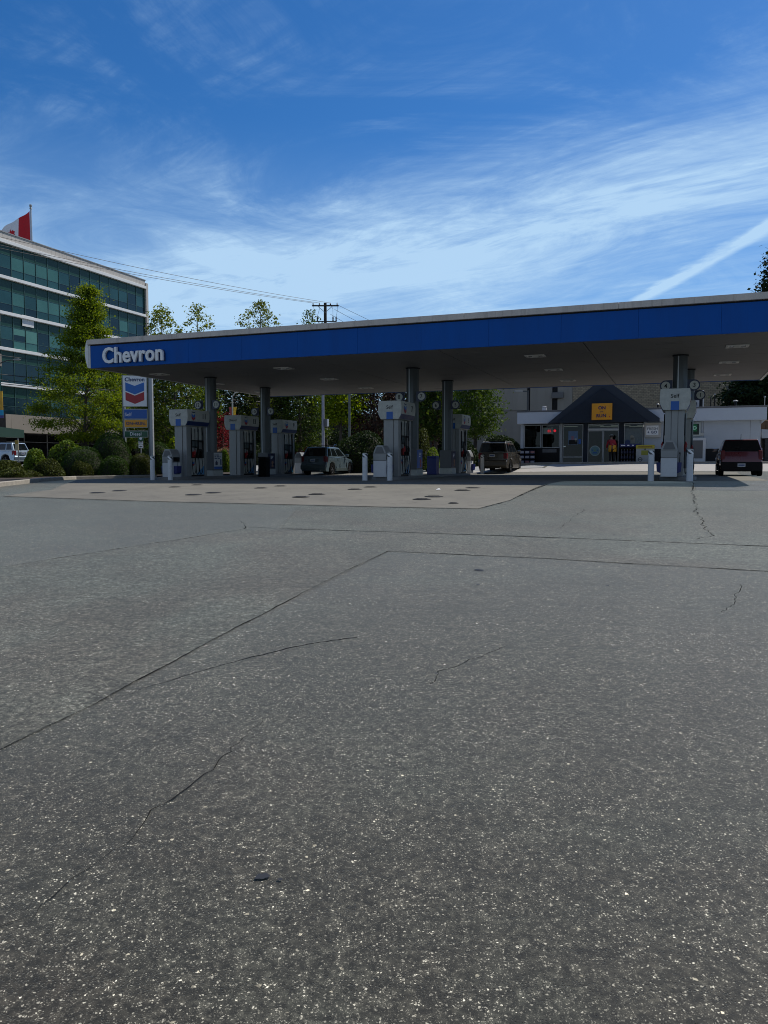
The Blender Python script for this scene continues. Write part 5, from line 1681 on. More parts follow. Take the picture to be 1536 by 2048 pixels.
# gas cylinder cage (white cabinet with yellow header)
def cage():
    x0, x1 = stx(1272.5), stx(1308); xc = 1290
    P = on_front(xc, 0.85); w = (x1 - x0) / 2; h = stz(xc, 890)
    t = thing('gas_cage', 'white gas bottle cabinet with yellow header beside the shop wall', 'cabinet', (P[0], P[1], SHG - 0.02), CA)
    W2 = mat('cage_paint', (0.34, 0.36, 0.36), 0.5, var=0.1, dirt=0.2)
    b = MB(); b.box(-w, w, -0.3, 0.3, 0.10, h - 0.22); b.box(-w, -w + 0.06, -0.3, 0.3, 0, 0.098); b.box(w - 0.06, w, -0.3, 0.3, 0, 0.098); b.build('cage_body', W2, t, bevel=0.01)
    b = MB(); b.box(-w - 0.01, w + 0.01, -0.32, 0.3, h - 0.218, h); b.build('header_panel', mat('header_yellow', (0.42, 0.36, 0.03), 0.5), t)
    b = MB(); b.box(-w + 0.12, w - 0.12, -0.328, -0.322, h - 0.15, h - 0.08); b.build('header_stripe', mat('stripe_ochre', (0.22, 0.13, 0.01), 0.5), t)
    b = MB(); b.box(-0.22, 0.22, -0.308, -0.302, h * 0.48, h * 0.72); b.build('label_panel', mat('label_olive', (0.24, 0.25, 0.03), 0.5), t)
    b = MB(); b.prism([(-0.06, h * 0.76), (0.06, h * 0.76), (0, h * 0.84)], 'y', -0.308, -0.302); b.build('warning_triangle', DARK, t)
    b = MB()
    for i in range(24):
        a = 2 * pi * i / 24; a2 = 2 * pi * (i + 1) / 24
        b.add([(-w + 0.25 + cos(q) * r, -0.306, h * 0.26 + sin(q) * r) for q, r in ((a, .13), (a2, .13), (a2, .10), (a, .10))], [(0, 1, 2, 3)])
    b.box(-w + 0.16, -w + 0.34, -0.308, -0.303, h * 0.25, h * 0.27); b.build('no_smoking_mark', DARK, t)
    b = MB(); b.prism([(w - 0.36, h * 0.26), (w - 0.25, h * 0.26 - 0.11), (w - 0.14, h * 0.26), (w - 0.25, h * 0.26 + 0.11)], 'y', -0.308, -0.302); b.build('hazard_diamond', DARK, t)
cage()

# FRESH & GO sign, cash machine sign, wall cabinet
def wall_sign():
    x0, x1 = stx(1287.5), stx(1320); z0, z1 = stz(1303, 875), stz(1303, 846)
    P = on_front(1303.5, 0.02); t = thing('wall_sign', 'pale sign reading FRESH & GO beside the shop window', 'sign', (P[0], P[1], SHG), CA)
    w = (x1 - x0) / 2
    b = MB(); b.box(-w, w, -0.12, 0, z0, z1); b.build('sign_box', mat('sign_beige', (0.46, 0.43, 0.38), 0.5), t, bevel=0.02)
    b = MB(); b.box(-w + 0.09, w - 0.16, -0.135, -0.122, z0 + 0.16, z1 - 0.16); b.build('sign_face', LETTER, t)
    h = z1 - z0
    b = MB(); b.text('FRESH', (-0.03, -0.137, z0 + h * 0.60), (1, 0, 0), (0, 0, 1), width=w * 1.25, depth=0.004, bold=0.0)
    b.build('fresh_lettering', MIDGREY, t)
    b = MB(); b.text('&', (-0.26, -0.137, z0 + h * 0.36), (1, 0, 0), (0, 0, 1), height=0.12, depth=0.004, bold=0.02)
    b.text('GO', (0.06, -0.137, z0 + h * 0.36), (1, 0, 0), (0, 0, 1), height=0.17, depth=0.004, bold=0.03); b.build('go_lettering', LOGONAVY, t)
wall_sign()
def bank_sign():
    z0, z1 = stz(1385, 872), stz(1385, 845); x0, x1 = stx(1372), stx(1398); w = (x1 - x0) / 2
    P = on_front(1385, 0.02); t = thing('cash_machine_sign', 'green TD cash machine sign in a pale frame right of the near pump', 'sign', (P[0], P[1], SHG), CA)
    b = MB(); b.box(-w, w, -0.12, 0, z0, z1); b.build('sign_frame', mat('frame_pale', (0.44, 0.46, 0.42), 0.5), t, bevel=0.02)
    b = MB(); b.box(-w + 0.07, w - 0.09, -0.13, -0.122, z0 + 0.08, z1 - 0.08); b.build('sign_dark_face', mat('bank_dark', (0.006, 0.02, 0.012), 0.4), t)
    b = MB(); b.box(-w + 0.09, w - 0.20, -0.138, -0.131, z0 + 0.27, z1 - 0.12); b.build('green_field', mat('bank_green', (0.008, 0.16, 0.045), 0.4), t)
    b = MB(); b.text('TD', (-0.05, -0.141, (z0 + 0.27 + z1 - 0.12) / 2), (1, 0, 0), (0, 0, 1), height=0.22, depth=0.004, bold=0.05); b.build('bank_lettering', mat('bank_pale', (0.40, 0.72, 0.50), 0.4), t)
bank_sign()
def atm():
    x0, x1 = stx(1379), stx(1408.5); z0, z1 = stz(1394, 930), stz(1394, 876); w = (x1 - x0) / 2
    P = on_front(1394, 0.02); t = thing('wall_cabinet', 'white framed grey panel on the shop wall left of the red car', 'cabinet', (P[0], P[1], SHG), CA)
    b = MB(); b.box(-w, w, -0.30, 0, 0.0, z1); b.build('cabinet_body', WHITE, t, bevel=0.02)
    b = MB(); b.box(-w + 0.1, w - 0.16, -0.312, -0.302, 0.35, z1 - 0.15); b.build('cabinet_panel', MIDGREY, t, bevel=0.004)
    P = on_front(1401, 0.02); t = thing('meter_box', 'small pale electrical box right of the green bank sign', 'electrical box', (P[0], P[1], SHG + stz(1401, 871)), CA)
    b = MB(); b.box(-0.09, 0.09, -0.09, 0, 0, 0.16); b.build('box_shell', OFFWHITE, t, bevel=0.01)
    b = MB(); b.tube([(0, -0.03, 0.16), (0, -0.03, 0.95)], 0.015, 6); b.build('conduit', SHOPWALL, t)
atm()

# roof equipment
RT = SHG + sh_top
def roof_pt(px, back_):
    s = stx(px) ; 
    a = (px - 768) / F_PX
    bx, by = SH[0] + V[0] * back_, SH[1] + V[1] * back_
    s = (a * by - bx) / (U[0] - a * U[1])
    return (bx + U[0] * s, by + U[1] * s)
def ac_unit():
    P = roof_pt(1384, 1.6); t = thing('heat_pump', 'white twin fan air conditioning unit on the shop roof', 'air conditioner', (P[0], P[1], RT), CA)
    h = 1.15
    b = MB(); b.box(-0.50, 0.55, -0.2, 0.2, 0.02, h); b.build('casing', WHITE, t, bevel=0.02)
    for z in (0.32, 0.82):
        b = MB(); b.disc((-0.08, -0.21, z), 0.24, 'y', 0.03, 24, 0); b.disc((-0.08, -0.228, z), 0.20, 'y', 0.01, 24, 1)
        b.build('fan', [MIDGREY, DARK], t)
    b = MB(); b.box(0.28, 0.36, -0.21, -0.202, h - 0.16, h - 0.08); b.build('badge', mat('badge_grey', (0.25, 0.12, 0.12), 0.4), t)
ac_unit()
def roof_pipe(px, pytop, back_, r, label, capr=0, thin=False, m=DARK):
    P = roof_pt(px, back_); zt = AT(px, pytop, P[1]).z
    t = thing('roof_vent', label, 'roof vent', (P[0], P[1], RT), CA, 'vents on the shop roof')
    b = MB(); b.lathe([(r, 0), (r, zt - RT)], 12); b.build('pipe', m, t, smooth=True)
    if capr: b = MB(); b.lathe([(capr, zt - RT), (capr, zt - RT + 0.05), (capr * 0.5, zt - RT + 0.09)], 14); b.build('cowl', GREY, t, smooth=True)
roof_pipe(1397.5, 799, 1.0, 0.10, 'short black pipe vent in front of the roof air conditioner', 0.13)
roof_pipe(1417, 795, 2.5, 0.035, 'left of the two thin black pipes on the shop roof')
roof_pipe(1424.5, 790, 2.5, 0.035, 'taller right one of the two thin black roof pipes', 0.05)
roof_pipe(1466, 803, 2.5, 0.09, 'dark capped vent near the right end of the shop roof', 0.15)
roof_pipe(1524, 795, 2.0, 0.02, 'thin pale rod at the far right corner of the shop roof', 0.06, m=OFFWHITE)
roof_pipe(1086.5, 815, 2.0, 0.16, 'small bright white vent at the left of the shop roof', 0.17, m=WHITE)
roof_pipe(1312, 810, 1.5, 0.05, 'small vent on the shop roof right of the gable', 0.10, m=DARK)

# kerb before the shop
kerb_line('shop_kerb', [(SH[0] + U[0] * (-0.5) - V[0] * 1.7, SH[1] - U[1] * 0 - V[1] * 1.7), (SH[0] + U[0] * 17 - V[0] * 1.7, SH[1] + U[1] * 17 - V[1] * 1.7)], 0.2, 0.12)
# fence, store and gate right of the shop
P = on_front(1519, -0.8)
t = thing('wooden_fence', 'short run of brown wooden fence behind the dark shed at the right edge', 'fence', (P[0] + V[0] * 5, P[1] + V[1] * 5, SHG), CA)
b = MB()
for i in range(14): b.box(0.5 + i * 0.30, 0.78 + i * 0.30, -0.02, 0.02, 0.0, stz(1525, 848) + 0.45)
b.build('fence_boards', mat('fence_wood', (0.13, 0.075, 0.042), 0.8, var=0.2, streak=True), t)
b = MB(); b.box(0.4, 4.9, -0.06, 0.06, stz(1525, 848) + 0.452, stz(1525, 848) + 0.53); b.build('fence_rail', mat('fence_wood_pale', (0.34, 0.22, 0.13), 0.8), t)
t = thing('dark_shed', 'dark shed with pale sloping roof edge right of the shop', 'shed', (P[0], P[1], SHG), CA)
b = MB()
for i in range(20): b.box(0.3 + i * 0.26, 0.54 + i * 0.26, 0.0, 3, 0, stz(1525, 877))
b.build('shed_wall', mat('shed_dark', (0.02, 0.023, 0.026), 0.6), t)
zr = stz(1525, 876)
b = MB(); b.prism([(0.1, zr + 0.01), (5.6, zr + 0.01), (5.6, zr + 0.10), (0.1, zr + 0.55)], 'y', -0.1, 3.1); b.build('shed_roof', SHOPWALL, t)
# ================================================================== VEHICLES
TYRE = mat('tyre', (0.006, 0.006, 0.006), 0.9, var=0.15, spec=0.08)
RIM = mat('alloy', (0.09, 0.092, 0.095), 0.5, metal=0.3, spec=0.3)
CGLASS = mat('car_glass', (0.006, 0.008, 0.010), 0.03, var=0.05, spec=0.8)
TRIM = mat('black_trim', (0.007, 0.007, 0.008), 0.6, spec=0.2)
TAILRED = mat('tail_red', (0.13, 0.004, 0.008), 0.35, spec=0.3)
CLEARL = mat('lamp_clear', (0.5, 0.5, 0.5), 0.1, coat=0.5)
PLATE = mat('plate_white', (0.42, 0.44, 0.47), 0.45)
PLATEB = mat('plate_blue', (0.05, 0.08, 0.22), 0.45)

def car_paint(name, c, metal=0.35):
    return mat(name, c, 0.28, metal=metal, var=0.03, scale=1.5, coat=0.8)

def make_car(name, label, cat, loc, rz, paint, prof, L, W, belt, roof, gh, wheel, lower=None, lower_paint=None, rear=None, rack=False, group='cars at the station', sidewins=3, plate_z=0.8, tail=None, mirror=True, antenna=None, boxy=0.0, bump=None, rw_=(0.07, 0.93, 0.12, 0.90)):
    """+y is the nose. prof: side outline (y,z) without arches from rear bottom, up and over to the front bottom.
    gh = (rear belt y, rear roof y, front roof y, windshield base y, roof half width, belt half width)"""
    t = thing(name, label, cat, loc, rz, group)
    ry, fy, wr, tw = wheel                     # rear/front axle y, wheel radius, tyre width
    # outline with arches along the bottom
    bot = 0.22
    pts = list(prof)
    def arch(cy):
        R = wr + 0.075; out = []
        h0 = bot - wr
        a0 = math.asin(max(-1, min(1, h0 / R)))
        n = 10
        for i in range(n + 1):
            a = a0 + (pi - 2 * a0) * i / n
            out.append((cy + R * cos(a), wr + R * sin(a)))
        return out
    low = arch(fy) + arch(ry)
    outline = pts + low
    bm = bmesh.new()
    hw = W / 2
    vL = [bm.verts.new((-hw, y, z)) for y, z in outline]
    vR = [bm.verts.new((hw, y, z)) for y, z in outline]
    n = len(outline)
    fL = bm.faces.new(vL); fR = bm.faces.new(list(reversed(vR)))
    for i in range(n):
        j = (i + 1) % n
        bm.faces.new((vL[i], vR[i], vR[j], vL[j]))
    bmesh.ops.recalc_face_normals(bm, faces=bm.faces)
    # tumblehome and plan taper
    for v in bm.verts:
        k = 1.0
        e = abs(v.co.y) / (L / 2)
        k -= 0.10 * max(0, e - 0.62) / 0.38 * (1 - boxy * 0.6)
        if v.co.z > 0.72: k -= 0.055 * (v.co.z - 0.72) / 0.35
        if v.co.z < 0.40: k -= 0.03
        v.co.x *= k
    top_edges = [e for e in bm.edges if abs(e.verts[0].co.x - e.verts[1].co.x) < 0.3 and e.verts[0].co.z > 0.5 and e.verts[1].co.z > 0.5 and len(e.link_faces) == 2 and e.calc_face_angle(0) > 0.5]
    bmesh.ops.bevel(bm, geom=top_edges, offset=0.07, segments=4, profile=0.5, affect='EDGES', clamp_overlap=True)
    ed = [e for e in bm.edges if len(e.link_faces) == 2 and e.calc_face_angle(0) > 0.35 and abs(e.verts[0].co.x - e.verts[1].co.x) > 0.8]
    bmesh.ops.bevel(bm, geom=ed, offset=0.045, segments=3, profile=0.5, affect='EDGES', clamp_overlap=True)
    me = bpy.data.meshes.new('body'); bm.to_mesh(me); bm.free()
    me.materials.append(paint); me.shade_smooth(); me.set_sharp_from_angle(angle=radians(32))
    body = bpy.data.objects.new('body', me); COL.objects.link(body); body.parent = t
    # greenhouse
    y0, y1, y2, y3, rw, bw_ = gh
    B = [(-bw_, y0, belt - 0.03), (bw_, y0, belt - 0.03), (bw_, y3, belt - 0.03), (-bw_, y3, belt - 0.03)]
    Tt = [(-rw, y1, roof), (rw, y1, roof), (rw, y2, roof - 0.02), (-rw, y2, roof - 0.02)]
    mid = [(-rw, (y1 + y2) / 2, roof + 0.025), (rw, (y1 + y2) / 2, roof + 0.025)]
    b = MB()
    vs = B + [Tt[0], Tt[1], mid[1], Tt[2], Tt[3], mid[0]]
    b.add(vs, [(3, 2, 1, 0), (0, 1, 5, 4), (1, 2, 7, 6, 5), (2, 3, 8, 7), (3, 0, 4, 9, 8), (4, 5, 6, 9), (9, 6, 7, 8)])
    cab = b.build('cabin', paint, t, bevel=0.07, seg=4, autosmooth=0.6)
    # glass on the slopes
    def quad(P, u0, u1, v0, v1, off, name, m=CGLASS, parent=cab, th=0.004, skew=(0, 0)):
        P = [Vector(p) for p in P]          # bl, br, tr, tl
        def at(u, v): return (P[0] * (1 - u) + P[1] * u) * (1 - v) + (P[3] * (1 - u) + P[2] * u) * v
        nrm = (P[1] - P[0]).cross(P[3] - P[0]).normalized()
        c = [at(u0, v0), at(u1, v0), at(u1 + skew[1], v1), at(u0 + skew[0], v1)]
        bb = MB(); a = [tuple(p + nrm * off) for p in c]; d = [tuple(p - nrm * 0.03) for p in c]
        bb.add(a + d, [(0, 1, 2, 3), (7, 6, 5, 4), (0, 4, 5, 1), (1, 5, 6, 2), (2, 6, 7, 3), (3, 7, 4, 0)])
        return bb.build(name, m, parent, bevel=0.012)
    quad([B[0], B[1], Tt[1], Tt[0]], *rw_, 0.008, 'rear_window')
    quad([B[2], B[3], Tt[3], Tt[2]], 0.06, 0.94, 0.10, 0.92, 0.008, 'windscreen')
    # side windows between pillars
    Ls = abs(y3 - y0)
    for s in (1, -1):
        if s > 0: P = [B[1], B[2], Tt[2], Tt[1]]
        else: P = [B[3], B[0], Tt[0], Tt[3]]
        cuts = {3: [(0.05, 0.235), (0.265, 0.52), (0.55, 0.90)], 2: [(0.08, 0.46), (0.50, 0.90)]}[sidewins]
        for (a, c) in cuts:
            uu = (a, c) if s > 0 else (1 - c, 1 - a)
            quad(P, uu[0], uu[1], 0.14, 0.86, 0.008, 'side_window')
    # door shut lines and handles
    for s in (1, -1):
        xs_ = s * (hw * 0.995)
        for yy in ((y0 + y3) / 2 * 0.55 - 0.02 + 0.05, y3 - 0.25, ry + wr + 0.22):
            b = MB(); b.box(*sorted((xs_ - s * 0.03, xs_ + s * 0.003)), yy - 0.006, yy + 0.006, 0.36, 0.74); b.build('shut_line', TRIM, t)
        for yy in ((y0 + y3) / 2 * 0.55 - 0.25, (y0 + y3) / 2 * 0.55 + 0.75):
            xh = s * hw * (1 - 0.055 * (belt - 0.14 - 0.72) / 0.35)
            b = MB(); b.box(*sorted((xh - s * 0.02, xh + s * 0.03)), yy - 0.09, yy + 0.09, belt - 0.16, belt - 0.13); b.build('door_handle', paint, t, bevel=0.008)
        if lower_paint is not None:
            b = MB(); b.box(*sorted((s * (hw * 0.90), s * (hw + 0.012))), ry + wr + 0.12, fy - wr - 0.12, 0.24, 0.42); b.build('sill_cladding', lower_paint, t, bevel=0.02)
        if mirror:
            b = MB(); b.box(*sorted((s * (bw_ + 0.02), s * (bw_ + 0.22))), y3 - 0.42, y3 - 0.30, belt + 0.02, belt + 0.17); b.build('mirror', paint, t, bevel=0.03)
    # underbody
    b = MB(); b.box(-hw + 0.28, hw - 0.28, -L / 2 + 0.25, L / 2 - 0.25, 0.20, 0.55); b.build('underbody', BLACK, t)
    b = MB(); b.tube([(hw * 0.5, -L / 2 + 0.35, 0.27), (hw * 0.5, -L / 2 + 0.06, 0.25)], 0.035, 10); b.build('exhaust_pipe', CHROME, t)
    # wheels
    for s in (1, -1):
        for cy in (ry, fy):
            R = Matrix.Translation((s * (hw - tw / 2 - 0.02), cy, wr)) @ Matrix.Rotation(s * pi / 2, 4, 'Y')
            b = MB(); b.lathe([(wr * 0.62, -tw / 2), (wr * 0.93, -tw / 2), (wr, -tw / 2 + 0.03), (wr, tw / 2 - 0.03), (wr * 0.94, tw / 2), (wr * 0.62, tw / 2), (wr * 0.62, -tw / 2)], 32, M=R, caps=False)
            w = b.build('wheel', TYRE, t, autosmooth=0.6)
            b = MB(); b.lathe([(wr * 0.62, tw / 2 - 0.10), (wr * 0.66, tw / 2 - 0.01), (wr * 0.60, tw / 2 - 0.005), (wr * 0.58, tw / 2 - 0.06), (wr * 0.62, tw / 2 - 0.10)], 28, M=R, caps=False)
            for k in range(5):
                a = 2 * pi * k / 5
                pts_ = [(cos(a - .22) * 0.05, sin(a - .22) * 0.05), (cos(a - .17) * wr * .60, sin(a - .17) * wr * .60), (cos(a + .17) * wr * .60, sin(a + .17) * wr * .60), (cos(a + .22) * 0.05, sin(a + .22) * 0.05)]
                b.prism(pts_, 'z', tw / 2 - 0.05, tw / 2 - 0.015, 0, M=R)
            b.lathe([(0.06, tw / 2 - 0.05), (0.06, tw / 2 - 0.008), (0.02, tw / 2)], 12, M=R)
            b.build('rim', RIM, w)
            b = MB(); b.lathe([(wr * 0.57, tw / 2 - 0.12), (wr * 0.57, tw / 2 - 0.09)], 20, M=R); b.build('brake_disc', TRIM, w)
    # rear dressing
    yr = min(p[0] for p in prof)
    b = MB(); b.box(-hw * 0.91, hw * 0.91, yr - 0.015, yr + 0.12, *(bump or (0.36, 0.58))); b.build('rear_bumper', lower_paint or paint, t, bevel=0.03)
    tl = tail or dict(x=0.86, z0=0.72, z1=1.08, w=0.16, y=yr + 0.10)
    for s in (1, -1):
        b = MB(); b.box(*sorted((s * hw * tl['x'] - s * tl['w'], s * (hw * tl['x'] + 0.035))), tl['y'] - 0.06, tl['y'] + tl.get('d', 0.22), tl['z0'], tl['z1']); b.build('tail_light', TAILRED, t, bevel=0.03)
    yp = tl.get('py', yr + 0.0)
    b = MB(); b.box(-0.30, 0.30, yp - 0.02, yp + 0.05, plate_z - 0.02, plate_z + 0.17); b.build('plate_recess', lower_paint or TRIM, t, bevel=0.01)
    b = MB(); b.box(-0.155, 0.155, yp - 0.032, yp - 0.021, plate_z, plate_z + 0.15, 0); b.box(-0.12, 0.12, yp - 0.035, yp - 0.0325, plate_z + 0.05, plate_z + 0.105, 1); b.build('number_plate', [PLATE, PLATEB], t)
    b = MB(); b.tube([(0.02, y0 - 0.03, belt + 0.10), (-0.25, y0 + 0.02, belt + 0.20)], 0.012, 6); b.build('rear_wiper', TRIM, t)
    # front lamps
    yf = max(p[0] for p in prof)
    for s in (1, -1):
        b = MB(); b.box(*sorted((s * hw * 0.62, s * hw * 0.90)), yf - 0.22, yf - 0.02, 0.66, 0.80); b.build('headlight', CLEARL, t, bevel=0.04)
    b = MB(); b.box(-hw * 0.55, hw * 0.55, yf - 0.06, yf + 0.005, 0.55, 0.74); b.build('grille', TRIM, t, bevel=0.02)
    if rack:
        for s in (1, -1):
            b = MB(); b.tube([(s * rw * 0.92, y1 + 0.15, roof + 0.0), (s * rw * 0.92, y1 + 0.2, roof + 0.07), (s * rw * 0.92, y2 - 0.3, roof + 0.07), (s * rw * 0.92, y2 - 0.22, roof - 0.01)], 0.018, 6); b.build('roof_rail', TRIM if rack == 'dark' else GREY, t)
        for yy in ((y1 * 0.7 + y2 * 0.3), (y1 * 0.25 + y2 * 0.75)):
            b = MB(); b.box(-rw * 0.9, rw * 0.9, yy - 0.025, yy + 0.025, roof + 0.075, roof + 0.10); b.build('cross_bar', TRIM, t)
    if antenna:
        b = MB(); b.tube([(0, antenna, roof), (0, antenna - 0.05, roof + 0.25)], 0.010, 6); b.build('antenna', TRIM, t)
    return t

def gpos(px, y):
    x = X(px, y); return (x, y, H(x, y))

# silver blue compact SUV
P = gpos(657, 47.4)
make_car('parked_car', 'silver blue compact SUV with roof bars parked between the left and middle pumps', 'car', P, CA, car_paint('paint_silver_blue', (0.095, 0.130, 0.145), 0.1),
         [(-1.98, 0.22), (-2.14, 0.34), (-2.17, 0.60), (-2.10, 0.66), (-2.05, 1.00), (-1.98, 1.09), (0.0, 1.06), (0.98, 1.02), (1.55, 0.94), (1.95, 0.82), (2.12, 0.66), (2.15, 0.36), (2.02, 0.22)],
         4.33, 1.80, 1.07, 1.66, (-2.02, -1.62, 0.10, 1.02, 0.65, 0.835), (-1.32, 1.31, 0.345, 0.22), lower_paint=mat('bumper_grey_green', (0.055, 0.075, 0.073), 0.45), rack='dark', plate_z=0.80,
         tail=dict(x=0.86, z0=0.74, z1=1.12, w=0.14, y=-2.02), group='cars at the station')
# tan / taupe boxy SUV
P = gpos(1001, 45.8)
make_car('parked_car', 'dark tan boxy estate SUV parked left of the shop', 'car', P, CA, car_paint('paint_taupe', (0.095, 0.082, 0.062)),
         [(-2.0, 0.22), (-2.16, 0.34), (-2.20, 0.62), (-2.12, 0.68), (-2.10, 1.05), (-2.03, 1.12), (0.0, 1.08), (1.02, 1.05), (1.70, 0.98), (2.10, 0.90), (2.16, 0.70), (2.18, 0.36), (2.05, 0.22)],
         4.42, 1.83, 1.10, 1.68, (-2.08, -1.90, 0.30, 1.02, 0.70, 0.845), (-1.33, 1.32, 0.345, 0.22), lower_paint=mat('bumper_taupe', (0.075, 0.066, 0.052), 0.45), rack='grey', plate_z=0.86,
         tail=dict(x=0.86, z0=0.74, z1=1.08, w=0.17, y=-2.06), group='cars at the station')
# dark red boxy hatchback
P = gpos(1476, 35.4)
make_car('parked_car', 'dark red boxy hatchback parked at the right edge before the shop wall', 'car', P, CA, car_paint('paint_red', (0.11, 0.003, 0.007), 0.1),
         [(-1.88, 0.22), (-1.99, 0.34), (-2.05, 0.52), (-2.02, 0.72), (-1.96, 1.05), (-1.90, 1.10), (0.0, 1.04), (1.05, 1.02), (1.50, 0.98), (1.85, 0.88), (2.02, 0.70), (2.04, 0.36), (1.92, 0.22)],
         4.10, 1.80, 1.08, 1.60, (-1.94, -1.68, 0.25, 1.05, 0.66, 0.835), (-1.27, 1.28, 0.325, 0.21), lower_paint=mat('bumper_dark', (0.006, 0.005, 0.0055), 0.6, spec=0.2), rack=False, plate_z=0.40,
         tail=dict(x=0.88, z0=0.70, z1=1.12, w=0.13, y=-1.96, py=-2.07), antenna=-1.3, bump=(0.22, 0.62), rw_=(0.02, 0.98, 0.02, 0.93), group='cars at the station')
# silver blue SUV on the left street, nose to the left
x = X(2, 62); P = (x, 62, H(x, 62))
make_car('street_car', 'silver blue SUV on the road at the left edge, only its rear half in view', 'car', P, radians(72), car_paint('paint_ice_blue', (0.32, 0.40, 0.48)),
         [(-2.02, 0.24), (-2.16, 0.36), (-2.20, 0.62), (-2.14, 0.68), (-2.10, 1.04), (-2.05, 1.12), (0.0, 1.08), (1.02, 1.05), (1.70, 1.02), (2.10, 0.92), (2.18, 0.70), (2.2, 0.36), (2.05, 0.24)],
         4.44, 1.83, 1.10, 1.72, (-2.10, -1.80, 0.25, 1.02, 0.70, 0.845), (-1.30, 1.32, 0.36, 0.22), lower_paint=mat('bumper_blue_grey', (0.06, 0.09, 0.12), 0.45), rack='dark', plate_z=0.80, group='cars on the street')
# grey pickup-like car up the street, seen between the poles
x = X(684, 82); P = (x, 82, H(x, 82))
make_car('street_car', 'light grey car climbing the far street between two slim poles', 'car', P, radians(-6), car_paint('paint_light_grey', (0.42, 0.42, 0.42)),
         [(-2.1, 0.24), (-2.22, 0.36), (-2.25, 0.62), (-2.22, 0.9), (-2.18, 1.0), (0.0, 1.02), (1.02, 1.0), (1.70, 0.95), (2.10, 0.86), (2.22, 0.70), (2.24, 0.36), (2.1, 0.24)],
         4.5, 1.80, 1.0, 1.48, (-1.9, -1.2, 0.25, 1.02, 0.62, 0.80), (-1.35, 1.35, 0.33, 0.22), plate_z=0.75, group='cars on the street',
         tail=dict(x=0.86, z0=0.70, z1=0.92, w=0.25, y=-2.16))

# red panel van/trailer seen above the far kerb
x = X(592, 74)
t = thing('red_trailer', 'small dark red trailer with pale writing line behind the fuel pump 9', 'trailer', (x, 74, H(x, 74)), CA)
b = MB(); b.box(-1.2, 1.2, 0, 1.2, 0.7, 2.0); b.build('trailer_box', mat('trailer_red', (0.16, 0.008, 0.012), 0.5), t, bevel=0.03)
b = MB(); b.box(-1.0, 0.9, -0.012, -0.002, 1.02, 1.10); b.box(-1.0, 0.3, -0.012, -0.002, 1.2, 1.25); b.build('white_stripe', LETTER, t)
for s in (-0.7, 0.7):
    b = MB(); b.lathe([(0.33, -0.1), (0.33, 0.1)], 18, M=Matrix.Translation((s, 0.1, 0.33)) @ Matrix.Rotation(pi / 2, 4, 'X')); b.build('wheel', TYRE, t)

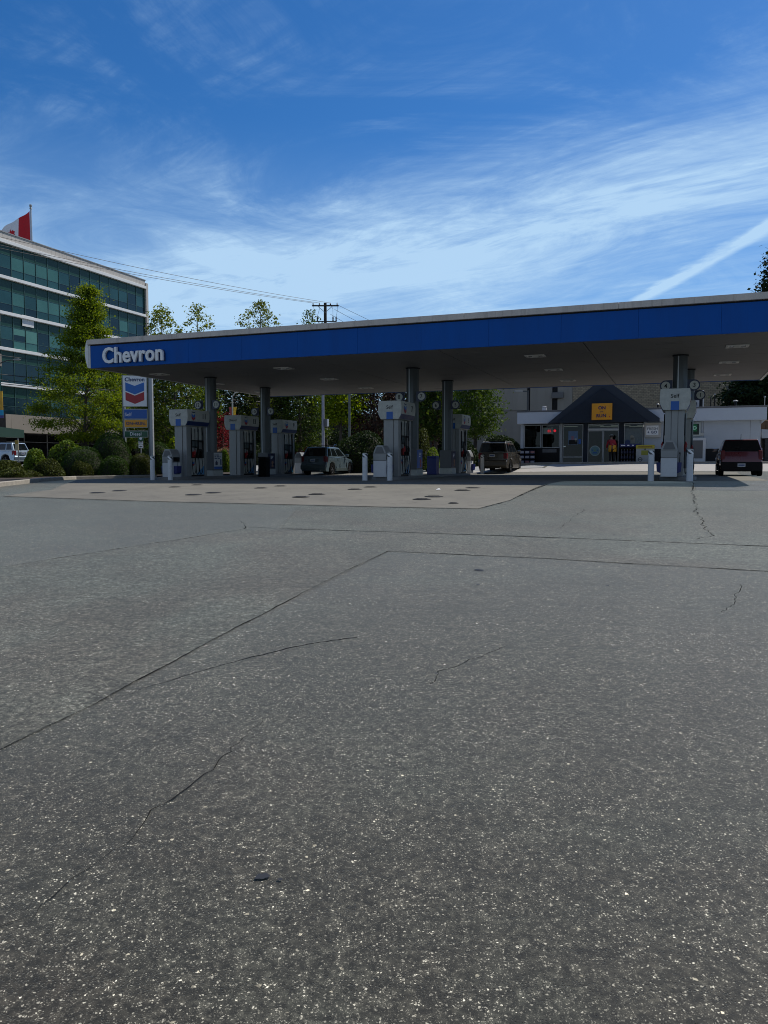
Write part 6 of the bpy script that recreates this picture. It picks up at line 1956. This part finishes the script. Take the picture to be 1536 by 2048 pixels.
# ================================================================== PRICE SIGN
def price_sign():
    y = 45.0
    def lx(px): return (X(px, y))
    xc = X(272.5, y); g = H(xc, y)
    t = thing('price_sign', 'tall station price sign with blue and red chevron logo over Diesel panel', 'sign', (xc, y, g), 0)
    k = y / F_PX
    def Z(py): return AT(272, py, y).z - g
    def Xp(px): return X(px, y) - xc
    PG_ = mat('pylon_grey', (0.16, 0.18, 0.19), 0.45, metal=0.2)
    b = MB(); b.box(Xp(247) , Xp(251.5), -0.02, 0.22, 0, Z(750)); b.build('left_post', PG_, t, bevel=0.01)
    b = MB(); b.box(Xp(298.5), Xp(301.5), -0.02, 0.22, 0, Z(748)); b.build('right_post', PG_, t, bevel=0.01)
    b = MB(); b.box(Xp(301.6), Xp(307), -0.04, 0.24, 0, Z(744)); b.build('pole', mat('pole_light', (0.36, 0.38, 0.39), 0.45, metal=0.2), t, bevel=0.02)
    def panel(name, a, c, p, q, m, th=0.06):
        b = MB(); b.box(Xp(a), Xp(c), -0.06, -0.022, Z(q), Z(p)); f = b.build(name + '_frame', OFFWHITE, t, bevel=0.008)
        b = MB(); e = 0.035; b.box(Xp(a) + e, Xp(c) - e, -0.068, -0.061, Z(q) + e, Z(p) - e); b.build(name, m, f)
        return f
    f = panel('logo_panel', 249, 297.5, 751, 813.5, LETTER)
    mm = MB(); cx = (Xp(249) + Xp(297.5)) / 2; w = 1.08
    pts1 = [(cx - w / 2, Z(765)), (cx, Z(772)), (cx + w / 2, Z(765)), (cx + w / 2, Z(781.5)), (cx, Z(789)), (cx - w / 2, Z(781.5))]
    pts2 = [(cx - w / 2, Z(784)), (cx, Z(791.5)), (cx + w / 2, Z(784)), (cx + w / 2, Z(800.5)), (cx, Z(808)), (cx - w / 2, Z(800.5))]
    mm.prism(pts1, 'y', -0.078, -0.070, 0); mm.prism(pts2, 'y', -0.078, -0.070, 1); mm.build('chevron_logo', [LOGOBLUE, LOGORED], f)
    mm = MB(); mm.text('Chevron', (cx, -0.070, Z(759)), (1, 0, 0), (0, 0, 1), width=1.14, depth=0.008, bold=0.028); mm.build('logo_lettering', LOGONAVY, f)
    f = panel('self_panel', 250, 297.5, 818, 838.5, PANELBLUE)
    mm = MB(); mm.text('Self', (Xp(259.5), -0.070, Z(829)), (1, 0, 0), (0, 0, 1), height=0.20, depth=0.006); mm.build('self_lettering', LETTER, f)
    f = panel('shop_panel', 250.5, 297.5, 839, 855.5, ORANGE)
    mm = MB(); mm.text('ON', (Xp(261), -0.070, Z(847)), (1, 0, 0), (0, 0, 1), height=0.185, depth=0.006, bold=0.028)
    mm.text('the', (Xp(270.5), -0.070, Z(847)), (1, 0, 0), (0, 0, 1), height=0.09, depth=0.006, bold=0.01)
    mm.text('RUN.', (Xp(283.5), -0.070, Z(847)), (1, 0, 0), (0, 0, 1), height=0.185, depth=0.006, bold=0.028); mm.build('run_lettering', LOGONAVY, f)
    f = panel('diesel_panel', 250.5, 298, 861.5, 875, DGREEN)
    mm = MB(); mm.text('Diesel', (Xp(273.5), -0.070, Z(868)), (1, 0, 0), (0, 0, 1), height=0.19, depth=0.006, bold=0.01); mm.build('diesel_lettering', LETTER, f)
price_sign()

# highway marker signs behind the price sign
y = 52; x = X(282.5, y); g = H(x, y)
t = thing('route_sign', 'small green round sign over two white plates on a post behind the price sign', 'sign', (x, y, g), 0)
def Zs(py): return AT(282, py, 52).z - g
b = MB(); b.box(-0.03, 0.03, 0.0, 0.05, 0, Zs(874)); b.build('post', GREY, t)
b = MB(); b.disc((0, -0.01, Zs(878)), 0.20, 'y', 0.02, 24, 0); b.disc((0, -0.024, Zs(877)), 0.09, 'y', 0.006, 14, 1); b.build('round_plate', [DGREEN, LETTER], t)
b = MB(); b.box(-0.15, 0.15, -0.02, -0.002, Zs(889), Zs(882.5)); p_ = b.build('east_plate', LETTER, t)
b = MB(); b.text('EAST', (0, -0.022, Zs(885.8)), (1, 0, 0), (0, 0, 1), width=0.22, depth=0.004, bold=0.01); b.build('east_lettering', DARK, p_)
b = MB(); b.box(-0.15, 0.15, -0.02, -0.002, Zs(896), Zs(889.7)); p_ = b.build('arrow_plate', LETTER, t)
b = MB(); z = Zs(892.8); b.prism([(-0.11, z), (-0.03, z + 0.06), (-0.03, z + 0.02), (0.10, z + 0.02), (0.10, z - 0.02), (-0.03, z - 0.02), (-0.03, z - 0.06)], 'y', -0.026, -0.021); b.build('arrow', DARK, p_)

# parking / bus sign at left
y = 47; x = X(36, y); g = H(x, y)
t = thing('bus_stop_sign', 'narrow yellow and cream street sign on a grey post before the blue SUV', 'sign', (x, y, g), 0)
def Zs(py): return AT(36, py, 47).z - g
b = MB(); b.tube([(0.03, 0.03, 0), (0.03, 0.03, Zs(877))], 0.035, 10); b.build('post', GREY, t)
b = MB(); b.box(-0.14, 0.07, -0.03, -0.006, Zs(901), Zs(880), 0); b.box(-0.14, 0.07, -0.034, -0.031, Zs(888), Zs(880.5), 1); b.build('sign_plate', [mat('plate_cream', (0.45, 0.38, 0.22), 0.5), mat('plate_ochre', (0.34, 0.22, 0.02), 0.5)], t)

# ================================================================== LAMPS, POLES, BANNERS
def banner(t, x, z0, z1, w, mats, th=0.015, tilt=0.0):
    b = MB()
    h = z1 - z0
    b.box(x, x + w, -th, th, z0 + h * 0.30, z1, 0)
    b.box(x, x + w, -th - 0.001, th + 0.001, z0 + h * 0.10, z0 + h * 0.298, 1)
    b.box(x, x + w, -th, th, z0, z0 + h * 0.098, 2)
    b.build('banner', mats, t)
y = 50; x = X(-8, y); g = H(x, y)
t = thing('street_lamp', 'grey street lamp with curved arm and yellow blue banner at the left edge', 'street lamp', (x, y, g), 0, 'street lamps')
def Zs(py): return AT(20, py, 50).z - g
b = MB()
ex = X(46, y) - x
b.tube([(0, 0, 0), (0, 0, Zs(760)), (0.05, 0, Zs(745)), (0.35, 0, Zs(728)), (0.9, 0, Zs(721)), (ex - 0.25, 0, Zs(719.5))], [0.09, 0.06, 0.05, 0.04, 0.035, 0.03], 10); b.build('pole', mat('lamp_dark_green', (0.05, 0.06, 0.06), 0.5), t, smooth=True)
b = MB(); b.prism([(ex - 0.45, Zs(720.5)), (ex, Zs(721)), (ex + 0.05, Zs(719)), (ex - 0.1, Zs(717)), (ex - 0.4, Zs(718.2))], 'y', -0.09, 0.09); b.build('lamp_head', GREY, t, bevel=0.02)
w = X(9.5, y) - x - 0.1
BY = mat('banner_yellow', (0.62, 0.34, 0.03), 0.6, var=0.35, scale=2.5); BC = mat('banner_cyan', (0.02, 0.33, 0.55), 0.6); BP = mat('banner_purple', (0.07, 0.06, 0.22), 0.6)
banner(t, 0.1, Zs(836), Zs(782), w, [BY, BC, BP])

def lamp2(px, y, pytop, pybase, label, arm, bans, curved=True, m=None):
    x = X(px, y); g = H(x, y)
    t = thing('street_lamp', label, 'street lamp', (x, y, g), 0, 'street lamps')
    zt = AT(px, pytop, y).z - g
    b = MB(); b.tube([(0, 0, 0), (0, 0, zt * 0.93), (arm * 0.15, 0, zt * 0.975), (arm * 0.55, 0, zt), (arm, 0, zt + 0.02)], [0.08, 0.06, 0.05, 0.04, 0.035], 8); b.build('pole', m or GREY, t, smooth=True)
    b = MB(); b.box(*sorted((arm - 0.1, arm + 0.45)), -0.1, 0.1, zt - 0.03, zt + 0.05); b.build('lamp_head', GREY, t, bevel=0.02)
    for (a, c, p, q, mm) in bans:
        b = MB(); z0 = AT(px, q, y).z - g; z1 = AT(px, p, y).z - g
        xa = X(a, y) - x; xb_ = X(c, y) - x
        xm = xa if abs(xa) < abs(xb_) else xb_; xo = xb_ if xm == xa else xa
        b.prism([(xm, z0), (xm + (xo - xm) * 0.55, z0 + 0.05), (xo, z1), (xm, z1)], 'y', -0.012, 0.012); b.build('banner', mm, t)
lamp2(466.3, 62, 782, 880, 'white street lamp with red and yellow pennants behind the diesel pump', 1.4,
      [(459, 464.5, 814, 836, mat('pennant_red', (0.34, 0.06, 0.06), 0.6, var=0.5, scale=6)), (468, 474.5, 814, 836, mat('pennant_yellow', (0.75, 0.46, 0.02), 0.6, var=0.3, scale=6))], m=OFFWHITE)
def pole(px, y, h, r, label, m, name='slim_pole', cat='pole', box=None):
    x = X(px, y); g = H(x, y)
    t = thing(name, label, cat, (x, y, g), 0, 'slim poles behind the canopy')
    b = MB(); b.lathe([(r * 1.5, 0), (r * 1.5, 0.15), (r, 0.2), (r * 0.8, h)], 12); b.build('pole_shaft', m, t, smooth=True)
    if box:
        z0 = AT(px, box[1], y).z - g; z1 = AT(px, box[0], y).z - g
        b = MB(); b.box(0.10, 0.28, -0.15, 0.1, z0, z1, 0); b.box(0.281, 0.42, -0.14, 0.09, z0, z1, 1); b.build('signal_box', [MIDGREY, LETTER], t, bevel=0.01)
    return t
pole(646.5, 56, 8.5, 0.11, 'pale slim pole with white box rising behind the silver car', mat('pole_lavender', (0.28, 0.29, 0.34), 0.45), box=(838, 853))
pole(699, 60, 8.5, 0.10, 'dark slim pole in front of the bright green tree', mat('pole_green_grey', (0.10, 0.12, 0.12), 0.5))
pole(735, 54, 1.9, 0.045, 'short ochre marker post among the dark shrubs', mat('post_ochre', (0.16, 0.13, 0.04), 0.7))

# utility pole
y = 75; x = X(652, y); g = H(x, y)
t = thing('utility_pole', 'wooden utility pole with crossarm and insulators above the canopy', 'utility pole', (x, y, g), 0)
def Zs(py): return AT(652, py, 75).z - g
WOOD = mat('pole_wood', (0.045, 0.038, 0.032), 0.85, var=0.2, streak=True)
b = MB(); b.lathe([(0.19, 0), (0.14, Zs(606))], 12); b.build('shaft', WOOD, t, smooth=True)
zc = Zs(612)
b = MB(); b.box(-1.25, 1.30, -0.20, -0.08, zc - 0.06, zc + 0.06); b.build('crossarm', WOOD, t)
b = MB(); b.tube([(-0.7, -0.14, zc - 0.05), (0, -0.16, zc - 0.65)], 0.025, 6); b.tube([(0.7, -0.14, zc - 0.05), (0, -0.16, zc - 0.65)], 0.025, 6); b.build('arm_brace', GREY, t)
z2 = Zs(643.5)
b = MB(); b.box(-1.3, 1.1, -0.20, -0.10, z2 - 0.04, z2 + 0.04); b.build('lower_arm', WOOD, t)
INS = mat('insulator', (0.05, 0.05, 0.055), 0.3)
for xx in (-1.15, -0.55, 0.5, 1.15):
    b = MB(); b.lathe([(0.03, zc + 0.06), (0.07, zc + 0.10), (0.03, zc + 0.14), (0.07, zc + 0.18), (0.03, zc + 0.22), (0.045, zc + 0.27)], 10, (xx, -0.14)); b.build('insulator', INS, t)
for xx in (-1.2, -0.75, 0.75, 1.05):
    b = MB(); b.lathe([(0.05, z2 + 0.04), (0.08, z2 + 0.12), (0.05, z2 + 0.22), (0.08, z2 + 0.32), (0.05, z2 + 0.42), (0.03, z2 + 0.50)], 10, (xx, -0.15)); b.build('cutout_fuse', INS, t)
b = MB()
for xa, xb_ in ((-1.15, -1.2), (-0.55, -0.75), (0.5, 0.75), (1.15, 1.05)):
    pts = [(xa, -0.14, zc + 0.25), ((xa + xb_) / 2 + 0.12, -0.3, (zc + z2) / 2 + 0.4), (xb_, -0.15, z2 + 0.5)]
    b.tube(pts, 0.014, 5)
b.build('jumper_wires', BLACK, t)
b = MB(); b.lathe([(0.14, 0), (0.17, 0.08), (0.17, 0.75), (0.12, 0.85)], 14, (0.30, -0.1)); o = b.build('transformer', MIDGREY, t); o.location = (0, 0, z2 - 1.3)

# overhead lines
PW = Vector((x, y, g))
def wire(label, a, b_, sag, r=0.012, n=40, seg_name='overhead_wire', grp='overhead wires'):
    a = Vector(a); b_ = Vector(b_)
    pts = []
    for i in range(n + 1):
        f = i / n; p = a.lerp(b_, f); p.z -= sag * 4 * f * (1 - f); pts.append(p)
    mb = MB(); mb.tube(pts, r, 5)
    o = mb.build(seg_name, mat('cable', (0.03, 0.03, 0.032), 0.6))
    tag(o, label, 'cable', grp)
dW = Vector((-35.2, -35.2, 0))
for i, (xx, dz, lab) in enumerate(((-1.15, 0.25, 'lowest of the three power lines running left from the crossarm'), (-0.55, 0.40, 'middle power line of the three running left from the crossarm'), (0.5, 0.95, 'top power line running left from the crossarm end'))):
    a = PW + Vector((xx, -0.14, zc + 0.26)); b_ = a + dW + Vector((0, 0, dz + 0.5)); wire(lab, a, b_, 0.75, 0.017)
for i, (xx, lab) in enumerate(((0.5, 'left service line dropping right from the utility pole'), (0.9, 'middle service line dropping right from the utility pole'), (1.15, 'right service line dropping right from the utility pole'))):
    a = PW + Vector((xx, -0.14, zc + 0.1 - 0.45 * (2 - i))); b_ = a + Vector((9 + i, 3, -4.3)); wire(lab, a, b_, 0.15, 0.016)
# lower communication cables crossing in front of the office and trees
for i, (z0, z1, lab) in enumerate(((9.2, 8.0, 'upper cable crossing the office front below the canopy line'), (7.7, 7.0, 'middle cable crossing the office maple'), (7.3, 6.6, 'lower twisted cable crossing the office maple'), (7.05, 6.35, 'lowest cable crossing the office maple'))):
    wire(lab, (PW.x - 35, PW.y - 35, z0 + 1.0), (PW.x - 0.2, PW.y, z1 + 0.6), 0.5, 0.024 if i else 0.018)

# flag and pole on the office roof
def flag():
    y = 104; x = X(76, y); z0 = AT(76, 486, y).z - 3
    t = thing('flagpole', 'silver flagpole with a red and white maple leaf flag on the office roof', 'flagpole', (x, y, z0), 0)
    zt = AT(76, 409, y).z - z0
    b = MB(); b.lathe([(0.16, 0), (0.11, zt - 0.6)], 14); b.build('pole', mat('flagpole_metal', (0.42, 0.44, 0.46), 0.35, metal=0.5), t, smooth=True)
    b = MB(); b.lathe([(0.12, zt - 0.62), (0.16, zt - 0.55), (0.10, zt - 0.35), (0.16, zt - 0.28), (0.17, zt - 0.05), (0.10, zt)], 14); b.build('finial', GREY, t, smooth=True)
    # cloth: hoist at the pole, blown to the left and drooping
    nu, nv = 28, 14; hoist = 3.9
    top = AT(72, 422, y).z - z0
    vs = []; fs = []; ms = []
    Lw = 6.6
    # leaf outline tests
    def leaf(u, v):
        x_ = (u - 0.5) * Lw / 1.0; y_ = (v - 0.5) * hoist
        r = sqrt(x_ * x_ + y_ * y_)
        return r
    for i in range(nu + 1):
        u = i / nu
        for j in range(nv + 1):
            v = j / nv
            xx = -0.16 - Lw * 0.76 * u - 0.25 * u * v
            zz = top - hoist * v - 3.1 * u ** 0.97 - 0.25 * u * sin(5 * v)
            yy = 0.35 * sin(9 * u + 3.0 * v) * u + 0.12 * sin(17 * u)
            vs.append((xx, yy, zz))
    for i in range(nu):
        for j in range(nv):
            u = (i + 0.5) / nu; v = (j + 0.5) / nv
            red = u < 0.27 or u > 0.75
            fs.append((i * (nv + 1) + j, (i + 1) * (nv + 1) + j, (i + 1) * (nv + 1) + j + 1, i * (nv + 1) + j + 1)); ms.append(1 if red else 0)
    # thickness
    b = MB(); b.v = vs; b.f = fs; b.m = ms
    RF = mat('flag_red', (0.55, 0.01, 0.02), 0.7); WF = mat('flag_white', (0.78, 0.78, 0.80), 0.7)
    o = b.build('flag', [WF, RF], t, smooth=True)
    # eleven-point leaf lying just off the cloth, following it
    half = [(0, 1.0), (0.12, 0.72), (0.28, 0.80), (0.20, 0.38), (0.42, 0.60), (0.47, 0.46), (0.72, 0.50), (0.62, 0.30), (0.78, 0.20), (0.40, -0.10), (0.45, -0.28), (0.05, -0.22), (0.05, -0.62)]
    out = [(-a, c) for a, c in reversed(half[1:])] + half
    def cloth(u, v):
        return Vector((-0.16 - Lw * 0.76 * u - 0.25 * u * v, 0.35 * sin(9 * u + 3.0 * v) * u + 0.12 * sin(17 * u) - 0.02, top - hoist * v - 3.1 * u ** 0.97 - 0.25 * u * sin(5 * v)))
    bm = bmesh.new()
    vv = [bm.verts.new((0.51 + a * 0.17, 0.52 - c * 0.36, 0)) for a, c in out]
    bm.faces.new(vv); bmesh.ops.triangulate(bm, faces=bm.faces)
    bmesh.ops.subdivide_edges(bm, edges=bm.edges[:], cuts=3, use_grid_fill=True)
    for v in bm.verts: v.co = cloth(v.co.x, v.co.y)
    me = bpy.data.meshes.new('maple_leaf'); bm.to_mesh(me); bm.free(); me.materials.append(RF)
    o2 = bpy.data.objects.new('maple_leaf', me); COL.objects.link(o2); o2.parent = o
flag()

# patio umbrellas by the office
for px, lab in ((146, 'left open grey patio umbrella by the office ground floor'), (178, 'right grey patio umbrella partly behind the tallest dome shrub')):
    y = 60; x = X(px, y); g = H(x, y)
    t = thing('patio_umbrella', lab, 'umbrella', (x, y, g), 0, 'patio umbrellas')
    zt = AT(px, 871, y).z - g
    b = MB(); b.lathe([(0.03, 0), (0.03, zt)], 8); b.build('pole', GREY, t)
    b = MB(); b.lathe([(0.58, zt - 0.26), (0.60, zt - 0.24), (0.3, zt - 0.10), (0.03, zt)], 8); b.build('canopy_cloth', mat('umbrella_cloth', (0.32, 0.32, 0.32), 0.8), t)
# orange construction sign on the far kerb
y = 70; x = X(519, y); g = H(x, y)
t = thing('construction_barrier', 'orange and white folding construction sign on the far kerb', 'barrier', (x, y, g + 0.2), radians(20))
b = MB(); b.prism([(-0.30, 0), (-0.24, 0), (0.02, 0.68), (-0.02, 0.72)], 'x', -0.28, 0.28); b.build('front_board', LETTER, t)
b = MB(); b.prism([(0.30, 0), (0.24, 0), (-0.02 + 0.045, 0.66), (0.045, 0.70)], 'x', -0.28, 0.28); b.build('back_board', mat('cone_orange', (0.75, 0.13, 0.02), 0.5), t)
b = MB(); b.box(-0.36, -0.285, -0.2, 0.2, 0.02, 0.6); b.build('orange_edge', MATS['cone_orange'], t)
# wall lamp post in front of the concrete wall (floodlight arm)
y = 66; x = X(1054, y); g = H(x, y)
t = thing('flood_lamp_post', 'dark lamp post with flat lamp head before the concrete wall left of the gable', 'street lamp', (x, y, g), 0, 'street lamps')
zt = AT(1054, 781, y).z - g
b = MB(); b.lathe([(0.09, 0), (0.07, zt)], 10); b.box(-0.5, 0.0, -0.04, 0.04, zt - 0.12, zt - 0.02); b.build('pole', mat('post_dark', (0.06, 0.065, 0.07), 0.5), t)
b = MB(); b.box(-1.15, -0.45, -0.15, 0.15, zt - 0.15, zt - 0.0); b.build('lamp_head', GREY, t, bevel=0.03)

# ================================================================== PERSON at the shop door
def skin_mesh(name, verts, edges, radii, m, parent, root=0, sub=2):
    me = bpy.data.meshes.new(name); me.from_pydata(verts, edges, [])
    o = bpy.data.objects.new(name, me); COL.objects.link(o)
    sk = o.modifiers.new('skin', 'SKIN')
    layer = me.skin_vertices[0].data if me.skin_vertices else None
    for i, r in enumerate(radii):
        rr = r if isinstance(r, tuple) else (r, r)
        me.skin_vertices[0].data[i].radius = rr
    me.skin_vertices[0].data[root].use_root = True
    s = o.modifiers.new('sub', 'SUBSURF'); s.levels = sub; s.render_levels = sub
    dg = bpy.context.evaluated_depsgraph_get()
    me2 = bpy.data.meshes.new_from_object(o.evaluated_get(dg))
    bpy.data.objects.remove(o); bpy.data.meshes.remove(me)
    me2.name = name; me2.materials.clear(); me2.materials.append(m); me2.shade_smooth()
    o2 = bpy.data.objects.new(name, me2); COL.objects.link(o2); o2.parent = parent
    return o2

def person():
    P = on_front(1226, 1.15)
    t = thing('person', 'person in red top and yellow hip cover bending towards the shop door', 'person', (P[0], P[1], H(P[0], P[1]) + 0.02), CA)
    SK = mat('skin', (0.30, 0.17, 0.11), 0.6)
    # seen from behind, leaning forward (+y) and to the left (-x), left arm reaching down
    V_ = []; E = []; R = []
    def add(p, r, par=None):
        V_.append(p); R.append(r)
        if par is not None: E.append((par, len(V_) - 1))
        return len(V_) - 1
    pel = add((0, 0, 0.95), (0.155, 0.11))
    sp1 = add((-0.02, 0.03, 1.12), (0.14, 0.10), pel)
    sp2 = add((-0.05, 0.08, 1.30), (0.165, 0.11), sp1)
    nk0 = add((-0.07, 0.14, 1.43), (0.10, 0.08), sp2)
    nk = add((-0.075, 0.17, 1.50), 0.052, nk0)
    hd = add((-0.08, 0.20, 1.585), (0.078, 0.088), nk)
    hd2 = add((-0.08, 0.21, 1.67), (0.074, 0.084), hd)
    hd3 = add((-0.08, 0.21, 1.725), (0.045, 0.05), hd2)
    def arm(s, elbow, wrist, fing):
        sh = add((-0.06 + s * 0.175, 0.11, 1.39), 0.058, sp2)
        el = add(elbow, 0.043, sh); wr = add(wrist, 0.028, el)
        d = (Vector(wrist) - Vector(elbow)).normalized()
        pm = add(tuple(Vector(wrist) + d * 0.06), (0.038, 0.020), wr)
        for k in range(4):
            o_ = Vector((0.0, (k - 1.5) * 0.019, 0))
            f1 = add(tuple(Vector(wrist) + d * 0.105 + o_), 0.0095, pm)
            f2 = add(tuple(Vector(wrist) + d * (0.135 + 0.012 * (k in (1, 2))) + o_ + Vector((s * -0.008, 0, 0))), 0.0085, f1)
            add(tuple(Vector(wrist) + d * (0.16 + 0.012 * (k in (1, 2))) + o_ + Vector((s * -0.022, 0, 0))), 0.007, f2)
        th = add(tuple(Vector(wrist) + d * 0.04 + Vector((0, 0.042, 0))), 0.011, pm)
        add(tuple(Vector(wrist) + d * 0.085 + Vector((0, 0.062, 0))), 0.009, th)
    arm(-1, (-0.32, 0.14, 1.12), (-0.36, 0.26, 0.90), None)
    arm(1, (0.19, 0.12, 1.12), (0.16, 0.26, 0.95), None)
    for s, fx in ((-1, -0.13), (1, 0.13)):
        hp = add((s * 0.09, 0.0, 0.90), 0.092, pel)
        kn = add((s * 0.11, 0.03, 0.50), 0.058, hp)
        an = add((fx, 0.0, 0.10), 0.040, kn)
        hl = add((fx, -0.02, 0.045), 0.038, an)
        add((fx + s * 0.01, 0.13, 0.035), (0.042, 0.026), hl)
    skin_mesh('body', V_, E, R, SK, t)
    # clothing follows the same joints, a little fuller
    v = []; e = []; r = []
    def a2(p, rr, par=None):
        v.append(p); r.append(rr)
        if par is not None: e.append((par, len(v) - 1))
        return len(v) - 1
    p0 = a2((0, 0, 1.00), (0.185, 0.14)); p1 = a2((-0.02, 0.03, 1.14), (0.18, 0.135), p0); p2 = a2((-0.05, 0.08, 1.30), (0.20, 0.14), p1); p3 = a2((-0.07, 0.135, 1.43), (0.115, 0.09), p2)
    for s, el, wr in ((-1, (-0.32, 0.14, 1.12), (-0.355, 0.25, 0.93)), (1, (0.19, 0.12, 1.12), (0.165, 0.25, 0.97))):
        q = a2((-0.06 + s * 0.18, 0.11, 1.39), 0.075, p2); q = a2(el, 0.060, q); a2(wr, 0.046, q)
    skin_mesh('red_top', v, e, r, mat('cloth_red', (0.27, 0.010, 0.018), 0.8, var=0.2, scale=8), t)
    v = []; e = []; r = []
    p0 = a2((0, 0, 0.97), (0.19, 0.15))
    for s in (-1, 1):
        q = a2((s * 0.10, 0.0, 0.86), (0.118, 0.125), p0); q = a2((s * 0.112, 0.03, 0.50), 0.085, q); a2((s * 0.13, 0.0, 0.11), 0.062, q)
    skin_mesh('trousers', v, e, r, mat('cloth_black', (0.012, 0.012, 0.013), 0.85), t)
    # yellow cover round the hips, open in the middle of the back
    b = MB(); vs = []; fs = []; n = 30
    for side, (a0, a1) in enumerate(((radians(-78), radians(60)), (radians(120), radians(258)))):
        o_ = len(vs)
        for i in range(n + 1):
            a = a0 + (a1 - a0) * i / n
            for j, (z, k) in enumerate(((1.10, 1.0), (0.97, 1.10), (0.84, 1.12), (0.70, 1.10))):
                f = 1 + 0.03 * sin(a * 7 + j)
                vs.append((0.215 * k * f * cos(a), 0.172 * k * f * sin(a), z + 0.01 * sin(a * 5)))
        for i in range(n):
            for j in range(3):
                fs.append((o_ + i * 4 + j, o_ + (i + 1) * 4 + j, o_ + (i + 1) * 4 + j + 1, o_ + i * 4 + j + 1))
    b.add(vs, fs); o = b.build('yellow_hip_cover', mat('cloth_yellow', (0.58, 0.27, 0.012), 0.75, var=0.15, scale=9), t, smooth=True)
    sf = o.modifiers.new('thick', 'SOLIDIFY'); sf.thickness = 0.015
    # hair, cap brim, strap
    b = MB(); C_ = Vector((-0.08, 0.20, 1.665))
    prof = [(0.092, -0.075), (0.104, -0.03), (0.102, 0.02), (0.080, 0.07), (0.045, 0.095), (0.005, 0.102)]
    b.lathe([(rr, C_.z + zz) for rr, zz in prof], 18, (C_.x, C_.y - 0.004)); b.build('hair', mat('hair_black', (0.010, 0.008, 0.007), 0.7), t, smooth=True)
    b = MB(); b.lathe([(0.150, C_.z + 0.050), (0.152, C_.z + 0.062), (0.09, C_.z + 0.085), (0.07, C_.z + 0.12), (0.01, C_.z + 0.128)], 20, (C_.x, C_.y)); b.build('cap', mat('cap_grey', (0.22, 0.23, 0.20), 0.7), t, smooth=True)
    b = MB(); b.tube([(-0.20, 0.03, 1.42), (-0.08, -0.055, 1.28), (0.05, -0.085, 1.15), (0.15, -0.06, 1.04)], 0.016, 6); b.build('strap', mat('strap_pale', (0.30, 0.20, 0.20), 0.6), t, smooth=True)
    # face on the far side: nose, ears, eyes, mouth
    b = MB(); b.lathe([(0.018, 1.60), (0.010, 1.635), (0.004, 1.65)], 8, (-0.08, 0.298)); b.build('nose', SK, t, smooth=True)
    for s in (-1, 1):
        b = MB(); b.lathe([(0.010, 1.60), (0.024, 1.62), (0.026, 1.645), (0.012, 1.665)], 10, (-0.08 + s * 0.088, 0.20)); b.build('ear', SK, t, smooth=True)
        b = MB(); b.disc((-0.08 + s * 0.032, 0.288, 1.645), 0.011, 'y', 0.01, 10); b.build('eye', DARK, t)
    b = MB(); b.box(-0.105, -0.055, 0.283, 0.293, 1.568, 1.576); b.build('mouth', RED, t)
person()
